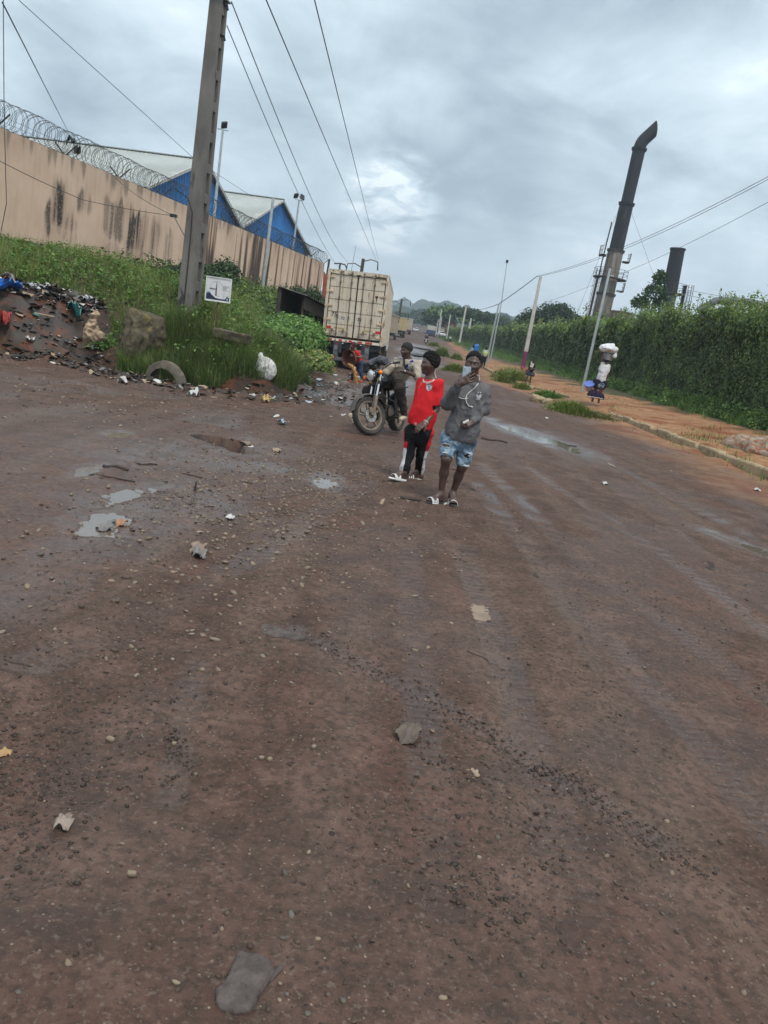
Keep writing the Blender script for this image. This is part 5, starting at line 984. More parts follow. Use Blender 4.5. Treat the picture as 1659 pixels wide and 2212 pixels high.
# litter carpet -----------------------------------------------------------
LM = [mat('litter_white', (.55, .54, .52), (.40, .385, .365), 9, .6), mat('litter_grey', (.22, .21, .20), (.14, .13, .125), 9, .6), mat('litter_black', (.02, .02, .022), (.035, .033, .032), 9, .4), mat('litter_tan', (.34, .26, .18), (.24, .18, .125), 9, .8), mat('litter_dark', (.055, .042, .035), (.035, .028, .024), 9, .8), mat('litter_blue', (.03, .12, .30), (.025, .08, .2), 9, .5), mat('litter_red', (.36, .045, .04), (.25, .03, .03), 9, .5), mat('litter_teal', (.04, .2, .19), (.03, .14, .14), 9, .5), mat('litter_pale_blue', (.36, .42, .48), (.28, .32, .37), 9, .5)]
def litter(name, X, Y, R, w, up=.0, tall=.38):
    n = len(X); Z = zfun(X, Y)+up; g = np.array([(-1, -1), (0, -1.1), (1, -.9), (-1.1, 0), (0, 0), (1, .1), (-.9, 1), (.1, 1.1), (1, 1)], float); F0 = np.array([(0, 1, 4, 3), (1, 2, 5, 4), (3, 4, 7, 6), (4, 5, 8, 7)])
    a = rng.uniform(0, 6.28, n); ca, sa = np.cos(a)[:, None], np.sin(a)[:, None]; G = g[None]*(1+rng.normal(0, .25, (n, 9, 2))); G[..., 1] *= rng.uniform(.3, 1, (n, 1)); px, py = G[..., 0]*R[:, None], G[..., 1]*R[:, None]; tl = rng.normal(0, .22, (n, 2, 1)); hz2 = np.abs(rng.normal(0, tall*.5, (n, 9)))*R[:, None]+px*tl[:, 0]+py*tl[:, 1]; hz2 -= hz2.min(1, keepdims=True)*.8
    V = np.stack([px*ca-py*sa+X[:, None], px*sa+py*ca+Y[:, None], hz2+Z[:, None]+.004], -1).reshape(-1, 3); F = (F0[None]+(np.arange(n)*9)[:, None, None]).reshape(-1, 4); mi = np.repeat(rng.choice(len(LM), n, p=np.array(w)/np.sum(w)), 4)
    return tag(link(name, mesh_np(name, V, F, LM, mi), None), kind='stuff')
seg = np.array([(-9.2, 15.2), (-7, 16.3), (-5.4, 15.5), (-4.2, 15.1), (-2.9, 15.8), (-1.9, 17.2), (-1.9, 19.5), (-2.6, 23.5), (-3.2, 27.5)]); t_ = rng.uniform(0, len(seg)-2.2, 3000); i_ = t_.astype(int); f_ = (t_-i_)[:, None]; q = seg[i_]*(1-f_)+seg[i_+1]*f_+rng.normal(0, .42, (3000, 2)); k = (embank(q[:, 0], q[:, 1]) < .5) & (rng.uniform(0, 1, 3000) < np.where(q[:, 0] < -5, .7, .32)); q = q[k]
litter('litter', q[:, 0], q[:, 1], .018+.062*rng.uniform(0, 1, len(q))**2, [.45, .9, .9, 1.3, 9, .03, .05, .03, .15])
x = rng.uniform(-12, -6.2, 950); y = rng.uniform(15.7, 19.6, 950); k = (heap(x, y) > .3); x, y = x[k], y[k]; litter('litter', x, y, .02+.075*rng.uniform(0, 1, len(x))**2.6, [.8, 1.0, .5, 1.2, 7, .05, .08, .05, .4])
x = rng.uniform(-12, -7.6, 1500); y = hpy(x)-np.abs(rng.normal(0, .36, 1500))+.12-(x+7.6)*.0; litter('litter', x, y, .025+.085*rng.uniform(0, 1, len(x))**2.2, [2.6, 2.6, 2, 1.4, 3.5, .15, .15, .1, .8], 0, .8)
x, y = fan(200, 5, 26); litter('litter', x, y, .012+.03*rng.uniform(0, 1, len(x))**2, [.5, 1.5, 1.5, 3, 4, .03, .05, .03, .1])
x = rng.uniform(-3.6, -.8, 240); y = rng.uniform(17, 30, 240); k = embank(x, y) < 0; litter('litter', x[k], y[k], .02+.065*rng.uniform(0, 1, k.sum())**2, [2.5, 2.5, .8, 2, 3, .1, .1, .1, .8])
def lay(px, py, r_, mi, lb, cat, flat=.4, seed=1, name='plastic_scrap', rz_=0.0, z0=None, lift=.004):
    g = gz(px, py, 0) if z0 is None else gpt(px, py); return scrap(name, (g[0], g[1], zat(g[0], g[1])+lift-.01), r_, LM[mi] if isinstance(mi, int) else mi, lb, cat, flat, seed, rz_)
lay(20, 632, (.36, .2), mat('blue_sheet', (.015, .15, .55), (.012, .10, .40), 6, .4), 'crumpled bright blue plastic sheet on the rubbish heap', 'plastic sheet', .55, 3, z0=.95)
lay(2, 722, (.22, .16), 6, 'crumpled red plastic bag at the left edge of the rubbish', 'plastic bag', 1.2, 5, z0=.35)
lay(160, 690, (.17, .13), 7, 'small teal plastic bag in the rubbish left of the concrete block', 'plastic bag', 1.2, 8, z0=.55)
lay(65, 742, (.14, .07), 0, 'white plastic scrap at the lower edge of the rubbish heap', 'plastic bag', .8, 9, z0=.1)
lay(205, 758, (.11, .08), 8, 'whitish plastic scrap on dark soil left of the tyre', 'plastic bag', .9, 10, z0=.1)
lay(418, 853, (.16, .1), 0, 'white plastic bag lying right of the half buried tyre', 'plastic bag', .9, 11)
lay(265, 826, (.12, .08), 0, 'white crumpled bag on the road edge left of the tyre', 'plastic bag', .9, 12)
lay(575, 868, (.12, .09), mat('yellow_litter', (.45, .32, .12), (.34, .22, .09), 9, .6), 'yellowish crumpled wrapper in the litter below the white sack', 'wrapper', 1, 13)
lay(640, 872, (.26, .07), 0, 'whitish strip of sacking in the litter near the drain', 'plastic strip', .5, 14)
p = gpt(82, 683); mb = MB(); mb.tube([(-.34, -.08, .06), (.34, .08, .03)], .022, 6); o = mb.build('wooden_pole', LM[3], None, (p[0], p[1], zat(p[0], p[1])+.0)); tag(o, 'pale stick lying on the brown soil of the rubbish heap', 'stick')
p = gpt(285, 745); mb = MB(); mb.tube([(-.2, 0, .05), (.2, .1, .12)], .03, 6); tag(mb.build('pipe', LM[0], None, (p[0], p[1]-.3, zat(p[0], p[1]-.3)+.05)), 'short white pipe sticking from the grass under the concrete block', 'pipe')
V, F = Sdf(.02).cone((0, 0, 0), (.02, 0, .5), .12, .05, k=.05).cone((0, 0, .05), (.22, -.05, .02), .09, .05, k=.06).mesh(.075, 6, seed=4); p = aty(200, 700, 16.9); tag(link('sack', mesh_np('sack', V, F, mat('tan_cloth', (.42, .31, .21), (.28, .20, .135), 6, .8, .4), None, True), None, (p[0], 16.9, p[2]-.25)), 'dirty tan cloth draped over a stump left of the concrete block', 'cloth')
# single things on the near road ------------------------------------------
slabm = mat('slate_brown', (.105, .084, .076), (.066, .051, .046), 22, .75, .9, 55, c3=(.04, .031, .028), t3=.6)
def slab(px, py, a, b_, th, rz_, lb, m_=slabm, seed=1, name='flat_stone', cat='stone', wr=None, lift=.35):
    wr = wr or min(a, b_)*.22
    g = gz(px, py, .01); V, F = Sdf(max(.006, min(a, b_)/14)).box((0, 0, 0), (a, b_, th), None, th*.8).cut((a*.7, b_*.9, 0), (1, .8, 0)).cut((-a*.8, -b_*.75, 0), (-1, -.7, 0)).cut((a*.9, -b_*.7, 0), (.8, -1, 0)).mesh(wr, 9, seed=seed)
    o = link(name, mesh_np(name, V, F, m_, None, False), None, (g[0], g[1], zat(g[0], g[1])+th*lift)); o.rotation_euler = (.04, -.03, rz_); return tag(o, lb, cat)
slab(527, 2130, .032*1.5, .085, .010, -.22, 'grey brown oblong flat stone closest to the camera, at the bottom of the photo', seed=3)
slab(582, 2118, .008, .055, .006, -.5, 'thin sliver of wood beside the oblong flat stone', seed=5, name='wood_sliver', cat='splinter')
slab(610, 1360, .135, .052, .012, -.12, 'long flat grey stone lying alone in the middle left of the road', seed=7)
slab(250, 1290, .024, .016, .010, .3, 'small angular brown stone left of the long flat stone', ST[2], 8, lift=.6); slab(285, 1882, .017, .011, .010, .1, 'small smooth tan stone near the bottom left of the road', ST[0], 9, lift=.7)
slab(240, 1580, .018, .012, .009, -.4, 'squarish tan pebble left of the tyre tread mark', ST[0], 10, lift=.7); slab(378, 1588, .011, .009, .008, .2, 'cube shaped tan pebble on the tyre tread mark', ST[0], 21, lift=.7)
slab(678, 1614, .012, .010, .010, .8, 'pale pyramid shaped pebble right of centre in the near road', ST[3], 11, lift=.7); slab(566, 1630, .013, .010, .010, .2, 'pale pebble, left one of a touching pair', ST[3], 12, lift=.7); slab(584, 1634, .011, .009, .008, .9, 'tan pebble, right one of a touching pair', ST[0], 13, lift=.7)
tan_paper = mat('tan_cardboard', (.27, .20, .15), (.20, .15, .115), 6, .85, .3); mudpap = mat('muddy_paper', (.14, .11, .09), (.09, .07, .058), 8, .8, .3)
lay(1038, 1316, (.15, .075), tan_paper, 'flattened tan cardboard scrap right of the centre of the road', 'cardboard', .12, 21, 'cardboard_scrap', -.2)
lay(882, 1588, (.09, .05), mudpap, 'crumpled muddy sheet in the middle of the near road', 'paper', .5, 22, 'crumpled_paper', -.2)
lay(1020, 1672, (.035, .026), LM[3], 'torn tan scrap below the crumpled muddy sheet', 'paper', .2, 23, 'paper_scrap'); lay(136, 1782, (.034, .028), mat('flaky_pale', (.34, .28, .24), (.22, .175, .15), 12, .8, .5), 'flaky whitish lump on the wet mud at the left', 'paper', .9, 24, 'paper_scrap')
lay(12, 1610, (.03, .022), mat('orange_scrap', (.42, .26, .12), (.3, .18, .09), 12, .7), 'orange tan scrap at the left edge of the near road', 'paper', .4, 25, 'paper_scrap'); lay(432, 1190, (.075, .05), 1, 'dark grey crumpled plastic on the gravel, below the puddles', 'plastic', .9, 26)
lay(500, 1106, (.09, .035), 0, 'white crumpled tissue lying on the gravelly patch', 'tissue', .4, 27, 'tissue'); lay(430, 1174, (.10, .05), tan_paper, 'brown leaf like scrap just above the dark grey plastic', 'leaf', .5, 28, 'dry_leaf')
lay(262, 1120, (.075, .04), mat('orange_leaf', (.38, .2, .12), (.3, .15, .09), 9, .6), 'orange scrap at the right rim of the nearest big puddle', 'leaf', .6, 29, 'dry_leaf'); lay(228, 1127, (.10, .06), 1, 'grey flat lump lying in the nearest big puddle', 'plastic', .5, 30)
lay(598, 971, (.12, .06), LM[3], 'pale oval scrap right of the pothole', 'scrap', .3, 31, 'cardboard_scrap', .3); lay(530, 955, (.08, .07), tan_paper, 'small tan round scrap beside the pothole', 'scrap', .3, 32, 'cardboard_scrap'); lay(608, 912, (.11, .07), 8, 'clear plastic bag on the road behind the pothole', 'plastic bag', .6, 33); lay(598, 897, (.2, .04), 0, 'white strip lying on the road behind the pothole', 'plastic strip', .15, 34)
lay(868, 893, (.1, .03), 0, 'white scrap left of the motorbike front wheel', 'paper', .3, 35, 'paper_scrap') if False else lay(742, 895, (.13, .04), 0, 'white scrap left of the motorbike front wheel', 'paper', .3, 35, 'paper_scrap')
lay(1307, 1040, (.08, .05), 0, 'tiny white scrap far right on the road', 'paper', .4, 36, 'paper_scrap'); lay(1182, 903, (.14, .05), 0, 'white scrap on the road by the green tuft', 'paper', .4, 37, 'paper_scrap'); lay(1636, 1060, (.06, .05), 0, 'white scrap at the right edge below the kerb', 'paper', .5, 38, 'paper_scrap')
lay(1320, 1003, (.30, .03), LM[3], 'thin pale stick like strip on the road near the kerb', 'strip', .2, 39, 'plastic_strip')
darkw = mat('dark_wood', (.035, .028, .024), (.055, .043, .036), 9, .7)
def stick(px, py, ln, r_, az, lb, bend=.05):
    g = gz(px, py, .01); n = 7; pts = []
    for i in range(n):
        t = i/(n-1)-.5; x_ = g[0]+math.cos(az)*ln*t-math.sin(az)*bend*ln*math.sin(t*5); y_ = g[1]+math.sin(az)*ln*t+math.cos(az)*bend*ln*math.sin(t*5); pts.append((x_, y_, zat(x_, y_)+r_*.7))
    mb = MB(); mb.tube([(a-g[0], b_-g[1], c) for a, b_, c in pts], r_, 5); return tag(mb.build('stick', darkw, None, (g[0], g[1], 0)), lb, 'stick')
stick(1035, 1415, .16, .003, -.9, 'thin curved twig right of the centre of the near road', .15); stick(240, 1027, .42, .008, .08, 'dark stick lying between the two upper puddles', .1); stick(420, 1022, .24, .007, -.1, 'dark stick right of the upper puddles'); stick(250, 1008, .24, .014, -.1, 'dark broken branch above the stick between the puddles', .1); stick(318, 1000, .2, .008, .3, 'short dark twig above the muddy clods', .2)
stick(886, 1079, .22, .017, -.15, 'flat dark splinter in front of the boy in red'); stick(1067, 955, .5, .02, -.2, 'dark stick lying behind the two boys', .04); stick(1230, 960, .3, .016, -.35, 'dark twig by the long puddle on the right'); stick(40, 1414, .12, .004, 0, 'thin dark twig on the wet mud at the left', .1); stick(1640, 1770, .05, .0016, -.9, 'fine pale straw at the right edge of the near road')
g = gz(421, 1050); mb = MB(); mb.tube([(0, 0, -.05), (.01, 0, .09)], [.022, .006], 6); tag(mb.build('peg', darkw, None, (g[0], g[1], zat(g[0], g[1]))), 'small dark peg standing up from the gravel above the white tissue', 'peg')
g = gz(455, 940); mb = MB(); mb.tube([(-.1, .1, .0), (0, .12, .1), (.12, .05, .12), (.1, -.08, .02), (-.03, -.1, -.02)], .009, 5); tag(mb.build('wire_loop', LM[3], None, (g[0]+.05, g[1]+.1, zat(g[0], g[1]))), 'loop of pale wire poking out of the pothole', 'wire')
# ------------------------------------------------------------------ lorries
cream = None
def cream_mat(name, c1, c2, rust=.572):
    mt, t, b = _nodes(name); q = NT(t); n = q.tex('noise', 1.3, 6, (1, 1, .5)); n2 = q.tex('noise', 3.2, 9, (2.4, 1, .5), rough=.7, off=(4, 0, 2)); n3 = q.tex('noise', 14, 6, off=(9, 2, 2)); st = q.tex('noise', 5, 6, (3, 3, .12))
    c = q.ramp(n, [(.35, c1), (.65, c2)]); c = q.mix(q.math('MULTIPLY', q.ramp(st, [(.48, 0.0), (.68, 1.0)]), .5), c, (.30, .225, .155)); c = q.mix(q.ramp(n2, [(rust, 0.0), (rust+.05, .85)]), c, (.23, .115, .05)); c = q.mix(q.math('MULTIPLY', q.ramp(n3, [(.62, 0.0), (.7, 1.0)]), .5), c, (.2, .13, .08))
    t.links.new(c, b.inputs['Base Color']); b.inputs['Roughness'].default_value = .6; q.bump(b, q.tex('noise', 5, 4), .15, .02); return mt
cream = cream_mat('cream_paint', (.60, .535, .43), (.53, .465, .37)); hingem = cream_mat('cream_rusty', (.60, .48, .34), (.52, .40, .27), .56); rodm = mat('rusted_rod', (.20, .155, .115), (.12, .085, .06), 12, .7, .2); gasket = mat('black_rubber', (.022, .02, .018), (.05, .03, .02), 9, .8)
chas = mat('dark_chassis', (.028, .03, .036), (.045, .046, .05), 4, .7, .2); tyrem = mat('tyre_rubber', (.025, .024, .023), (.055, .048, .042), 9, .85, .3); flapm = mat('mud_flap', (.016, .017, .02), (.035, .033, .032), 3, .7); redref = mat('red_reflector', (.55, .035, .035), (.42, .025, .025), 12, .35, 0); whref = mat('white_reflector', (.72, .68, .62), (.6, .56, .5), 12, .4, 0); lampred = mat('red_lens', (.22, .03, .035), (.16, .025, .03), 8, .3, 0); gold = mat('yellow_tape', (.46, .33, .08), (.35, .25, .07), 9, .6, 0); steelgrey = mat('steel_grey', (.14, .15, .165), (.10, .105, .115), 5, .6, .1, metal=.2); rustspot = mat('rust_spot', (.10, .045, .022), (.05, .028, .018), 12, .9)
def wheel(parent, c, r_, w_, name='wheel', rimm=None, ax='X'):
    mb = MB(); R3 = Matrix.Identity(3); mb.lathe([(r_*.55, -w_/2), (r_*.9, -w_/2), (r_*.985, -w_*.38), (r_, -w_*.25), (r_, w_*.25), (r_*.985, w_*.38), (r_*.9, w_/2), (r_*.55, w_/2)], c, ax, 28); o = mb.build(name, tyrem, parent, smooth=True)
    mb = MB(); mb.lathe([(r_*.56, -w_/2+.01), (r_*.5, -w_*.3), (r_*.2, -w_*.25), (r_*.18, -w_*.42), (.001, -w_*.44)], c, ax, 20); mb.lathe([(r_*.56, w_/2-.01), (r_*.5, w_*.3), (r_*.2, w_*.25), (r_*.18, w_*.42), (.001, w_*.44)], c, ax, 20); mb.build('rim', rimm or steelgrey, o, smooth=True); return o
TW, TH0, TH1 = 2.44, 1.13, 3.90        # trailer body: width, floor, roof
pc = aty(770, 700, 31.6); tr = tag(empty('lorry', (pc[0]-.02, 31.6, -.06), math.radians(1.2), 0, -math.radians(2.6)), 'cream container lorry seen from behind, rusty doors numbered 75 and 70', 'lorry')
mb = MB(); w2 = TW/2; Lg = 13.4
for sx_ in (-1, 1):
    ysb = np.arange(.12, Lg-.1, .07); V = []; F = []
    for i, y_ in enumerate(ysb): x_ = sx_*(w2-.01-(.035 if (i % 4) < 2 else 0)); V += [(x_, y_, TH0+.12), (x_, y_, TH1-.1)]
    F = [(2*i, 2*i+1, 2*i+3, 2*i+2) for i in range(len(ysb)-1)]; mb.add(V, F)
    mb.box((sx_*(w2-.04), Lg/2, TH1-.05), (.04, Lg/2, .055)); mb.box((sx_*(w2-.04), Lg/2, TH0+.06), (.045, Lg/2, .08))
mb.box((0, Lg/2, TH1-.02), (w2-.08, Lg/2-.02, .012)); mb.box((0, Lg/2, TH0+.03), (w2-.085, Lg/2-.02, .03)); mb.box((0, Lg-.03, (TH0+TH1)/2), (w2-.085, .03, (TH1-TH0)/2-.07))
for sx_ in (-1, 1): mb.box((sx_*(w2-.055), .035, (TH0+TH1)/2), (.055, .075, (TH1-TH0)/2-.005), None, 0, .012)
mb.box((0, .03, TH1-.085), (w2-.115, .07, .085)); mb.build('container_body', cream, tr)
mb = MB(); mb.box((0, .075, (TH0+TH1)/2), (w2-.11, .012, (TH1-TH0)/2-.16)); mb.build('gasket', gasket, tr)
DZ0, DZ1 = TH0+.20, TH1-.185; HW = (w2-.125)
for sx_ in (-1, 1):
    mb = MB(); xc = sx_*(HW/2+.006); nb = 5; hh = (DZ1-DZ0)
    for i in range(nb):
        z0 = DZ0+hh*i/nb; z1 = DZ0+hh*(i+1)/nb; mb.box((xc, .03, (z0+z1)/2), (HW/2-.022, .028, (z1-z0)/2-.012), None, 0, .006)
    mb.box((xc, .045, (DZ0+DZ1)/2), (HW/2-.02, .02, hh/2-.002)); d = mb.build('door', cream, tr)
    mb = MB()
    for i in range(1, nb): z = DZ0+hh*i/nb; mb.box((xc, .012, z), (HW/2-.03, .012, .011))
    mb.build('door_rib', mat('grimy_rib', (.22, .18, .14), (.15, .12, .09), 9), d)
    for rx in ((.30, .72) if sx_ > 0 else (.28, .70)):
        x_ = sx_*rx if True else 0; x_ = sx_*(.24 if rx < .5 else .68); mb = MB(); mb.tube([(x_, -.035, TH0-.02), (x_, -.035, TH1-.06)], .017, 8); rd = mb.build('lock_rod', rodm, d)
        mb = MB()
        for z in (TH0+.02, TH0+.28, TH0+.98, TH0+1.7, TH0+2.32, TH1-.09): mb.box((x_, -.04, z), (.035, .03, .045 if z > TH0+.3 or z < TH0+.1 else .09), None, 0, .008)
        mb.build('keeper', rodm, rd)
        if True:
            mb = MB(); hx_ = x_-.33 if sx_ < 0 else x_+.33; zz = TH0+.40; mb.tube([(x_, -.05, zz-.06), (x_+(hx_-x_)*.15, -.06, zz), (hx_, -.06, zz+.02)], .014, 6); mb.box(((x_+hx_)/2, -.05, zz+.03), (.04, .03, .06), None, 0, .01); mb.build('handle', rodm, rd)
    for i in range(5):
        z = DZ0+.10+(hh-.22)*i/4; mb = MB(); mb.box((sx_*(w2-.14), -.02, z), (.16, .022, .035), None, 0, .01); mb.tube([(sx_*(w2-.035), -.055, z-.075), (sx_*(w2-.035), -.055, z+.075)], .03, 8); mb.build('hinge', hingem, d)
    mb = MB(); mb.box((sx_*(w2-.23), .0, TH0+.52), (.095, .006, .055)); mb.build('reflector', redref, d)
    mb = MB(); mb.box((sx_*(.57), -.001, TH0+.53), (.21, .004, .018)); mb.build('tape', gold, d)
ML = mat('black_lettering', (.025, .022, .02), (.05, .045, .04), 20, .7, 0)
for s_, x_, z, sz, pl in (('75', -.82, 1.04, .24, 0), ('70', -.47, .92, .17, 1), ('70', .20, .94, .17, 1)):
    if pl: mb = MB(); mb.box((x_, .0005, TH0+z), (.12, .0015, .12)); mb.build('number_plate', mat('pale_sticker', (.62, .57, .5)), tr)
    text(s_, sz, ML, tr, Matrix.Translation((x_, -.006, TH0+z)) @ FRONT, bold=.002)
mb = MB(); V = [(.80+.06*math.cos(a)*(1+.2*math.sin(3*a)), .0, TH0+1.87+.06*math.sin(a)) for a in np.linspace(0, 6, 14)]; mb.add([(a, -.001, c) for a, b_, c in V], [tuple(range(14))]); mb.add([(.78, -.001, TH0+1.82), (.82, -.001, TH0+1.82), (.80, -.001, TH0+1.6), (.785, -.001, TH0+1.6)], [(0, 1, 2, 3)]); mb.build('rust_hole', rustspot, tr)
mb = MB()
for x_, z, w_ in ((-1.02, -.07, .03), (-.83, -.055, .03), (-1.07, -.16, .03), (-.62, -.075, .02), (-.4, -.13, .03), (.02, -.15, .09), (.42, -.15, .13), (.6, -.13, .1), (.9, -.14, .2), (1.0, -.06, .02), (1.12, -.06, .03), (.75, -.15, .05), (-.3, -.15, .06)): mb.box((x_, -.042, TH1+z), (w_, .004, .016+.008*math.sin(x_*9)), roundrot(.1*math.sin(x_*7), 'Y'))
mb.build('rust_patch', rustspot, tr)
mb = MB(); mb.box((0, .04, TH0+.065), (w2-.11, .075, .055)); bar = mb.build('rear_sill', cream, tr); nseg = 16
mb = MB(); mw = MB()
for i in range(nseg):
    x_ = -w2+.14+(TW-.28)*(i+.5)/nseg; (mb if i % 3 == 1 or i == 12 else mw).box((x_, -.038, TH0+.06), ((TW-.28)/nseg/2-.002, .003, .038))
mb.build('red_stripe', redref, bar); mw.build('white_stripe', whref, bar)
mb = MB()
for sx_ in (-.45, .45): mb.box((sx_, 6.5, TH0-.22), (.05, 6.6, .2))
for y_ in np.arange(.3, 13, 1.2): mb.box((0, y_, TH0-.1), (1.1, .04, .09))
mb.box((0, .2, TH0-.13), (w2-.1, .1, .12)); mb.build('chassis', chas, tr)
for sx_ in (-1, 1):
    mb = MB(); mb.box((sx_*(w2-.36), .34, .57), (.36, .012, .50)); mb.build('mud_flap', flapm, tr)
    mb = MB(); mb.box((sx_*.62, .04, .78), (.10, .04, .33)); br = mb.build('bumper_bracket', steelgrey, tr); mb = MB(); mb.box((sx_*.62, -.005, .9), (.06, .012, .09)); mb.build('light_housing', mat('lamp_housing', (.2, .21, .22)), br)
    mb = MB(); mb.lathe([(.001, -.02), (.05, -.02), (.06, .02)], (sx_*.62, .0, 1.05), 'Y', 14); mb.build('tail_light', lampred, br); mb = MB(); mb.add([(sx_*.62-.07, -.004, .50), (sx_*.62+.07, -.004, .50), (sx_*.62, -.004, .63)], [(0, 1, 2)]); mb.build('triangle_reflector', lampred, br)
    mb = MB(); mb.lathe([(.001, -.02), (.07, -.02), (.075, .02)], (sx_*.92, .31, .95), 'Y', 16); mb.build('tail_light', lampred, tr)
mb = MB(); mb.box((0, -.02, .46), (1.08, .04, .065), None, 0, .01); bu = mb.build('bumper', steelgrey, tr)
for sx_ in (-1, 1): mb = MB(); mb.box((sx_*.83, -.064, .46), (.17, .004, .055)); mb.build('reflector', redref, bu)
for x_ in (-.42, .42): mb = MB(); mb.box((x_, .0, TH0-.045), (.09, .03, .018)); mb.build('lamp', whref, tr)
mb = MB(); mb.box((.06, .07, TH0-.16), (.12, .006, .075)); mb.build('number_plate', whref, tr); mb = MB(); mb.box((w2-.06, .1, TH0-.17), (.03, .05, .14), None, 0, .01); mb.box((w2-.03, .1, TH0-.36), (.02, .02, .12), roundrot(.3, 'Y')); mb.build('side_hook', rusty, tr)
for y_ in (.95, 2.3): 
    for x_ in (-.98, -.66, .66, .98): wheel(tr, (x_, y_, .52), .52, .27)
mb = MB(); mb.box((0, 15.0, 2.0), (1.2, 1.1, 1.35), None, 0, .15); cab = mb.build('cab', mat('cab_white', (.55, .55, .54)), tr); mb = MB(); mb.box((0, 13.88, 2.5), (1.0, .02, .5)); mb.build('window', mat('dark_glass', (.02, .025, .03), None, 3, .1, 0), cab)
mb = MB(); mb.box((0, 13.4, .8), (.4, 2.6, .15)); mb.build('tractor_frame', chas, tr)
for y_ in (12.2, 15.2):
    for x_ in (-1.0, 1.0): wheel(tr, (x_, y_, .5), .5, .3)
def lorry(name, rc, Y, rz_, Wd, H0, H1, Ln, mbody, lb, kind='box', mslat=None):
    """rc: right rear upper corner on the sheet; stands on the road there"""
    p = aty(*rc, Y); zb = float(zroad(Y)); r = tag(empty(name, (p[0]-Wd/2*math.cos(rz_), Y, zb), rz_), lb, 'lorry'); H1 = p[2]-zb
    mb = MB(); mb.box((0, Ln/2, (H0+H1)/2), (Wd/2, Ln/2, (H1-H0)/2), None, 0, .04); bd = mb.build('cargo_body', mbody, r); mb = MB()
    n = 7
    if kind in ('rib', 'slat'):
        for i in range(n+1):
            x_ = -Wd/2+Wd*i/n
            if kind == 'rib': mb.box((x_, -.05, (H0+H1)/2), (.05, .06, (H1-H0)/2))
        for z in np.linspace(H0+.1, H1, 8 if kind == 'slat' else 5): mb.box((0, -.04, z), (Wd/2+.02, .045, .05 if kind == 'rib' else .06))
        for i in range(10): mb.box((Wd/2+.04, Ln*(i+.3)/10, (H0+H1)/2), (.05, .06, (H1-H0)/2))
        mb.box((Wd/2+.03, Ln/2, H1-.05), (.07, Ln/2, .09)); mb.build('rib', mslat or mbody, bd)
    else: mb.box((0, Ln/2, H1+.04), (Wd/2+.05, Ln/2+.05, .06)); mb.build('roof_rail', trim_m, bd)
    mb = MB(); mb.box((0, Ln/2, H0-.2), (.5, Ln/2, .18)); mb.box((0, .1, H0-.12), (Wd/2, .1, .1)); mb.box((0, -.02, .62), (Wd/2-.1, .05, .09)); mb.build('chassis', chas, r)
    for y_ in (1.3, 2.7, Ln+.6):
        for x_ in (-Wd/2+.2, Wd/2-.2): wheel(r, (x_, y_, .52), .52, .36)
    for sx_ in (-1, 1): mb = MB(); mb.box((sx_*(Wd/2-.25), -.075, .64), (.16, .01, .06)); mb.build('tail_light', lampred, r); mb = MB(); mb.box((sx_*(Wd/2-.35), .5, .6), (.3, .01, .35)); mb.build('mud_flap', flapm, r)
    mb = MB(); mb.box((0, Ln+1.1, 1.75), (Wd/2-.05, .95, 1.1), None, 0, .12); mb.build('cab', mat('cab_paint_'+name, (.4, .38, .33)), r); return r
yel = cream_mat('yellow_paint', (.56, .46, .24), (.48, .38, .19)); dusty = cream_mat('dusty_white', (.42, .37, .31), (.34, .29, .24)); tarp = mat('tan_tarp', (.46, .36, .22), (.36, .27, .16), 1.5, .85)
lorry('lorry', (843, 676), 116, -.085, 2.6, 1.1, 4, 12, tarp, 'second lorry in the queue, tan slatted rear and grey side', 'slat', dusty)
lorry('lorry', (881, 689.5), 150, .10, 2.7, 1.3, 4, 8, yel, 'yellow ribbed tipper lorry, third in the queue', 'rib', yel)
lorry('lorry', (893, 690), 190, .16, 2.6, 1.0, 4, 11, dusty, 'dusty pale box lorry, last in the queue', 'box')
bluel = mat('blue_tarp', (.05, .085, .15), (.035, .065, .12), 1, .7); lorry('lorry', (941.5, 714.5), 212, -.02, 2.5, .5, 2.4, 7, bluel, 'small dark blue covered lorry driving in the distance', 'box')
# far cars and parked things
def car(p, rz_, c, lb):
    r = tag(empty('car', p, rz_), lb, 'car'); V, F = Sdf(.08).box((0, 0, .62), (.86, 2.1, .32), None, .2).box((0, -.1, 1.1), (.72, 1.1, .34), None, .25, .12).mesh(); link('body', mesh_np('body', V, F, mat('car_paint', c, None, 3, .35, 0), None, True), r)
    mb = MB(); mb.box((0, -1.19, 1.15), (.58, .03, .2)); mb.box((0, 1.0, 1.15), (.58, .03, .2)); mb.build('window', mat('car_glass', (.02, .025, .03), None, 3, .1, 0), r)
    for x_ in (-.78, .78):
        for y_ in (-1.3, 1.3): wheel(r, (x_, y_, .32), .32, .2)
q = D4(785, 1112); p = aty(*q, 205); car((p[0], 205, float(zroad(205))+.35), .2, (.6, .6, .6), 'white car parked by the poles in the far distance')
q = D4(425, 1085); p = aty(*q, 235); car((p[0], 235, float(zroad(235))), 0, (.5, .5, .5), 'pale vehicle beyond the last lorry in the queue')
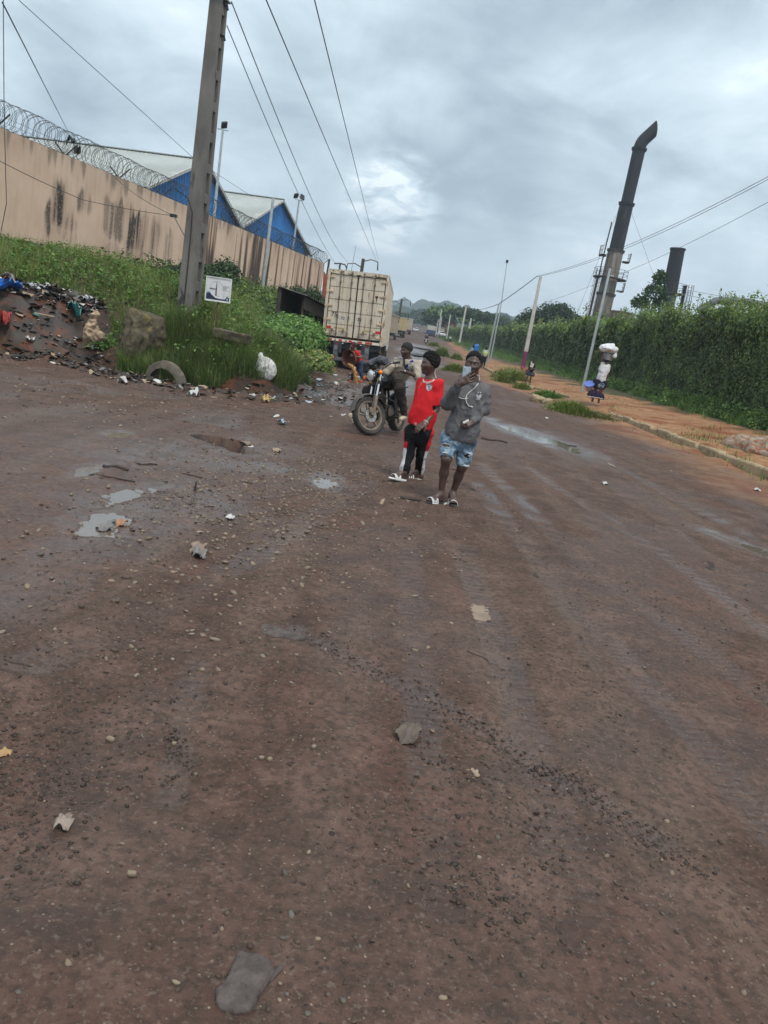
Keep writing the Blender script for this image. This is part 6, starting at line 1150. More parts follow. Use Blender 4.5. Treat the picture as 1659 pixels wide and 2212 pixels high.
# ------------------------------------------------------------------ people
def nrm(v): v = np.array(v, float); return v/np.linalg.norm(v)
def skin_mat(name, c): return mat(name, c, tuple(x*.8 for x in c), 14, .42, .12, 90, rvar=.1, spec=.5, bd=.004)
SK1 = skin_mat('dark_skin', (.082, .046, .036)); SK2 = skin_mat('dark_brown_skin', (.092, .050, .036)); SK3 = skin_mat('brown_skin', (.13, .066, .045))
hairm = mat('black_hair', (.010, .009, .009), (.018, .016, .015), 60, .85, .9, 160, spec=.2, bd=.02); eyew = mat('eye_white', (.26, .23, .21), None, 5, .25, 0); iris = mat('iris', (.012, .008, .006), None, 5, .15, 0); lipm = None
def frame(f, u): f = nrm(f); u = nrm(np.array(u)-f*np.dot(u, f)); r = np.cross(f, u); return r, f, u
def head(S_, c, fwd, up, hh, neck, nr=.052):
    r, f, u = frame(fwd, up); A = np.stack([r, f, u]); c = np.array(c, float); P = lambda a, b, d: c+hh*(a*r+b*f+d*u)
    S_.ell(P(0, -.07, .13), hh*np.array([.325, .40, .36]), A, .01).ell(P(0, .07, -.17), hh*np.array([.265, .29, .32]), A, .05)
    S_.ell(P(0, .245, -.41), hh*np.array([.12, .09, .085]), A, .04)
    for s_ in (-1, 1): S_.ell(P(s_*.17, .2, -.08), hh*np.array([.10, .12, .09]), A, .04); S_.cone(P(s_*.05, .335, .115), P(s_*.2, .265, .105), hh*.045, hh*.035, .02); S_.ell(P(s_*.145, .40, .025), hh*np.array([.06, .05, .03]), A, .03, True)
    S_.cone(P(0, .33, .06), P(0, .425, -.105), hh*.03, hh*.055, .012)
    for s_ in (-1, 1): S_.ell(P(s_*.075, .385, -.12), hh*np.array([.05, .055, .042]), A, .008)
    S_.ell(P(0, .345, -.235), hh*np.array([.125, .07, .028]), A, .008).ell(P(0, .335, -.285), hh*np.array([.115, .07, .032]), A, .008).ell(P(0, .42, -.258), hh*np.array([.12, .05, .006]), A, .006, True)
    for s_ in (-1, 1): S_.ell(P(s_*.335, -.03, -.03), hh*np.array([.03, .085, .135]), A, .012); S_.ell(P(s_*.375, -.01, -.02), hh*np.array([.02, .045, .08]), A, .01, True)
    S_.cone(P(0, -.09, -.2), neck, nr*1.02, nr*1.15, .03); return P
def hair(root, c, fwd, up, hh, th=.05, lowz=-.12, front=(.30, .24), m_=None, wr=.004, name='hair', top=0.0, vox=.006):
    r, f, u = frame(fwd, up); A = np.stack([r, f, u]); c = np.array(c, float); P = lambda a, b, d: c+hh*(a*r+b*f+d*u)
    S_ = Sdf(vox).ell(P(0, -.08, .14+top*.5), hh*np.array([.335+th, .41+th, .365+th+top*.5]), A)
    S_.cut(P(0, front[0], front[1]), f*.86-u*.5, .02).cut(P(0, 0, lowz), -u+f*.35, .02)
    return sdf_part(name, S_, m_ or hairm, root, wr, 30, seed=5)
def eyes(root, P, hh, f):
    for s_ in (-1, 1):
        mb = MB(); mb.lathe([(.001, -hh*.034)]+[(hh*.042*math.sin(a), -hh*.034*math.cos(a)) for a in np.linspace(.3, 2.9, 7)]+[(.001, hh*.034)], tuple(P(s_*.145, .312, .022)), 'Z', 10); o = mb.build('eye', eyew, root, smooth=True, world=True)
        mb = MB(); q = P(s_*.145, .312, .022)+np.array(f)*hh*.022; mb.lathe([(.001, -hh*.032), (hh*.026, 0), (.001, hh*.032)], tuple(q), 'Z', 8); mb.build('iris', iris, o, smooth=True, world=False); o.children[0].location = -Vector(root.location)
def hand(S_, w, fd, pn, th, curl=(.35, .4, .45, .5), sc=1.0, spread=.06):
    """w wrist, fd towards the knuckles, pn palm side, th=+1/-1 thumb side"""
    fd = nrm(fd); pn = nrm(np.array(pn)-fd*np.dot(pn, fd)); lt = np.cross(fd, pn)*th; w = np.array(w, float); A = np.stack([lt, fd, pn])
    S_.box(w+fd*.052*sc, np.array([.040, .05, .0145])*sc, A, .012*sc, .015); S_.cone(w-fd*.02, w+fd*.03*sc, .026*sc, .028*sc, .02)
    for i, (o, ln) in enumerate(zip((.030, .010, -.010, -.029), (.072, .080, .075, .058))):
        p = w+fd*(.094-.006*abs(i-1))*sc+lt*o*sc; d = nrm(fd+lt*spread*(1.5-i)); a = 0
        for j, fr in enumerate((.45, .31, .24)):
            a += curl[i]*(1.0 if j else .8); dd = d*math.cos(a)+pn*math.sin(a); q = p+dd*ln*fr*sc; S_.cone(p, q, (.0098-.0010*j)*sc, (.0090-.0010*j)*sc, .005); p = q
    p = w+fd*.022*sc+lt*.030*sc; d = nrm(fd*.62+lt*.7+pn*.35); q = p+d*.042*sc; S_.cone(p, q, .0145*sc, .0115*sc, .012); d2 = nrm(fd*.9+lt*.2+pn*.4); S_.cone(q, q+d2*.034*sc, .0112*sc, .009*sc, .004)
def foot(S_, an, toe, sc=1.0, h=.075):
    an = np.array(an, float); d = np.array(toe, float)-an; d[2] = 0; ln = np.linalg.norm(d); d = d/ln; gzv = an[2]-h*sc; up = np.array([0, 0, 1.]); s_ = np.cross(d, up); T = float(toe[2]) if len(toe) > 2 else gzv
    tz = np.array([0, 0, T-gzv]); heel = an-d*.03*sc; heel[2] = gzv+.032*sc; ball = an+d*.115*sc; ball[2] = gzv+.026*sc; ball = ball+tz*.7
    S_.cone(an, heel, .036*sc, .034*sc, .03).cone(an+d*.02, ball, .036*sc, .026*sc, .03).cone(heel, ball, .030*sc, .028*sc, .02).cone(ball-s_*.022*sc, ball+s_*.024*sc, .025*sc, .024*sc, .02)
    for i in range(5): b_ = ball+s_*(.03-.016*i)*sc; S_.cone(b_, b_+d*(.062-.007*abs(i-.5)*1.2)*sc-up*.006+tz*.3, (.014 if i == 0 else .0105)*sc, (.012 if i == 0 else .009)*sc, .006)
    return d
def slide(root, an, d, sc, ms, mstrap, mline=None, h=.075, lift=0.0, name='sandal'):
    an = np.array(an, float); d = nrm([d[0], d[1], lift]); up = nrm(np.array([0, 0, 1.])-d*d[2]); s_ = np.cross(d, up); c = an+d*.065*sc; c = c-up*(h*sc+.012*sc)
    A = np.stack([s_, d, up]); S_ = Sdf(.006).ell(c+d*.07*sc, np.array([.052, .085, .016])*sc, A, .01).ell(c-d*.07*sc, np.array([.043, .075, .016])*sc, A, .02).box(c, np.array([.042, .08, .013])*sc, A, .01, .02).cut(c+up*.013*sc, up)
    so_, _ = sdf_part(name, S_, ms, root)
    mb = MB(); V = []; F = []; n = 11
    for j, dd in enumerate((.005, .095)):
        for lay_ in (0, 1):
            for i in range(n):
                a = math.pi*i/(n-1); rw, rh = (.052+.005*lay_)*sc, (.068+.006*lay_-.012*j)*sc; V.append(c+d*dd*sc+s_*rw*math.cos(a)+up*(rh*math.sin(a)-.004))
    q = lambda j, l, i: j*2*n+l*n+i
    for i in range(n-1): F += [(q(0, 1, i), q(0, 1, i+1), q(1, 1, i+1), q(1, 1, i)), (q(0, 0, i), q(1, 0, i), q(1, 0, i+1), q(0, 0, i+1)), (q(0, 0, i), q(0, 0, i+1), q(0, 1, i+1), q(0, 1, i)), (q(1, 0, i), q(1, 1, i), q(1, 1, i+1), q(1, 0, i+1))]
    mb.add(V, F); st_ = mb.build('strap', mstrap, so_, world=False, smooth=True); st_.location = -Vector(root.location)
    if mline:
        mb = MB()
        for dd in (.026, .05, .074):
            V = []
            for i in range(n): a = math.pi*(.05+.9*i/(n-1)); V += [c+d*(dd-.005)*sc+s_*.0592*sc*math.cos(a)+up*((.0755-.012*dd/.09)*sc*math.sin(a)-.004), c+d*(dd+.005)*sc+s_*.0592*sc*math.cos(a)+up*((.0755-.012*dd/.09)*sc*math.sin(a)-.004)]
            mb.add(V, [(2*i, 2*i+1, 2*i+3, 2*i+2) for i in range(n-1)])
        l_ = mb.build('stripe', mline, st_, world=False)
def bvh_of(VF): return BVHTree.FromPolygons([tuple(v_) for v_ in VF[0]], [tuple(int(i) for i in f) for f in VF[1]])
def hit(bv, p, off=.004):
    """the point of a garment met on the sight line to p, lifted off the cloth"""
    d = Vector(p)-Vector(CAM); d.normalize(); h = bv.ray_cast(Vector(CAM), d)
    return None if h[0] is None else np.array(h[0]-d*off)
def decal(name, bv, pts, m_, root, off=.004, sub=None):
    P_ = [hit(bv, p, off) for p in pts]; P_ = [p for p in P_ if p is not None]
    if len(P_) < 3: return None
    mb = MB(); c = np.mean(P_, 0); c2 = hit(bv, c, off); c = c2 if c2 is not None else c; mb.add(P_+[c], [(i, (i+1) % len(P_), len(P_)) for i in range(len(P_))]); return mb.build(name, m_, root, world=True)
def thread(name, bv, pts, r_, m_, root, off=.006, n=5):
    out_ = []
    for a, b_ in zip(pts[:-1], pts[1:]):
        for i in range(n):
            p = np.array(a)*(1-i/n)+np.array(b_)*(i/n); h = hit(bv, p, off); out_.append(h if h is not None else p)
    h = hit(bv, pts[-1], off); out_.append(h if h is not None else np.array(pts[-1])); mb = MB(); mb.tube(out_, r_, 5); return mb.build(name, m_, root, world=True)
def torso_axes(shL, shR, pel): 
    lat = nrm(np.array(shR)-shL); up = nrm((np.array(shL)+shR)/2-pel); lat = nrm(lat-up*np.dot(lat, up)); dep = np.cross(up, lat); return np.stack([lat, dep, up]), lat, dep, up
def fabric(name, c1, c2=None, sc=9, rough=.9, wv=.35): return mat(name, c1, c2 or tuple(x*.82 for x in c1), sc, rough, wv, 130, spec=.15, bd=.004)
# ---- the boy with the phone ------------------------------------------------
zc = zr(1080, 860, 10.056); zd = zr(960, 1040, 5.925); GY = 8.1
g0 = (gz(938, 1086)+gz(976, 1086))/2; G = tag(empty('person', (g0[0], g0[1], 0)), 'young man in grey sweatshirt and torn denim shorts photographing with his phone', 'person')
J = lambda x, y, d=0.0: zc(x, y, GY+d); K = lambda x, y, d=0.0: zd(x, y, GY+d)
hc = J(1040, 490, -.02); fw = (-.16, -1, -.14); up_ = (.0, -.12, 1); nk = J(1055, 985, .04)
sL, sR = J(700, 1095, .03), J(1318, 1200, .03); eL, eR = J(405, 1480, -.08), J(1318, 1620, .05); wL, wR = J(672, 1000, -.268), J(1010, 1945, -.12)
hpL, hpR = K(985, 330, .03), K(1225, 370, .03); kL, kR = K(922, 640, -.10), K(1160, 745, .0); aL, aR = K(832, 1205, -.02), K(1008, 1185, .10)
aL[2], aR[2] = .095, .10
B = Sdf(.0062); PH = head(B, hc, fw, up_, .236, nk)
pel = (hpL+hpR)/2; Ax, lat, dep, upv = torso_axes(sL, sR, pel)
B.cone(sL, sR, .06, .06, .03).ell((sL+sR)/2-upv*.15, (.15, .10, .2), Ax, .06).ell((sL+sR)/2*.3+pel*.7, (.13, .095, .2), Ax, .06).cone(nk, (sL+sR)/2, .06, .07, .04)
for a, b_, c in ((sL, eL, wL), (sR, eR, wR)): B.chain([a, b_, c], [.047, .036, .025], .02)
for a, b_, c in ((hpL, kL, aL), (hpR, kR, aR)): m_ = b_*.62+c*.38+np.array([0, .02, 0]); B.cone(a, b_, .075, .052, .03).cone(b_, m_, .05, .047, .03).cone(m_, c, .047, .029, .03)
hand(B, wL, J(905, 880, -.272)-wL, (0, 1, 0), 1, (.10, .12, .14, .18), 1.05, .13); hand(B, wR, J(880, 2010, -.17)-wR, (-.3, .5, -.8), -1, (.75, .85, .9, .95))
dL = foot(B, aL, aL+np.array([-.16, -.16, -.075])); dR = foot(B, aR, aR+np.array([.02, -.2, -.075]))
sdf_part('body', B, SK1, G); hair(G, hc, fw, up_, .236, .028, .0, (.25, .34)); eyes(G, PH, .236, nrm(fw))
swm = fabric('grey_sweatshirt', (.125, .122, .128), (.095, .093, .10), 7); hemL, hemR = K(900, 305, 0), K(1350, 410, 0); hemc = (hemL+hemR)/2
T = Sdf(.0075); T.cone(sL, sR, .066, .066, .05).ell((sL+sR)/2-upv*.12, (.166, .118, .19), Ax, .07).ell((sL+sR)/2*.45+hemc*.55, (.165, .118, .22), Ax, .08).ell(hemc+upv*.07, (.172, .125, .17), Ax, .08)
T.cone(sL, eL, .071, .063, .03).cone(eL, eL*.25+wL*.75, .063, .05, .03).cone(eL*.2+wL*.8, wL, .042, .036, .012); T.cone(sR, eR, .07, .06, .03).cone(eR, eR*.3+wR*.7, .06, .047, .03).cone(eR*.25+wR*.75, wR*.97+eR*.03, .042, .037, .012)
T.cone((sL+sR)/2+upv*.03, nk+upv*.01, .085, .066, .03); T.cut(nk+np.array([0, 0, .016]), (0, -.22, 1)); T.cone(nk-upv*.02, nk+upv*.08, .055, .055, .004, True)
T.cut(hemc, np.cross(nrm(hemR-hemL), np.array([0, 1, 0]))*1.0 if np.cross(nrm(hemR-hemL), np.array([0, 1, 0]))[2] < 0 else -np.cross(nrm(hemR-hemL), np.array([0, 1, 0])))
sw, swv = sdf_part('sweatshirt', T, swm, G, .015, 8.5, (1, 1, .75), None, 6); bv = bvh_of(swv)
for n_, q in (('cuff', (wL, eL)), ('cuff', (wR, eR))):
    mb = MB(); w_, e_ = q; d = nrm(w_-e_); mb.tube([w_-d*.05, w_-d*.02, w_+d*.006], [.044, .040, .037], 14); mb.build(n_, fabric('grey_rib', (.135, .132, .138)), sw, world=False, smooth=True).location = -Vector(G.location)
den = None
def denim():
    mt, t, b = _nodes('washed_denim'); q = NT(t); n = q.tex('noise', 7, 7); n2 = q.tex('noise', 18, 6, (1, 1, .5), off=(3, 3, 3)); c = q.ramp(n, [(.3, (.045, .085, .145)), (.5, (.115, .185, .26)), (.72, (.30, .40, .47))]); c = q.mix(q.math('MULTIPLY', q.ramp(n2, [(.52, 0.0), (.66, 1.0)]), .6), c, (.42, .5, .54)); t.links.new(c, b.inputs['Base Color']); b.inputs['Roughness'].default_value = .9; q.bump(b, q.tex('noise', 120, 3), .4, .004); return mt
den = denim(); hkL, hkR = K(925, 608, -.09), K(1163, 728, -.0)
T = Sdf(.0075); T.cone(hpL, hpR, .095, .095, .05).cone(hpL, hkL, .092, .067, .04).cone(hpR, hkR, .092, .068, .04); T.cone((hpL+hpR)/2, (hpL+hpR)/2+upv*.08, .12, .11, .05)
for h_, p_ in ((hkL, hpL), (hkR, hpR)): d = nrm(h_-p_); T.ops.append((lambda P, h=h_, d=d, o=(hkR if h_ is hkL else hkL): -np.where(np.linalg.norm(P-h, axis=-1) < np.linalg.norm(P-o, axis=-1), (P-h)@d, -1.0), None, None, .004, True))
sh_, shv = sdf_part('shorts', T, den, G, .014, 11, seed=8); bs = bvh_of(shv)
fray = fabric('frayed_cotton', (.5, .55, .58)); hole = SK1
def blob2(cx, cy, rx, ry, rot_, seed_, n=14, ja=.22): 
    rs = np.random.default_rng(seed_); return [(cx+rx*math.cos(a)*(1+ja*rs.uniform(-1, 1))*math.cos(rot_)-ry*math.sin(a)*math.sin(rot_), cy+rx*math.cos(a)*math.sin(rot_)+ry*math.sin(a)*(1+ja*rs.uniform(-1, 1))*math.cos(rot_)) for a in np.linspace(0, 2*math.pi, n, endpoint=False)]
for cx_, cy_, rx_, ry_, ro_ in ((915, 435, 62, 22, .15), (1252, 588, 58, 36, -.15), (900, 560, 45, 12, .1)):
    a = decal('frayed_edge', bs, [K(x, y) for x, y in blob2(cx_, cy_, rx_+12, ry_+12, ro_, 3)], fray, G, .005); b_ = decal('rip', bs, [K(x, y) for x, y in blob2(cx_, cy_, rx_, ry_, ro_, 4)], hole if cy_ < 580 else iris, G, .008)
for nm, p0, d_ in (('hem', hkL, nrm(hkL-hpL)), ('hem', hkR, nrm(hkR-hpR))):
    mb = MB(); rr = []
    for zz in (-.012, .006):
        for i in range(22): a = 2*math.pi*i/22; u = nrm(np.cross(d_, [0, 1, .1])); v_ = np.cross(d_, u); rr.append(p0+d_*(zz+.004*math.sin(i*2.3))+(u*math.cos(a)+v_*math.sin(a))*(.0695+.003*math.sin(i*1.7)))
    mb.add(rr, [(i, (i+1) % 22, 22+(i+1) % 22, 22+i) for i in range(22)]); mb.build(nm, fray, G, world=True)
wht = mat('white_rubber', (.66, .65, .63), (.56, .55, .53), 9, .55, .05); blk = mat('black_rubber_sole', (.02, .02, .02), (.035, .033, .03), 9, .7, .1)
slide(G, aL, dL, .98, blk, wht, mat('grey_line', (.25, .25, .26)), .075, .04); slide(G, aR, dR, .98, blk, wht, mat('grey_line', (.25, .25, .26)), .08)
mb = MB(); bw = fabric('embroidery_white', (.62, .62, .66)); E_ = lambda x, y: J(x, y, -.1)
crest = [decal('crest', bv, [E_(x, y) for x, y in pl], bw, G, .005) for pl in ([(1105, 1290), (1125, 1265), (1160, 1270), (1150, 1300), (1165, 1330), (1200, 1310), (1215, 1260), (1245, 1255), (1240, 1330), (1200, 1370), (1150, 1360), (1115, 1330)], [(1095, 1375), (1150, 1370), (1210, 1385), (1205, 1395), (1150, 1392), (1100, 1390)], [(1145, 1215), (1160, 1200), (1178, 1212), (1160, 1228)], [(1200, 1222), (1222, 1206), (1242, 1214), (1220, 1234)])]
cordm = mat('white_cord', (.68, .67, .66), None, 5, .5, 0)
thread('earphone_cord', bv, [J(1195, 880, -.06), J(1150, 1010, -.08), J(1060, 1120, -.1), J(940, 1210, -.12), J(870, 1290, -.12), J(848, 1390, -.12), J(870, 1480, -.12), J(925, 1560, -.12), J(1000, 1580, -.12)], .0042, cordm, G)
thread('earphone_cord', bv, [J(670, 1330, -.12), J(740, 1375, -.12), J(840, 1380, -.12), J(905, 1360, -.12)], .0042, cordm, G); mb = MB(); q = hit(bv, J(1000, 1575, -.1), .012); mb.box(q, (.012, .006, .007), roundrot(.3, 'Y'), 0, .003); mb.build('earbud', cordm, G, world=True)
mb = MB(); q = PH(.36, -.02, -.06); mb.box(q, (.01, .012, .016), None, 0, .004); mb.build('earbud', mat('pink_earbud', (.62, .5, .5)), G, world=True); mb = MB(); mb.tube([q, PH(.36, .0, -.25), J(1185, 800, -.03), J(1200, 890, -.05)], .003, 5); mb.build('earphone_cord', cordm, G, world=True)
# phone and the small white thing in his other hand
pcn = J(862, 770, -.250); ph = tag(empty('phone', tuple(pcn), 0, .12, math.radians(-3)), 'pale blue smartphone held up in front of the face by the boy in grey', 'phone')
mb = MB(); mb.box((0, 0, 0), (.0395, .0042, .079), None, 0, .006); mb.build('case', mat('pale_blue_case', (.42, .50, .58), (.36, .44, .52), 9, .3, 0), ph); mb = MB(); mb.box((-.021, -.005, .055), (.0125, .0015, .018), None, 0, .003); cm_ = mb.build('camera_bump', mat('case_edge', (.55, .62, .68)), ph); mb = MB()
for z_ in (.045, .063): mb.lathe([(.001, -.0075), (.0055, -.0075), (.006, -.006)], (-.021, 0, z_), 'Y', 10)
mb.build('lens', iris, cm_)
q = J(850, 1950, -.215); mb = MB(); mb.box(q, (.033, .011, .012), roundrot(-.62, 'Y'), 0, .007); o = mb.build('earphone_case', mat('white_gloss', (.75, .74, .72), None, 5, .25, 0)); tag(o, 'small white gadget gripped in the lowered hand of the boy in grey', 'gadget')
# ---- the boy in red -----------------------------------------------------------
zb_ = zr(980, 860, 10.053); RY = 9.1; J = lambda x, y, d=0.0: zb_(x, y, RY+d); K = lambda x, y, d=0.0: zd(x, y, RY+d)
g0 = gz(880, 1040); R = tag(empty('person', (g0[0], RY, 0)), 'boy in red football shirt and black track trousers looking to the left', 'person')
hc = J(935, 505, 0); fw = (-.90, -.50, -.06); up_ = (.03, 0, 1); nk = J(965, 905, .02)
sL, sR = J(800, 985, .10), J(1135, 985, -.02); eL, eR = J(640, 1400, .22), J(1120, 1640, -.03); wL, wR = J(640, 1850, .18), J(838, 1985, -.16)
hpL, hpR = K(420, 250, .05), K(615, 265, .0); kL, kR = K(362, 560, -.03), K(560, 575, .05); aL, aR = K(295, 875, -.14), K(517, 865, .15); aL[2] = .12; aR[2] = .095
B = Sdf(.0064); PH = head(B, hc, fw, up_, .232, nk, .048); pel = (hpL+hpR)/2; Ax, lat, dep, upv = torso_axes(sL, sR, pel)
B.cone(sL, sR, .055, .055, .03).ell((sL+sR)/2-upv*.15, (.14, .10, .2), Ax, .06).cone(nk, (sL+sR)/2, .055, .065, .04).ell((sL+sR)/2*.3+pel*.7, (.12, .095, .2), Ax, .06)
for a, b_, c in ((sL, eL, wL), (sR, eR, wR)): B.chain([a, b_, c], [.043, .035, .024], .02)
hand(B, wR, J(700, 2080, -.2)-wR, (.2, .6, -.5), 1, (.2, .25, .3, .35)); hand(B, wL, (0, -.05, -.1), (.6, .3, 0), -1)
for a, b_, c in ((hpL, kL, aL), (hpR, kR, aR)): B.chain([a, b_, c], [.06, .045, .03], .02)
dL = foot(B, aL, aL+np.array([-.15, -.13, -.075+.0])); dR = foot(B, aR, aR+np.array([-.19, -.05, -.075]))
sdf_part('body', B, SK2, R); hair(R, hc, fw, up_, .232, .058, -.08, (.25, .30), None, .010, top=.09); eyes(R, PH, .232, nrm(fw))
hemL, hemR = J(385, 1960, 0), J(1060, 2200, 0); hemc = (hemL+hemR)/2; T = Sdf(.0075)
T.cone(sL, sR, .072, .072, .05).ell((sL+sR)/2-upv*.14, (.158, .122, .19), Ax, .08).ell((sL+sR)/2*.5+hemc*.5, (.156, .12, .24), Ax, .08).ell(hemc+np.array([0, 0, .09]), (.163, .125, .22), np.eye(3), .08)
T.cone(sR, eR*.85+sR*.15, .074, .070, .03).cone(sL, eL*.7+sL*.3, .066, .06, .03); d = nrm(eR-sR); T.ops.append((lambda P, h=eR*.86+sR*.14, d=d: -np.where((P-h)@np.array([1., 0, 0]) > -.085, (P-h)@d, -1.0) if False else -np.where(np.linalg.norm(P-h, axis=-1) < .10, (P-h)@d, -1.0), None, None, .004, True))
T.cone((sL+sR)/2+upv*.02, nk+upv*.0, .085, .066, .03).cut(nk+np.array([0, 0, .010]), (-.16, -.1, 1)).cone(nk-upv*.03, nk+upv*.08, .052, .054, .004, True)
hn = np.cross(nrm(hemR-hemL), np.array([0, 1, 0])); hn = hn if hn[2] < 0 else -hn; T.cut(hemc, hn)
redm = fabric('red_jersey', (.60, .020, .026), (.50, .014, .02), 4, .75, .2); ts, tsv = sdf_part('shirt', T, redm, R, .010, 7, (1.2, 1, .6), None, 9); bv = bvh_of(tsv); trimw = fabric('white_trim', (.7, .6, .6))
thread('collar_trim', bv, [J(872, 780, 0), J(850, 840, -.03), J(780, 890, -.05), J(800, 940, -.06), J(890, 965, -.07), J(1000, 935, -.06), J(1080, 880, -.03), J(1110, 840, 0)], .0055, trimw, R, .003); thread('collar_trim', bv, [J(765, 920, -.05), J(790, 965, -.06), J(890, 992, -.07), J(1010, 960, -.06), J(1120, 850, -.02)], .003, trimw, R, .003)
thread('shirt_piping', bv, [J(738, 960, -.04), J(725, 1030, -.05), J(690, 1075, -.05), J(655, 1100, -.04)], .003, fabric('gold_trim', (.55, .3, .15)), R, .003)
thread('hem_trim', bv, [J(560, 1990, -.1), J(620, 1992, -.1)], .004, trimw, R, .003); thread('hem_trim', bv, [J(565, 2035, -.1), J(625, 2035, -.1)], .004, trimw, R, .003)
bd_ = decal('crest', bv, [J(x, y, -.1) for x, y in [(868, 1010), (935, 1000), (1015, 1035), (1000, 1110), (960, 1165), (905, 1180), (868, 1140), (860, 1080)]], fabric('crest_grey', (.44, .44, .48)), R, .005)
for yy in (1055, 1095, 1135): decal('crest_lion', bv, [J(895, yy, -.1), J(920, yy-8, -.1), J(965, yy+6, -.1), J(955, yy+18, -.1), J(915, yy+12, -.1)], fabric('crest_blue', (.13, .14, .2)), R, .008)
decal('crest_band', bv, [J(872, 1016, -.1), J(935, 1006, -.1), J(1012, 1040, -.1), J(1008, 1054, -.1), J(935, 1022, -.1), J(874, 1030, -.1)], fabric('crest_navy', (.06, .06, .09)), R, .008)
# earphone cable down his back edge, wristband
mb = MB(); mb.tube([PH(-.36, -.0, -.05) if False else J(1135, 470, .05), J(1130, 580, .02), J(1085, 650, .0), J(1075, 740, -.01), J(1100, 830, -.04)], .003, 5); mb.build('earphone_cord', cordm, R, world=True)
d = nrm(wR-eR); u = nrm(np.cross(d, [0, 1, 0])); v_ = np.cross(d, u); mb = MB(); mb.tube([wR-d*.012+(u*math.cos(a)+v_*math.sin(a))*.031 for a in np.linspace(0, 2*math.pi, 18, endpoint=False)], .005, 6, closed=True); mb.build('wristband', cordm, R, world=True)
trm = [fabric('black_track', (.009, .009, .0105), (.013, .013, .0145)), fabric('red_panel', (.50, .022, .028)), fabric('white_panel', (.52, .51, .52))]
T = Sdf(.0075); T.cone(hpL, hpR, .092, .095, .05).cone(pel, pel+upv*.08, .12, .118, .05).chain([hpL, kL, aL+np.array([0, 0, .03])], [.090, .062, .050], .03).chain([hpR, kR, aR+np.array([0, 0, .03])], [.090, .064, .050], .03).cone(aL+np.array([0, 0, .06]), aL+np.array([0, 0, .02]), .058, .05, .02).cone(aR+np.array([0, 0, .06]), aR+np.array([0, 0, .02]), .058, .05, .02)
def tslot(C_):
    out_ = np.zeros(len(C_), int); z = C_[:, 2]
    for hp, kn, an, sg in ((hpL, kL, aL, -1), (hpR, kR, aR, 1)):
        t = np.clip((kn[2]-z)/(kn[2]-an[2]), 0, 1)[:, None]; t0 = np.clip((hp[2]-z)/(hp[2]-kn[2]), 0, 1)[:, None]; ax_ = np.where(z[:, None] > kn[2], hp*(1-t0)+kn*t0, kn*(1-t)+an*t); oth = (aR if sg < 0 else aL)
        me_ = (np.abs(C_[:, 0]-ax_[:, 0]) < .13); q = (C_[:, 0]-ax_[:, 0])*sg; ydiff = C_[:, 1]-ax_[:, 1]
        lim = np.interp(z, [.1, .35, .45, .6, .8], [.022, .028, .036, .066, .090]); lim = lim+(.036 if sg < 0 else -.004)*(z > .47); side = me_ & (q > lim) & (ydiff < .06); out_[side & (z > kn[2]+.06)] = 1; out_[side & (z <= kn[2]+.06)] = 2
        inn = me_ & (q < -.047) & (z < kn[2]+.12) & (z > kn[2]-.14) & (sg < 0); pass
    return out_
sdf_part('track_trousers', T, trm, R, .010, 9, (1, 1, .8), tslot, 12)
pink = mat('pink_footbed', (.62, .26, .22), (.55, .2, .18), 9, .6, .05)
slide(R, aL, dL, .98, wht, wht, None, .085, .12); slide(R, aR, dR, .98, wht, wht, blk, .075)
# ---- motorbike and rider --------------------------------------------------------
LEAN = math.radians(8); hx2, hy2 = -.33, -.944; fc = gz(797, 940); BK = tag(empty('motorbike', (fc[0], fc[1], 0), math.atan2(hy2, hx2), LEAN), 'muddy black motorbike ridden toward the camera, front wheel turned', 'motorbike')
hv = np.array([hx2, hy2, 0]); lv = np.array([-hy2, hx2, 0])
def BL(x, y, z): return np.array([fc[0], fc[1], 0])+hv*x+lv*(y*math.cos(LEAN)-z*math.sin(LEAN))+np.array([0, 0, y*math.sin(LEAN)+z*math.cos(LEAN)])
chrome = mat('chrome', (.62, .63, .65), (.5, .51, .53), 5, .16, 0, metal=1.0); mudm = mat('mud_caked', (.21, .165, .12), (.14, .105, .078), 12, .9, .5); engm = mat('muddy_engine', (.10, .085, .068), (.055, .048, .042), 8, .7, .4, metal=.3); blackp = mat('black_paint', (.010, .011, .013), (.022, .021, .021), 3, .28, .03, spec=.5); plast = mat('black_plastic_trim', (.018, .018, .02), (.035, .033, .03), 7, .5, .1); orangel = mat('orange_lens', (.85, .22, .015), (.7, .16, .01), 12, .25, 0); amber = mat('amber_reflector', (.45, .25, .06), None, 5, .3, 0); mudrim = mat('muddy_alloy', (.20, .16, .12), (.12, .095, .075), 9, .8, .3)
axd = Vector((-.42, 0, .91)).normalized(); axp = Vector((-.26, 0, .83)); ST_A = math.radians(-33); RM = Matrix.Rotation(ST_A, 3, axd)
def steer(mb): mb.v = [tuple(RM @ (Vector(p)-axp)+axp) for p in mb.v]; return mb
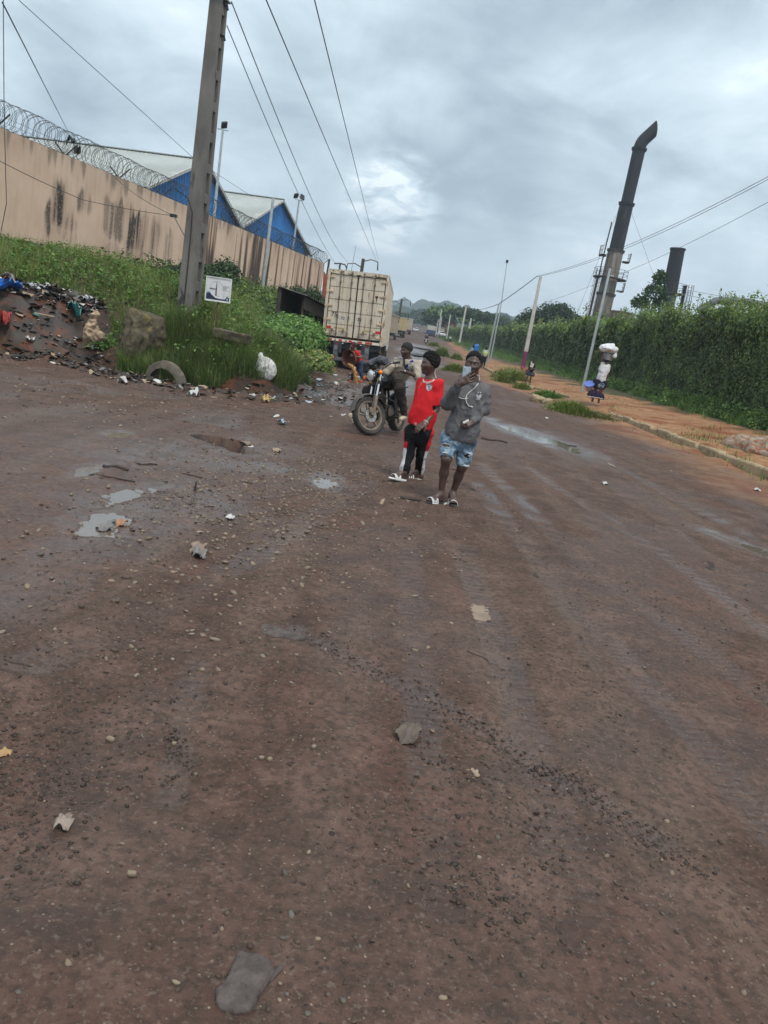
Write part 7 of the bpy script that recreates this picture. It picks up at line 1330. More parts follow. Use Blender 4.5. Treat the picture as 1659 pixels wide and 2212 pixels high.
def bikewheel(x, front):
    r_ = .315; tw = .052 if front else .066; st_ = steer if front else (lambda m_: m_)
    e = tag(empty('front_wheel' if front else 'rear_wheel', (0, 0, 0))); e.parent = BK
    mb = MB(); mb.lathe([(r_-.07, -tw*.7), (r_-.05, -tw), (r_-.022, -tw*1.02), (r_-.006, -tw*.7), (r_, -tw*.25), (r_, tw*.25), (r_-.006, tw*.7), (r_-.022, tw*1.02), (r_-.05, tw), (r_-.07, tw*.7)], (x, 0, .315), 'Y', 44)
    for i in range(40): a = 2*math.pi*i/40; mb.box((x+(r_-.004)*math.cos(a), (.012 if i % 2 else -.012), .315+(r_-.004)*math.sin(a)), (.006, tw*.75, .012), Matrix.Rotation(-a, 3, 'Y'))
    st_(mb).build('tyre', tyrem, e, smooth=True)
    mb = MB(); mb.lathe([(r_-.06, -.035), (r_-.075, -.042), (r_-.10, -.03), (r_-.105, 0), (r_-.10, .03), (r_-.075, .042), (r_-.06, .035)], (x, 0, .315), 'Y', 40); mb.lathe([(.001, -.05), (.045, -.05), (.05, 0), (.045, .05), (.001, .05)], (x, 0, .315), 'Y', 18)
    for i in range(5): a = 2*math.pi*i/5+.3; c_ = (x+.12*math.cos(a), 0, .315+.12*math.sin(a)); mb.box(c_, (.10, .016, .018), Matrix.Rotation(-a, 3, 'Y'), 0, .005)
    st_(mb).build('rim', mudrim, e, smooth=True)
    if front:
        mb = MB(); mb.lathe([(.055, .058), (.11, .058), (.11, .063), (.055, .063), (.055, .058)], (x, 0, .315), 'Y', 32)
        for i in range(8): a = 2*math.pi*i/8; mb.box((x+.083*math.cos(a), .064, .315+.083*math.sin(a)), (.016, .0015, .004), Matrix.Rotation(-a-.5, 3, 'Y'), 1)
        st_(mb).build('brake_disc', [mat('worn_disc', (.34, .33, .32), (.25, .24, .22), 9, .45, 0, metal=.5), blackp], e)
    return e
bikewheel(0, True); bikewheel(-1.27, False)
fk = tag(empty('fork', (0, 0, 0))); fk.parent = BK
for s_ in (-1, 1):
    mb = MB(); mb.tube([(.0, s_*.085, .315), (-.05, s_*.09, .38), (-.155, s_*.095, .62)], [.026, .03, .029], 10); steer(mb).build('fork_slider', mudm, fk, smooth=True); mb = MB(); mb.tube([(-.15, s_*.095, .61), (-.255, s_*.095, .84)], .019, 10); steer(mb).build('fork_tube', chrome, fk, smooth=True); mb = MB(); mb.tube([(-.255, s_*.095, .84), (-.32, s_*.095, .98)], .024, 10); steer(mb).build('fork_cover', plast if s_ < 0 else chrome, fk, smooth=True)
mb = MB(); mb.box((-.25, 0, .84), (.03, .13, .025), roundrot(-.43, 'Y'), 0, .01); mb.box((-.325, 0, .985), (.03, .13, .02), roundrot(-.43, 'Y'), 0, .01); steer(mb).build('yoke', plast, fk); mb = MB(); mb.box((.005, .075, .40), (.03, .03, .045), None, 0, .012); steer(mb).build('brake_caliper', mudm, fk)
mb = MB(); V = []; F = []; angs = np.linspace(math.radians(18), math.radians(165), 18)
for a in angs:
    for j, w_ in enumerate(np.linspace(-1, 1, 7)): rr = .372-.03*w_*w_; V.append((rr*math.cos(a), .075*w_, .315+rr*math.sin(a)))
n_ = 7
for i in range(len(angs)-1):
    for j in range(6): F.append((i*n_+j, i*n_+j+1, (i+1)*n_+j+1, (i+1)*n_+j))
mb.add(V, F); mb.add([(a*.985+.0, b_*.97, c-.004) for a, b_, c in V], [f[::-1] for f in F]); steer(mb).build('front_mudguard', mat('dusty_guard', (.05, .046, .042), (.10, .085, .07), 7, .6, .2), BK, smooth=True)
hl = tag(empty('headlight', (0, 0, 0))); hl.parent = BK; mb = MB(); hp_ = (-.19, 0, .985); mb.lathe([(.02, -.11), (.06, -.09), (.088, -.03), (.092, 0)], hp_, 'X', 28); steer(mb).build('shell', plast, hl, smooth=True); mb = MB(); mb.lathe([(.092, -.005), (.10, .0), (.098, .02), (.086, .024), (.084, .01)], hp_, 'X', 32); steer(mb).build('chrome_ring', chrome, hl, smooth=True)
lensm, t, b = _nodes('headlight_lens'); b.inputs['Base Color'].default_value = (.74, .76, .77, 1); b.inputs['Metallic'].default_value = .55; b.inputs['Roughness'].default_value = .2; NT(t).bump(b, NT(t).tex('noise', 18, 2, (1, 6, 1)), .3, .01)
mb = MB(); mb.lathe([(.085, .014), (.07, .028), (.04, .037), (.001, .04)], hp_, 'X', 28); steer(mb).build('lens', lensm, hl, smooth=True); mb = MB(); mb.box((-.26, 0, 1.11), (.05, .11, .04), roundrot(.5, 'Y'), 0, .02); steer(mb).build('instrument_cluster', plast, BK)
hb_ = tag(empty('handlebar', (0, 0, 0))); hb_.parent = BK
mb = MB(); mb.tube([(-.52, -.36, 1.10), (-.46, -.24, 1.12), (-.36, -.12, 1.06), (-.345, 0, 1.03), (-.36, .12, 1.06), (-.46, .24, 1.12), (-.52, .36, 1.10)], .012, 8); steer(mb).build('bar', chrome, hb_, smooth=True)
for s_ in (-1, 1):
    mb = MB(); mb.tube([(-.475, s_*.26, 1.12), (-.525, s_*.38, 1.10)], .019, 10); steer(mb).build('grip', plast, hb_, smooth=True); mb = MB(); mb.tube([(-.44, s_*.22, 1.115), (-.40, s_*.27, 1.11), (-.44, s_*.38, 1.09)], .007, 6); steer(mb).build('lever', chrome if s_ < 0 else plast, hb_)
    mb = MB(); mb.tube([(-.24, s_*.10, .985), (-.23, s_*.19, .985)], .011, 6); o = steer(mb).build('turn_signal', plast, BK); mb = MB(); mb.lathe([(.001, .036), (.02, .032), (.034, .01), (.036, -.01), (.02, -.035), (.001, -.038)], (-.22, s_*.215, .985), 'X', 14); steer(mb).build('lens', orangel, o, smooth=True)
    mb = MB(); mb.lathe([(.001, .012), (.025, .01), (.028, -.005), (.001, -.008)], (-.22, s_*.125, .885), 'X', 12); steer(mb).build('side_reflector', amber, BK)
mb = MB(); mb.tube([(-.30, .16, 1.08), (-.24, .2, .98), (-.12, .16, .78), (-.05, .11, .52), (-.01, .08, .42)], .007, 6); steer(mb).build('brake_hose', steelgrey, BK)
S_ = Sdf(.011).ell((-.60, 0, .885), (.27, .155, .135), None, .04).ell((-.46, 0, .90), (.13, .135, .125), None, .06).cone((-.75, 0, .83), (-.88, 0, .80), .1, .08, .06).cut((-.6, 0, .775), (0, 0, -1)); V, F = S_.mesh(); link('fuel_tank', mesh_np('fuel_tank', V, F, blackp, None, True), BK); mb = MB(); mb.lathe([(.04, 0), (.045, .015), (.03, .025), (.001, .027)], (-.55, 0, 1.01), 'Z', 16); mb.build('fuel_cap', chrome, BK, smooth=True)
S_ = Sdf(.014).box((-1.06, 0, .80), (.33, .115, .045), None, .04).box((-1.25, 0, .85), (.18, .11, .04), None, .035, .05); V, F = S_.mesh(); link('seat', mesh_np('seat', V, F, mat('black_vinyl', (.016, .016, .017), (.024, .023, .022), 9, .5, .1), None, True), BK)
en = tag(empty('engine', (0, 0, 0))); en.parent = BK; mb = MB(); mb.box((-.60, 0, .36), (.17, .115, .12), None, 0, .045); mb.lathe([(.001, -.15), (.085, -.15), (.105, -.12), (.105, .12), (.085, .15), (.001, .15)], (-.66, 0, .36), 'Y', 22); mb.build('crankcase', engm, en, smooth=True); mb = MB()
for i in range(8): mb.box((-.47+.012*i*.3, 0, .46+.024*i), (.085-.002*i, .085, .007), roundrot(-.25, 'Y'), 0, .003)
mb.box((-.475, 0, .55), (.06, .06, .11), roundrot(-.25, 'Y')); mb.build('cylinder', engm, en); mb = MB(); mb.lathe([(.001, .17), (.08, .165), (.095, .14)], (-.58, 0, .36), 'Y', 20); mb.build('clutch_cover', mudm, en, smooth=True)
for i in range(5): pass
mb = MB(); mb.tube([(-.41, -.05, .6), (-.32, -.09, .5), (-.36, -.13, .32), (-.6, -.16, .25), (-.9, -.18, .27), (-1.0, -.19, .29), (-1.5, -.2, .38)], [.022, .022, .022, .022, .024, .045, .045], 10); mb.build('exhaust', mat('rusty_exhaust', (.12, .085, .06), (.2, .17, .15), 9, .5, .1, metal=.6), BK, smooth=True)
mb = MB()
for s_ in (-1, 1): mb.tube([(-.34, s_*.03, .95), (-.42, s_*.05, .72), (-.42, s_*.08, .30), (-.55, s_*.11, .22), (-.9, s_*.12, .26), (-.98, s_*.12, .5), (-1.0, s_*.12, .78)], .016, 8); mb.tube([(-.95, s_*.10, .40), (-1.27, s_*.11, .315)], .02, 8); mb.tube([(-1.24, s_*.12, .33), (-1.12, s_*.12, .74)], .026, 8); mb.tube([(-.95, s_*.12, .75), (-1.5, s_*.11, .78)], .014, 8); mb.tube([(-.72, s_*.12, .26), (-.72, s_*.26, .27)], .013, 6)
mb.tube([(-.34, 0, .98), (-.42, 0, .78), (-.95, 0, .78)], .025, 8); mb.build('frame', plast, BK, smooth=True)
for s_ in (-1, 1): mb = MB(); mb.box((-.93, s_*.125, .62), (.11, .012, .10), None, 0, .01); mb.build('side_panel', plast, BK)
mb = MB(); V = []; F = []
for a in np.linspace(math.radians(20), math.radians(150), 12):
    for w_ in (-1, -.3, .3, 1): rr = .375-.02*w_*w_; V.append((-1.27-rr*math.cos(a), .07*w_, .315+rr*math.sin(a)))
for i in range(11):
    for j in range(3): F.append((i*4+j, i*4+j+1, (i+1)*4+j+1, (i+1)*4+j))
mb.add(V, F); mb.add([(a, b_*.97, c-.005) for a, b_, c in V], [f[::-1] for f in F]); mb.build('rear_mudguard', plast, BK, smooth=True)
mb = MB()
for s_ in (-1, 1): mb.tube([(-.40, s_*.10, .62), (-.36, s_*.30, .55), (-.40, s_*.34, .36), (-.50, s_*.12, .26)], .012, 8)
mb.build('crash_bar', plast, BK, smooth=True)
S_ = Sdf(.012).ell(BL(-.33, -.05, 1.19), (.11, .10, .07), None, .02).ell(BL(-.30, .07, 1.21), (.10, .09, .075), None, .02).ell(BL(-.25, -.12, 1.16), (.07, .07, .05), None, .02); V, F = S_.mesh(.02, 9, seed=4); tag(link('bundle', mesh_np('bundle', V, F, mat('dark_nylon', (.035, .038, .044), (.06, .064, .07), 5, .5, .3), None, True)), 'dark crumpled bag sitting over the motorbike headlight', 'bag')
za = zr(860, 840, 6.9125); PYR = 13.25; J = lambda x, y, d=0.0: za(x, y, PYR+d); g0 = BL(-.8, 0, 0); RD = tag(empty('person', tuple(g0)), 'man in beige shirt riding the black motorbike, head turned left', 'person')
hc = J(1075, 245, -.05); fw = (-.62, -.78, -.18); up_ = (-.02, -.08, 1); nk = J(1105, 415, .03); sL, sR = J(905, 455, .02), J(1270, 470, .02)
gl = RM @ (Vector((-.50, -.32, 1.11))-axp)+axp; gr = RM @ (Vector((-.50, .32, 1.11))-axp)+axp; hL, hR = BL(*gl), BL(*gr)
eL = J(735, 640, -.05); wL = hL+np.array([.05, .07, .02]); eR = J(1250, 690, -.1); wR = J(1040, 610, -.32); pel = BL(-.95, 0, .86); hpL, hpR = BL(-.93, -.10, .86), BL(-.93, .10, .86); kL, kR = BL(-.56, -.27, .70), J(960, 905, -.28); aL, aR = BL(-.74, -.24, .36), J(1045, 1355, -.08)
B = Sdf(.0085); PH = head(B, hc, fw, up_, .24, nk); Ax, lat, dep, upv = torso_axes(sL, sR, pel)
B.cone(sL, sR, .06, .06, .03).cone(nk, (sL+sR)/2, .06, .07, .04).ell((sL+sR)/2-upv*.15, (.16, .11, .2), Ax, .06).cone((sL+sR)/2-upv*.3, pel, .12, .12, .06)
for a, b_, c in ((sL, eL, wL), (sR, eR, wR)): B.chain([a, b_, c], [.05, .04, .028], .02)
hand(B, wL, hL-wL, (0, -.2, -1), 1, (.9, .95, 1, 1)); hand(B, wR, J(930, 590, -.38)-wR, (-.1, -.1, -1), -1, (.6, .65, .7, .75))
for a, b_, c in ((hpL, kL, aL), (hpR, kR, aR)): B.chain([a, b_, c], [.07, .055, .035], .02)
sdf_part('body', B, SK1, RD); hair(RD, hc, fw, up_, .24, .05, -.03, (.34, .22), mat('black_cap', (.012, .011, .011), (.02, .018, .017), 9, .8, .3), .002, 'knit_cap', vox=.008); eyes(RD, PH, .24, nrm(fw))
T = Sdf(.0095); T.cone(sL, sR, .08, .08, .04).ell((sL+sR)/2-upv*.15, (.19, .13, .2), Ax, .07).ell((sL+sR)/2*.4+pel*.6, (.18, .135, .22), Ax, .08).cone(pel+upv*.05, pel+upv*.1, .16, .15, .06).chain([sL, eL, eL*.55+wL*.45], [.076, .062, .05], .03).cone(sR, eR, .076, .07, .03).cone((sL+sR)/2+upv*.02, nk, .085, .068, .03).cut(nk+np.array([0, 0, .012]), (-.05, -.15, 1))
beige = fabric('beige_shirt', (.42, .37, .30), (.35, .30, .245), 4); t2, tv = sdf_part('shirt', T, beige, RD, .016, 5, (1, 1, .8), None, 14); bv = bvh_of(tv); blu = fabric('blue_print', (.012, .03, .17)); wpr = fabric('white_print', (.52, .50, .50))
for m_, pl in ((wpr, [(1060, 470), (1140, 430), (1205, 455), (1190, 500), (1175, 560), (1150, 610), (1090, 590), (1065, 540)]), (blu, [(1140, 430), (1190, 405), (1205, 445), (1150, 455)]), (blu, [(1070, 500), (1110, 480), (1105, 545), (1060, 530)])): decal('chest_print', bv, [J(x, y, -.15) for x, y in pl], m_, RD, .006 if m_ is wpr else .01)
thread('strap', bv, [J(1035, 400, -.1), J(1040, 480, -.15), J(1060, 540, -.15), J(1120, 600, -.15)], .018, plast, RD, .004)
thread('piping', bv, [J(870, 450, -.05), J(890, 500, -.1), J(880, 560, -.1)], .006, plast, RD, .003)
T = Sdf(.0095); T.cone(hpL, hpR, .115, .115, .05).chain([hpL, kL, aL], [.105, .085, .058], .04).chain([hpR, kR, aR], [.105, .085, .058], .04).cone(pel, pel+upv*.08, .14, .135, .05); sdf_part('trousers', T, fabric('dark_brown_trousers', (.030, .024, .021), (.042, .034, .03), 6), RD, .012, 7, seed=15)
shoem = mat('cream_shoe', (.50, .43, .33), (.38, .31, .23), 9, .7, .2); d = nrm([-.35, -.9, 0])
for an in (aR, aL): S_ = Sdf(.008).cone(an+np.array([0, .03, -.05]), an+d*.13+np.array([0, 0, -.075]), .045, .038, .03).cone(an, an+np.array([0, .0, -.05]), .04, .045, .03).cut(an+np.array([0, 0, -.105]), (0, 0, -1)); sdf_part('shoe', S_, shoem, RD)
mb = MB(); d = nrm(wR-eR); u = nrm(np.cross(d, [0, 1, 0])); v_ = np.cross(d, u); mb.tube([wR-d*.015+(u*math.cos(a)+v_*math.sin(a))*.033 for a in np.linspace(0, 6.28, 16, endpoint=False)], .012, 6, closed=True); wb = mb.build('watch', plast, RD, world=True); q = wR-d*.015+np.array([-.0, -.04, .01]); mb = MB(); mb.box(q-g0, (.018, .008, .014), None, 0, .005); mb.build('dial', cordm, wb)
q = aty(828/1.0 if False else (860+115/6.9125)/1.15732, (840+1375/6.9125)/1.15732, 13.9); S_ = Sdf(.01).cone((0, 0, 0), (.10, -.02, -.09), .045, .05, .02).cone((.10, -.02, -.09), (.17, 0, -.11), .05, .05, .02); V, F = S_.mesh(); o = link('shoe', mesh_np('shoe', V, F, shoem, None, True), None, (q[0], 13.9, .13)); tag(o, 'worn brown shoe with pale sole lying left of the motorbike front wheel', 'shoe')
# ---- generic small figures -----------------------------------------------------
def figure(lb, base, hc, fw, hh, nk, sh, el, wr_, hp, kn, an, skin, tops, bots, vox=.016, hairM=None, sleeves=.55, skirt=None, legtop=True, toe=(-.02, -.16), shoe=None, hat=None, tw=1.0, handdir=None, hairth=.05):
    r = tag(empty('person', tuple(base)), lb, 'person'); B = Sdf(vox); P = head(B, hc, fw, (0, 0, 1), hh, nk, .05*tw); pel = (hp[0]+hp[1])/2; Ax, lat, dep, upv = torso_axes(sh[0], sh[1], pel); B.cone(sh[0], sh[1], .055*tw, .055*tw, .03).cone(nk, (sh[0]+sh[1])/2, .05, .06, .04).cone((sh[0]+sh[1])/2-upv*.1, pel, .1*tw, .1*tw, .05)
    for i in (0, 1):
        B.chain([sh[i], el[i], wr_[i]], [.045*tw, .036*tw, .027], .02).chain([hp[i], kn[i], an[i]], [.07*tw, .05*tw, .033], .02); f_ = nrm(wr_[i]-el[i]) if handdir is None else nrm(handdir[i]); hand(B, wr_[i], f_, (.2, -.5, .1), 1 if i else -1, (.4,)*4, 1.0, .1); foot(B, an[i], an[i]+np.array([toe[0], toe[1], -.07]))
    sdf_part('body', B, skin, r)
    if hat is None: hair(r, hc, fw, (0, 0, 1), hh, hairth, -.1, (.3, .24), hairM, .004, vox=vox*.8)
    else: hair(r, hc, fw, (0, 0, 1), hh, .06, -.14, (.36, .2), hat, .006, 'head_scarf', .02, vox*.8)
    T = Sdf(vox); T.cone(sh[0], sh[1], .075*tw, .075*tw, .04).ell((sh[0]+sh[1])/2-upv*.15, (.165*tw, .12*tw, .2), Ax, .07).cone((sh[0]+sh[1])/2-upv*.3, pel+upv*.04, .135*tw, .14*tw, .06).cut(nk+upv*.01, upv)
    for i in (0, 1): T.cone(sh[i], sh[i]*(1-sleeves)+el[i]*sleeves, .066*tw, .06*tw, .03)
    T.cut(pel-upv*.03, -upv); sdf_part('shirt', T, tops, r, .014, 6, seed=17)
    if skirt is None:
        T = Sdf(vox); T.cone(hp[0], hp[1], .1*tw, .1*tw, .05).cone(pel, pel+upv*.06, .12*tw, .12*tw, .05)
        for i in (0, 1): T.chain([hp[i], kn[i], an[i]], [.095*tw, .072*tw, .05], .04)
        sdf_part('trousers', T, bots, r, .012, 6, seed=18)
    if shoe:
        for i in (0, 1): d = nrm([toe[0], toe[1], 0]); S_ = Sdf(vox*.6).cone(an[i]+np.array([0, 0, -.05]), an[i]+d*.13+np.array([0, 0, -.06]), .042, .036, .03).cut(an[i]+np.array([0, 0, -.095]), (0, 0, -1)); sdf_part('shoe', S_, shoe, r)
    return r, P, upv
# girl pouring dirty water
z6 = zr(840, 840, 13.825); FY = 24.6; J = lambda x, y, d=0.0: z6(x, y, FY+d); an = [J(505, 1640, .1), J(935, 1480, 0)]; an[0][2] = .09; an[1][2] = .14
gp_ = J(720, 1600, 0); GR_, P, _ = figure('girl in red top and jeans emptying a big basin behind the motorbike', (gp_[0], FY, 0), J(590, 340, 0), (-.95, -.25, -.12), .225, J(665, 500, .02), [J(600, 570, .16), J(735, 590, -.08)], [J(640, 760, .05), J(835, 745, -.14)], [J(560, 700, -.02), J(640, 695, -.16)], [J(770, 930, .1), J(850, 940, 0)], [J(640, 1270, .05), J(850, 1215, -.02)], an, SK3, fabric('red_top', (.52, .02, .03)), fabric('dark_jeans', (.028, .042, .075), (.04, .06, .1)), .0125, mat('maroon_hair', (.10, .008, .014), (.06, .006, .01), 20, .8, .4), .6, toe=(-.14, -.08), shoe=mat('orange_sandal', (.80, .13, .02), (.65, .09, .015), 9, .5, 0), tw=.86)
bc = J(425, 775, -.12); axn = nrm([-.55, -.80, -.10]); u = nrm(np.cross(axn, [0, 0, 1])); v_ = np.cross(axn, u); mb = MB(); V = []; F = []; n = 36; prof = [(.272, .0), (.285, -.005), (.285, -.02), (.255, -.03), (.225, -.25), (.0, -.255), (.0, -.235), (.21, -.23), (.255, -.02), (.262, .0)]
for r_, h_ in prof:
    for j in range(n): a = 2*math.pi*j/n; V.append(bc+axn*h_+(u*math.cos(a)+v_*math.sin(a))*max(r_, .001))
for i in range(len(prof)-1):
    for j in range(n): F.append((i*n+j, i*n+(j+1) % n, (i+1)*n+(j+1) % n, (i+1)*n+j))
mb.add(V, F); tag(mb.build('basin', mat('brown_basin', (.15, .06, .042), (.10, .042, .03), 5, .5, .1), smooth=True), 'big brown plastic basin tipped forward by the girl in red', 'basin')
wat, t, b = _nodes('muddy_water'); q = NT(t); t.links.new(q.ramp(q.tex('noise', 9, 6, (1, 1, .3)), [(.35, (.30, .13, .035)), (.65, (.50, .27, .09))]), b.inputs['Base Color']); b.inputs['Roughness'].default_value = .15; b.inputs['Transmission Weight'].default_value = .25; q.bump(b, q.tex('noise', 20, 4, (1, 1, .3)), .5, .02)
S_ = Sdf(.011).chain([J(450, 1000, -.2), J(540, 1060, -.26), J(610, 1200, -.3), J(655, 1400, -.32), J(680, 1640, -.32)], [.05, .055, .035, .03, .045], .03).chain([J(540, 1010, -.15), J(630, 1120, -.22), J(690, 1300, -.26), J(740, 1450, -.28), J(745, 1650, -.28)], [.03, .04, .025, .022, .03], .03).chain([J(600, 1180, -.28), J(620, 1400, -.3), J(640, 1650, -.3)], [.03, .016, .02], .02).cone(J(560, 1690, -.25), J(760, 1690, -.25), .04, .05, .03).cone(J(440, 1690, -.1), J(560, 1690, -.25), .03, .03, .03)
V, F = S_.mesh(.02, 8, (1, 1, .35), 6); tag(link('water_stream', mesh_np('water_stream', V, F, wat, None, True)), 'stream of brown water falling from the basin to the ground', 'water')
# woman with the load
z8 = zr(1440, 840, 12.29); FY = 31.5; J = lambda x, y, d=0.0: z8(x, y, FY+d); p = J(600, 2040, 0); gzz_ = max(zat(p[0], FY), p[2]-.02); print('woman', p, zat(p[0], FY)); an = [J(505, 1960, .05), J(700, 1985, -.05)]
for a in an: a[2] = gzz_+.09
WM, P, upv = figure('woman in white top walking away with a load on her head', (p[0], FY, gzz_), J(935, 760, 0), (.35, .93, 0), .225, J(925, 860, .02), [J(815, 920, .02), J(975, 940, 0)], [J(815, 730, .0), J(960, 1200, .12)], [J(800, 565, .02), J(915, 1400, .16)], [J(680, 1380, 0), J(830, 1400, 0)], [J(590, 1720, .02), J(750, 1740, -.02)], an, SK3, fabric('white_top', (.62, .62, .64)), None, .014, None, .35, skirt=True, toe=(.05, .14), hat=fabric('blue_scarf', (.02, .04, .16)), tw=1.3, handdir=[(0, 0, 1), (0, .1, -1)])
S_ = Sdf(.016); wc = (J(590, 1370)+J(900, 1370))/2; hm = (J(300, 1830)+J(850, 1930))/2; lat = nrm([1, 0, -.1])
S_.cone(J(670, 1400, 0), J(830, 1400, 0), .16, .16, .05).cone(J(640, 1500), J(820, 1520), .15, .15, .06).cone(J(540, 1800), J(730, 1880), .19, .17, .08).cone(J(420, 1830), J(560, 1850), .11, .15, .1).cut((J(300, 1830)+J(850, 1950))/2, np.cross(nrm(J(850, 1940)-J(300, 1820)), [0, 1, 0])*(1 if np.cross(nrm(J(850, 1940)-J(300, 1820)), [0, 1, 0])[2] < 0 else -1)).cut(J(740, 1350), upv)
wrapm = fabric('navy_wrap', (.018, .016, .042), (.035, .02, .045), 7); sk, skv = sdf_part('wrap_skirt', S_, wrapm, WM, .02, 5, (1, 1, .4), None, 21); bvs = bvh_of(skv)
for m_, pl in ((fabric('fan_print', (.30, .36, .40)), [(665, 1560), (690, 1490), (760, 1440), (850, 1450), (885, 1520), (850, 1590), (750, 1610)]), (fabric('fan_blue', (.05, .14, .22)), [(720, 1480), (760, 1440), (830, 1450), (860, 1500), (800, 1540)]), (fabric('maroon_print', (.12, .025, .04)), [(660, 1640), (740, 1625), (860, 1630), (870, 1720), (780, 1760), (690, 1730)])): decal('print', bvs, [J(x, y, -.2) for x, y in pl], m_, WM, .01)
thread('hem', bvs, [J(310, 1822, -.2), J(460, 1862, -.2), J(600, 1890, -.2), J(700, 1905, -.2), J(830, 1935, -.2)], .012, wht, WM, .004, 3)
bwl = J(985, 640, 0); mb = MB(); mb.lathe([(.001, -.13), (.15, -.125), (.19, -.09), (.21, .08), (.235, .10), (.235, .115), (.2, .11), (.17, -.08), (.001, -.1)], (0, 0, 0), 'Z', 28); al = mat('aluminium', (.45, .47, .50), (.36, .37, .39), 4, .35, .1, metal=.8); tag(mb.build('cooking_pot', al, None, tuple(bwl), smooth=True), 'dented aluminium pot balanced on the head of the woman', 'pot')
mb = MB(); S_ = Sdf(.016).ell((0, 0, 0), (.37, .3, .155), None, .05).ell((.06, 0, .1), (.16, .16, .09), None, .1).cone((.12, 0, .15), (.2, 0, .21), .045, .03, .04).cone((.28, -.1, -.12), (.30, -.14, -.25), .045, .05, .03).cone((.24, -.12, -.24), (.29, -.13, -.27), .05, .05, .03).cut((0, 0, -.29), (0, 0, -1)); V, F = S_.mesh(.03, 4.5, seed=8); tag(link('bundle', mesh_np('bundle', V, F, fabric('white_plastic_wrap', (.66, .66, .68), (.56, .56, .58), 4), None, True), None, tuple(J(1000, 395, 0))), 'white cloth bundle tied on top of the aluminium pot', 'bundle')
bk = empty('bucket', tuple(J(405, 1555, .05)), 0, .10, .34); tag(bk, 'white bucket with blue lid carried at the hip of the woman', 'bucket'); mb = MB(); mb.lathe([(.001, -.17), (.12, -.17), (.175, .1), (.19, .105), (.19, .12), (.17, .12)], (0, 0, 0), 'Z', 26); mb.build('pail', mat('pale_plastic', (.48, .45, .52), (.42, .36, .42), 3, .45, 0), bk, smooth=True); mb = MB(); mb.lathe([(.205, .11), (.21, .14), (.2, .155), (.16, .15), (.001, .145)], (0, 0, 0), 'Z', 26); mb.build('lid', mat('blue_lid', (.11, .17, .50), (.09, .14, .42), 4, .4, 0), bk, smooth=True); bk.rotation_euler = (.55, -.30, 0)
# schoolgirl
zk = zr(1200, 820, 8.295); FY = 42.6; J = lambda x, y, d=0.0: zk(x, y, FY+d); p = J(990, 1125); g_ = zat(p[0], FY); an = [J(952, 1095, -.1), J(1040, 1110, .08)]
for a in an: a[2] = g_+.08
KD, P, _ = figure('schoolgirl in dark skirt holding papers on the dirt footpath', (p[0], FY, g_), J(1088, 632), (-.4, -.9, -.1), .2, J(1085, 690), [J(1045, 730), J(1125, 735)], [J(1015, 810, -.05), J(1135, 830, -.03)], [J(1060, 830, -.18), J(1095, 850, -.18)], [J(1035, 900), J(1085, 905)], [J(985, 1010, -.08), J(1055, 1020)], an, SK1, fabric('black_cardigan', (.02, .02, .022)), None, .016, None, .95, skirt=True, tw=.72, shoe=blk)
S_ = Sdf(.016).cone(J(1040, 850), J(1090, 855), .10, .10, .04).cone(J(1000, 950), J(1080, 970), .13, .13, .06).cut(J(1030, 985), (-.1, 0, -1)); sdf_part('skirt', S_, fabric('slate_skirt', (.055, .06, .085)), KD, .02, 6, (1, 1, .4), None, 5); mb = MB(); mb.box(J(1080, 770, -.2), (.085, .01, .11), roundrot(.15, 'Y'), 0, .004); tag(mb.build('papers', mat('pale_paper', (.6, .56, .5))), 'white papers clutched to the chest of the schoolgirl', 'papers'); mb = MB(); mb.box(J(1065, 840, -.2), (.05, .012, .06), roundrot(.15, 'Y'), 0, .004); tag(mb.build('booklet', brick), 'red booklet under the papers of the schoolgirl', 'book')
mb = MB(); q = J(1070, 700, -.06); mb.tube([q, q+np.array([-.01, -.02, -.10])], .03, 6); mb.build('collar', wht, KD, world=True)
p = aty((1200+890/8.295)/1.15732, (820+905/8.295)/1.15732, 60); scrap('plastic_bag', (p[0]+.1, 60, zat(p[0], 60)), .25, LM[6], 'red plastic bag lying at the purple foot of the concrete pole', 'plastic bag', 1.0, 41)
# person in yellow vest, person with blue load, far walkers
def standing(lb, px, ytop, ybot, Y, top, bot, skin=SK1, fw=(0, 1, 0), vest=None, tw=1.0, vox=.022, step=.14):
    h_ = aty(px, ytop, Y); f_ = aty(px, ybot, Y); x_, zb0, H = f_[0], f_[2], h_[2]-f_[2]; k = H/1.7; q = lambda a, d, z: np.array([x_+a*k, Y+d*k, zb0+z*k])
    r, P, u_ = figure(lb, (x_, Y, zb0), q(0, 0, 1.575), fw, .23*k, q(0, .01, 1.42), [q(-.17, 0, 1.36), q(.17, 0, 1.36)], [q(-.22, .0, 1.1), q(.22, 0, 1.1)], [q(-.21, -.06, .86), q(.21, -.06, .86)], [q(-.09, 0, .9), q(.09, 0, .9)], [q(-.09, -step*.4, .5), q(.09, step*.4, .5)], [q(-.1, -step, .085), q(.1, step, .085)], skin, top, bot, vox, None, .9, shoe=blk, tw=tw, toe=(0, .14 if fw[1] > 0 else -.14))
    return r, q, k
r, q, k = standing('person in yellow reflective vest walking away along the footpath', 1043, 748, 793, 62, fabric('pale_shirt', (.35, .42, .42)), fabric('black_trousers', (.015, .015, .018)))
S_ = Sdf(.02).ell(q(0, 0, 1.2), (.19*k, .15*k, .22*k)).cone(q(-.06, 0, .98), q(.06, 0, .98), .135*k, .135*k, .06).cut(q(0, 0, .87), (0, 0, -1)).cut(q(0, 0, 1.40), (0, 0, 1)); vs, vsv = sdf_part('vest', S_, mat('fluorescent_yellow', (.62, .78, .06), (.55, .7, .05), 6, .6, 0), r)
mb = MB(); 
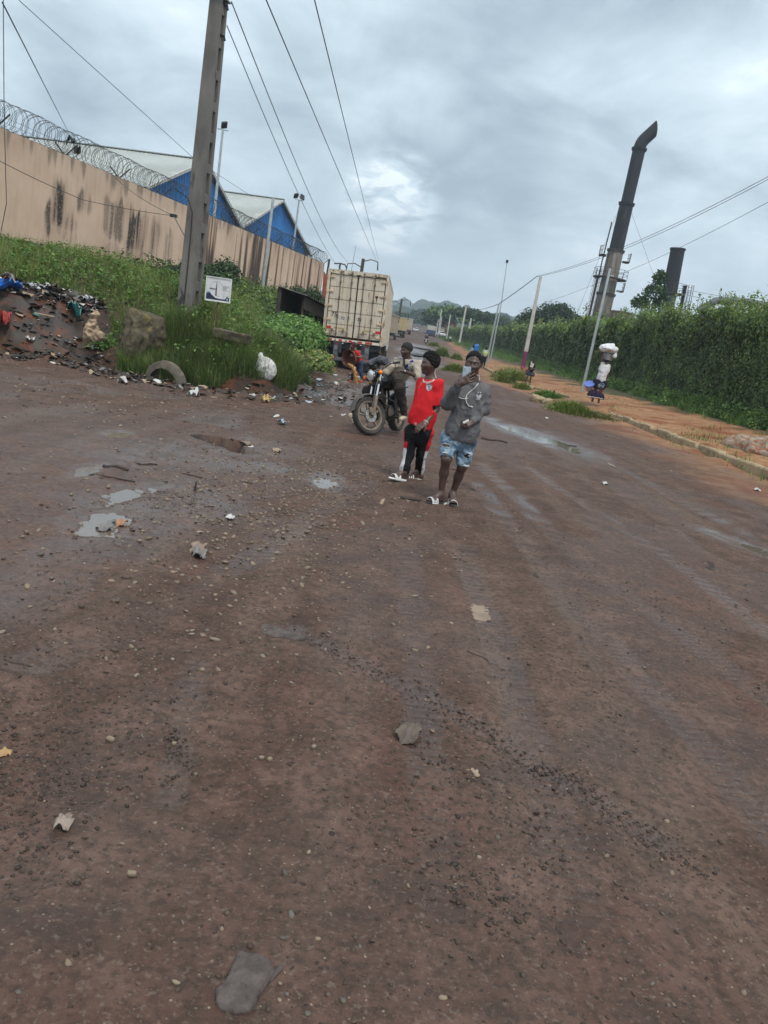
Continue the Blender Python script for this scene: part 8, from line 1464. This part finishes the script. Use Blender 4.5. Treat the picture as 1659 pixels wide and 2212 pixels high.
for z_ in (1.0,): mb.tube([q(.185*math.cos(a), .165*math.sin(a), z_) for a in np.linspace(0, 6.28, 20, endpoint=False)], .028*k, 6, closed=True)
for s_ in (-1, 1): mb.tube([q(s_*.09, -.165, 1.0), q(s_*.10, -.155, 1.2), q(s_*.10, -.10, 1.37)], .022*k, 6)
mb.build('reflective_band', mat('reflective_grey', (.5, .55, .42)), r, world=True)
r, q, k = standing('person shouldering a blue container, half hidden behind the head of the boy in grey', 1016, 744, 789, 62, fabric('pale_blue_shirt', (.26, .34, .40)), fabric('blue_grey_trousers', (.12, .15, .2)))
S_ = Sdf(.02).box((0, 0, 0), (.2, .15, .24), None, .07).cone((0, 0, .24), (.08, 0, .3), .05, .04, .04); V, F = S_.mesh(); tag(link('jerrycan', mesh_np('jerrycan', V, F, mat('blue_plastic', (.03, .17, .50), (.025, .14, .42), 5, .45, 0), None, True), None, tuple(q(.24, -.05, 1.5))), 'blue container on the shoulder of the half hidden walker', 'jerrycan')
standing('distant walker in white shirt and dark trousers by the ivy hedge', 971, 724.5, 740.5, 175, fabric('white_shirt', (.6, .6, .6)), fabric('dark_trousers', (.02, .02, .025)), vox=.05)
# distant motorbike with rider
p = aty(*D4(572, 1228), 134); fb = tag(empty('motorbike', (p[0], 134, p[2])), 'small distant motorbike with a pale front coming up the road', 'motorbike')
mb = MB()
for y_ in (-.6, .65): mb.lathe([(.2, -.05), (.3, -.05), (.31, 0), (.3, .05), (.2, .05)], (0, y_, .31), 'X', 20)
mb.build('wheel', tyrem, fb); V, F = Sdf(.03).ell((0, 0, .85), (.16, .35, .14)).cone((0, -.55, .4), (0, -.4, 1.0), .08, .08, .05).box((0, .5, .75), (.13, .4, .1), None, .06).mesh(); link('body', mesh_np('body', V, F, blackp, None, True), fb); mb = MB(); mb.lathe([(.001, -.02), (.1, 0), (.1, .08)], (0, -.62, .9), 'Y', 14); mb.box((0, -.68, .62), (.13, .03, .10), None, 0, .02); mb.build('headlight', whref, fb)
mb = MB(); mb.tube([(-.38, -.3, 1.08), (0, -.42, 1.02), (.38, -.3, 1.08)], .02, 6); mb.build('handlebar', plast, fb)
q = lambda a, d, z: p+np.array([a, d, z])
figure('distant rider in dark clothes and pale helmet on the small motorbike', tuple(p), q(0, .1, 1.62), (0, -1, 0), .25, q(0, .15, 1.45), [q(-.19, .15, 1.38), q(.19, .15, 1.38)], [q(-.32, -.02, 1.15), q(.32, -.02, 1.15)], [q(-.34, -.25, 1.1), q(.34, -.25, 1.1)], [q(-.1, .3, .85), q(.1, .3, .85)], [q(-.28, -.1, .75), q(.28, -.1, .75)], [q(-.26, .05, .35), q(.26, .05, .35)], SK1, fabric('dark_jacket', (.03, .03, .035)), fabric('dark_trousers_two', (.02, .02, .025)), .04, mat('pale_helmet', (.55, .55, .55)), .9, hairth=.12)

# repeats belong together
GROUPS = {'lorry': 'lorries queued along the left of the road', 'warehouse': 'blue gabled warehouses behind the wall', 'floodlight_mast': 'floodlight masts behind the wall', 'chimney': 'factory chimneys behind the ivy', 'grass_tuft': 'grass tufts along the right road edge', 'shrub': 'bushes on the left bank', 'leafy_tree': 'trees beyond the ivy hedge', 'concrete_pole': 'concrete poles along the right kerb', 'power_pole': 'dark power poles along the left', 'power_cable': 'overhead wires and cables', 'concrete_kerb': 'kerb runs on the right', 'broken_slab': 'broken kerb slabs', 'flat_stone': 'single stones on the near road', 'plastic_scrap': 'plastic scraps lying about', 'paper_scrap': 'paper scraps on the road', 'cardboard_scrap': 'cardboard scraps on the road', 'stick': 'sticks and twigs on the road', 'person': 'people on the street', 'motorbike': 'motorbikes', 'car': 'distant cars', 'concrete_beam': 'concrete beams on the bank', 'sack': 'sacks dumped on the bank', 'dry_leaf': 'leaf like scraps on the road', 'climbing_vine': 'vines on the peach wall', 'street_pole': 'thin steel poles on the right'}
for o in S.objects:
    if o.parent is None and o.get('label') and not o.get('group'):
        g_ = GROUPS.get(o.name.split('.')[0])
        if g_: o['group'] = g_
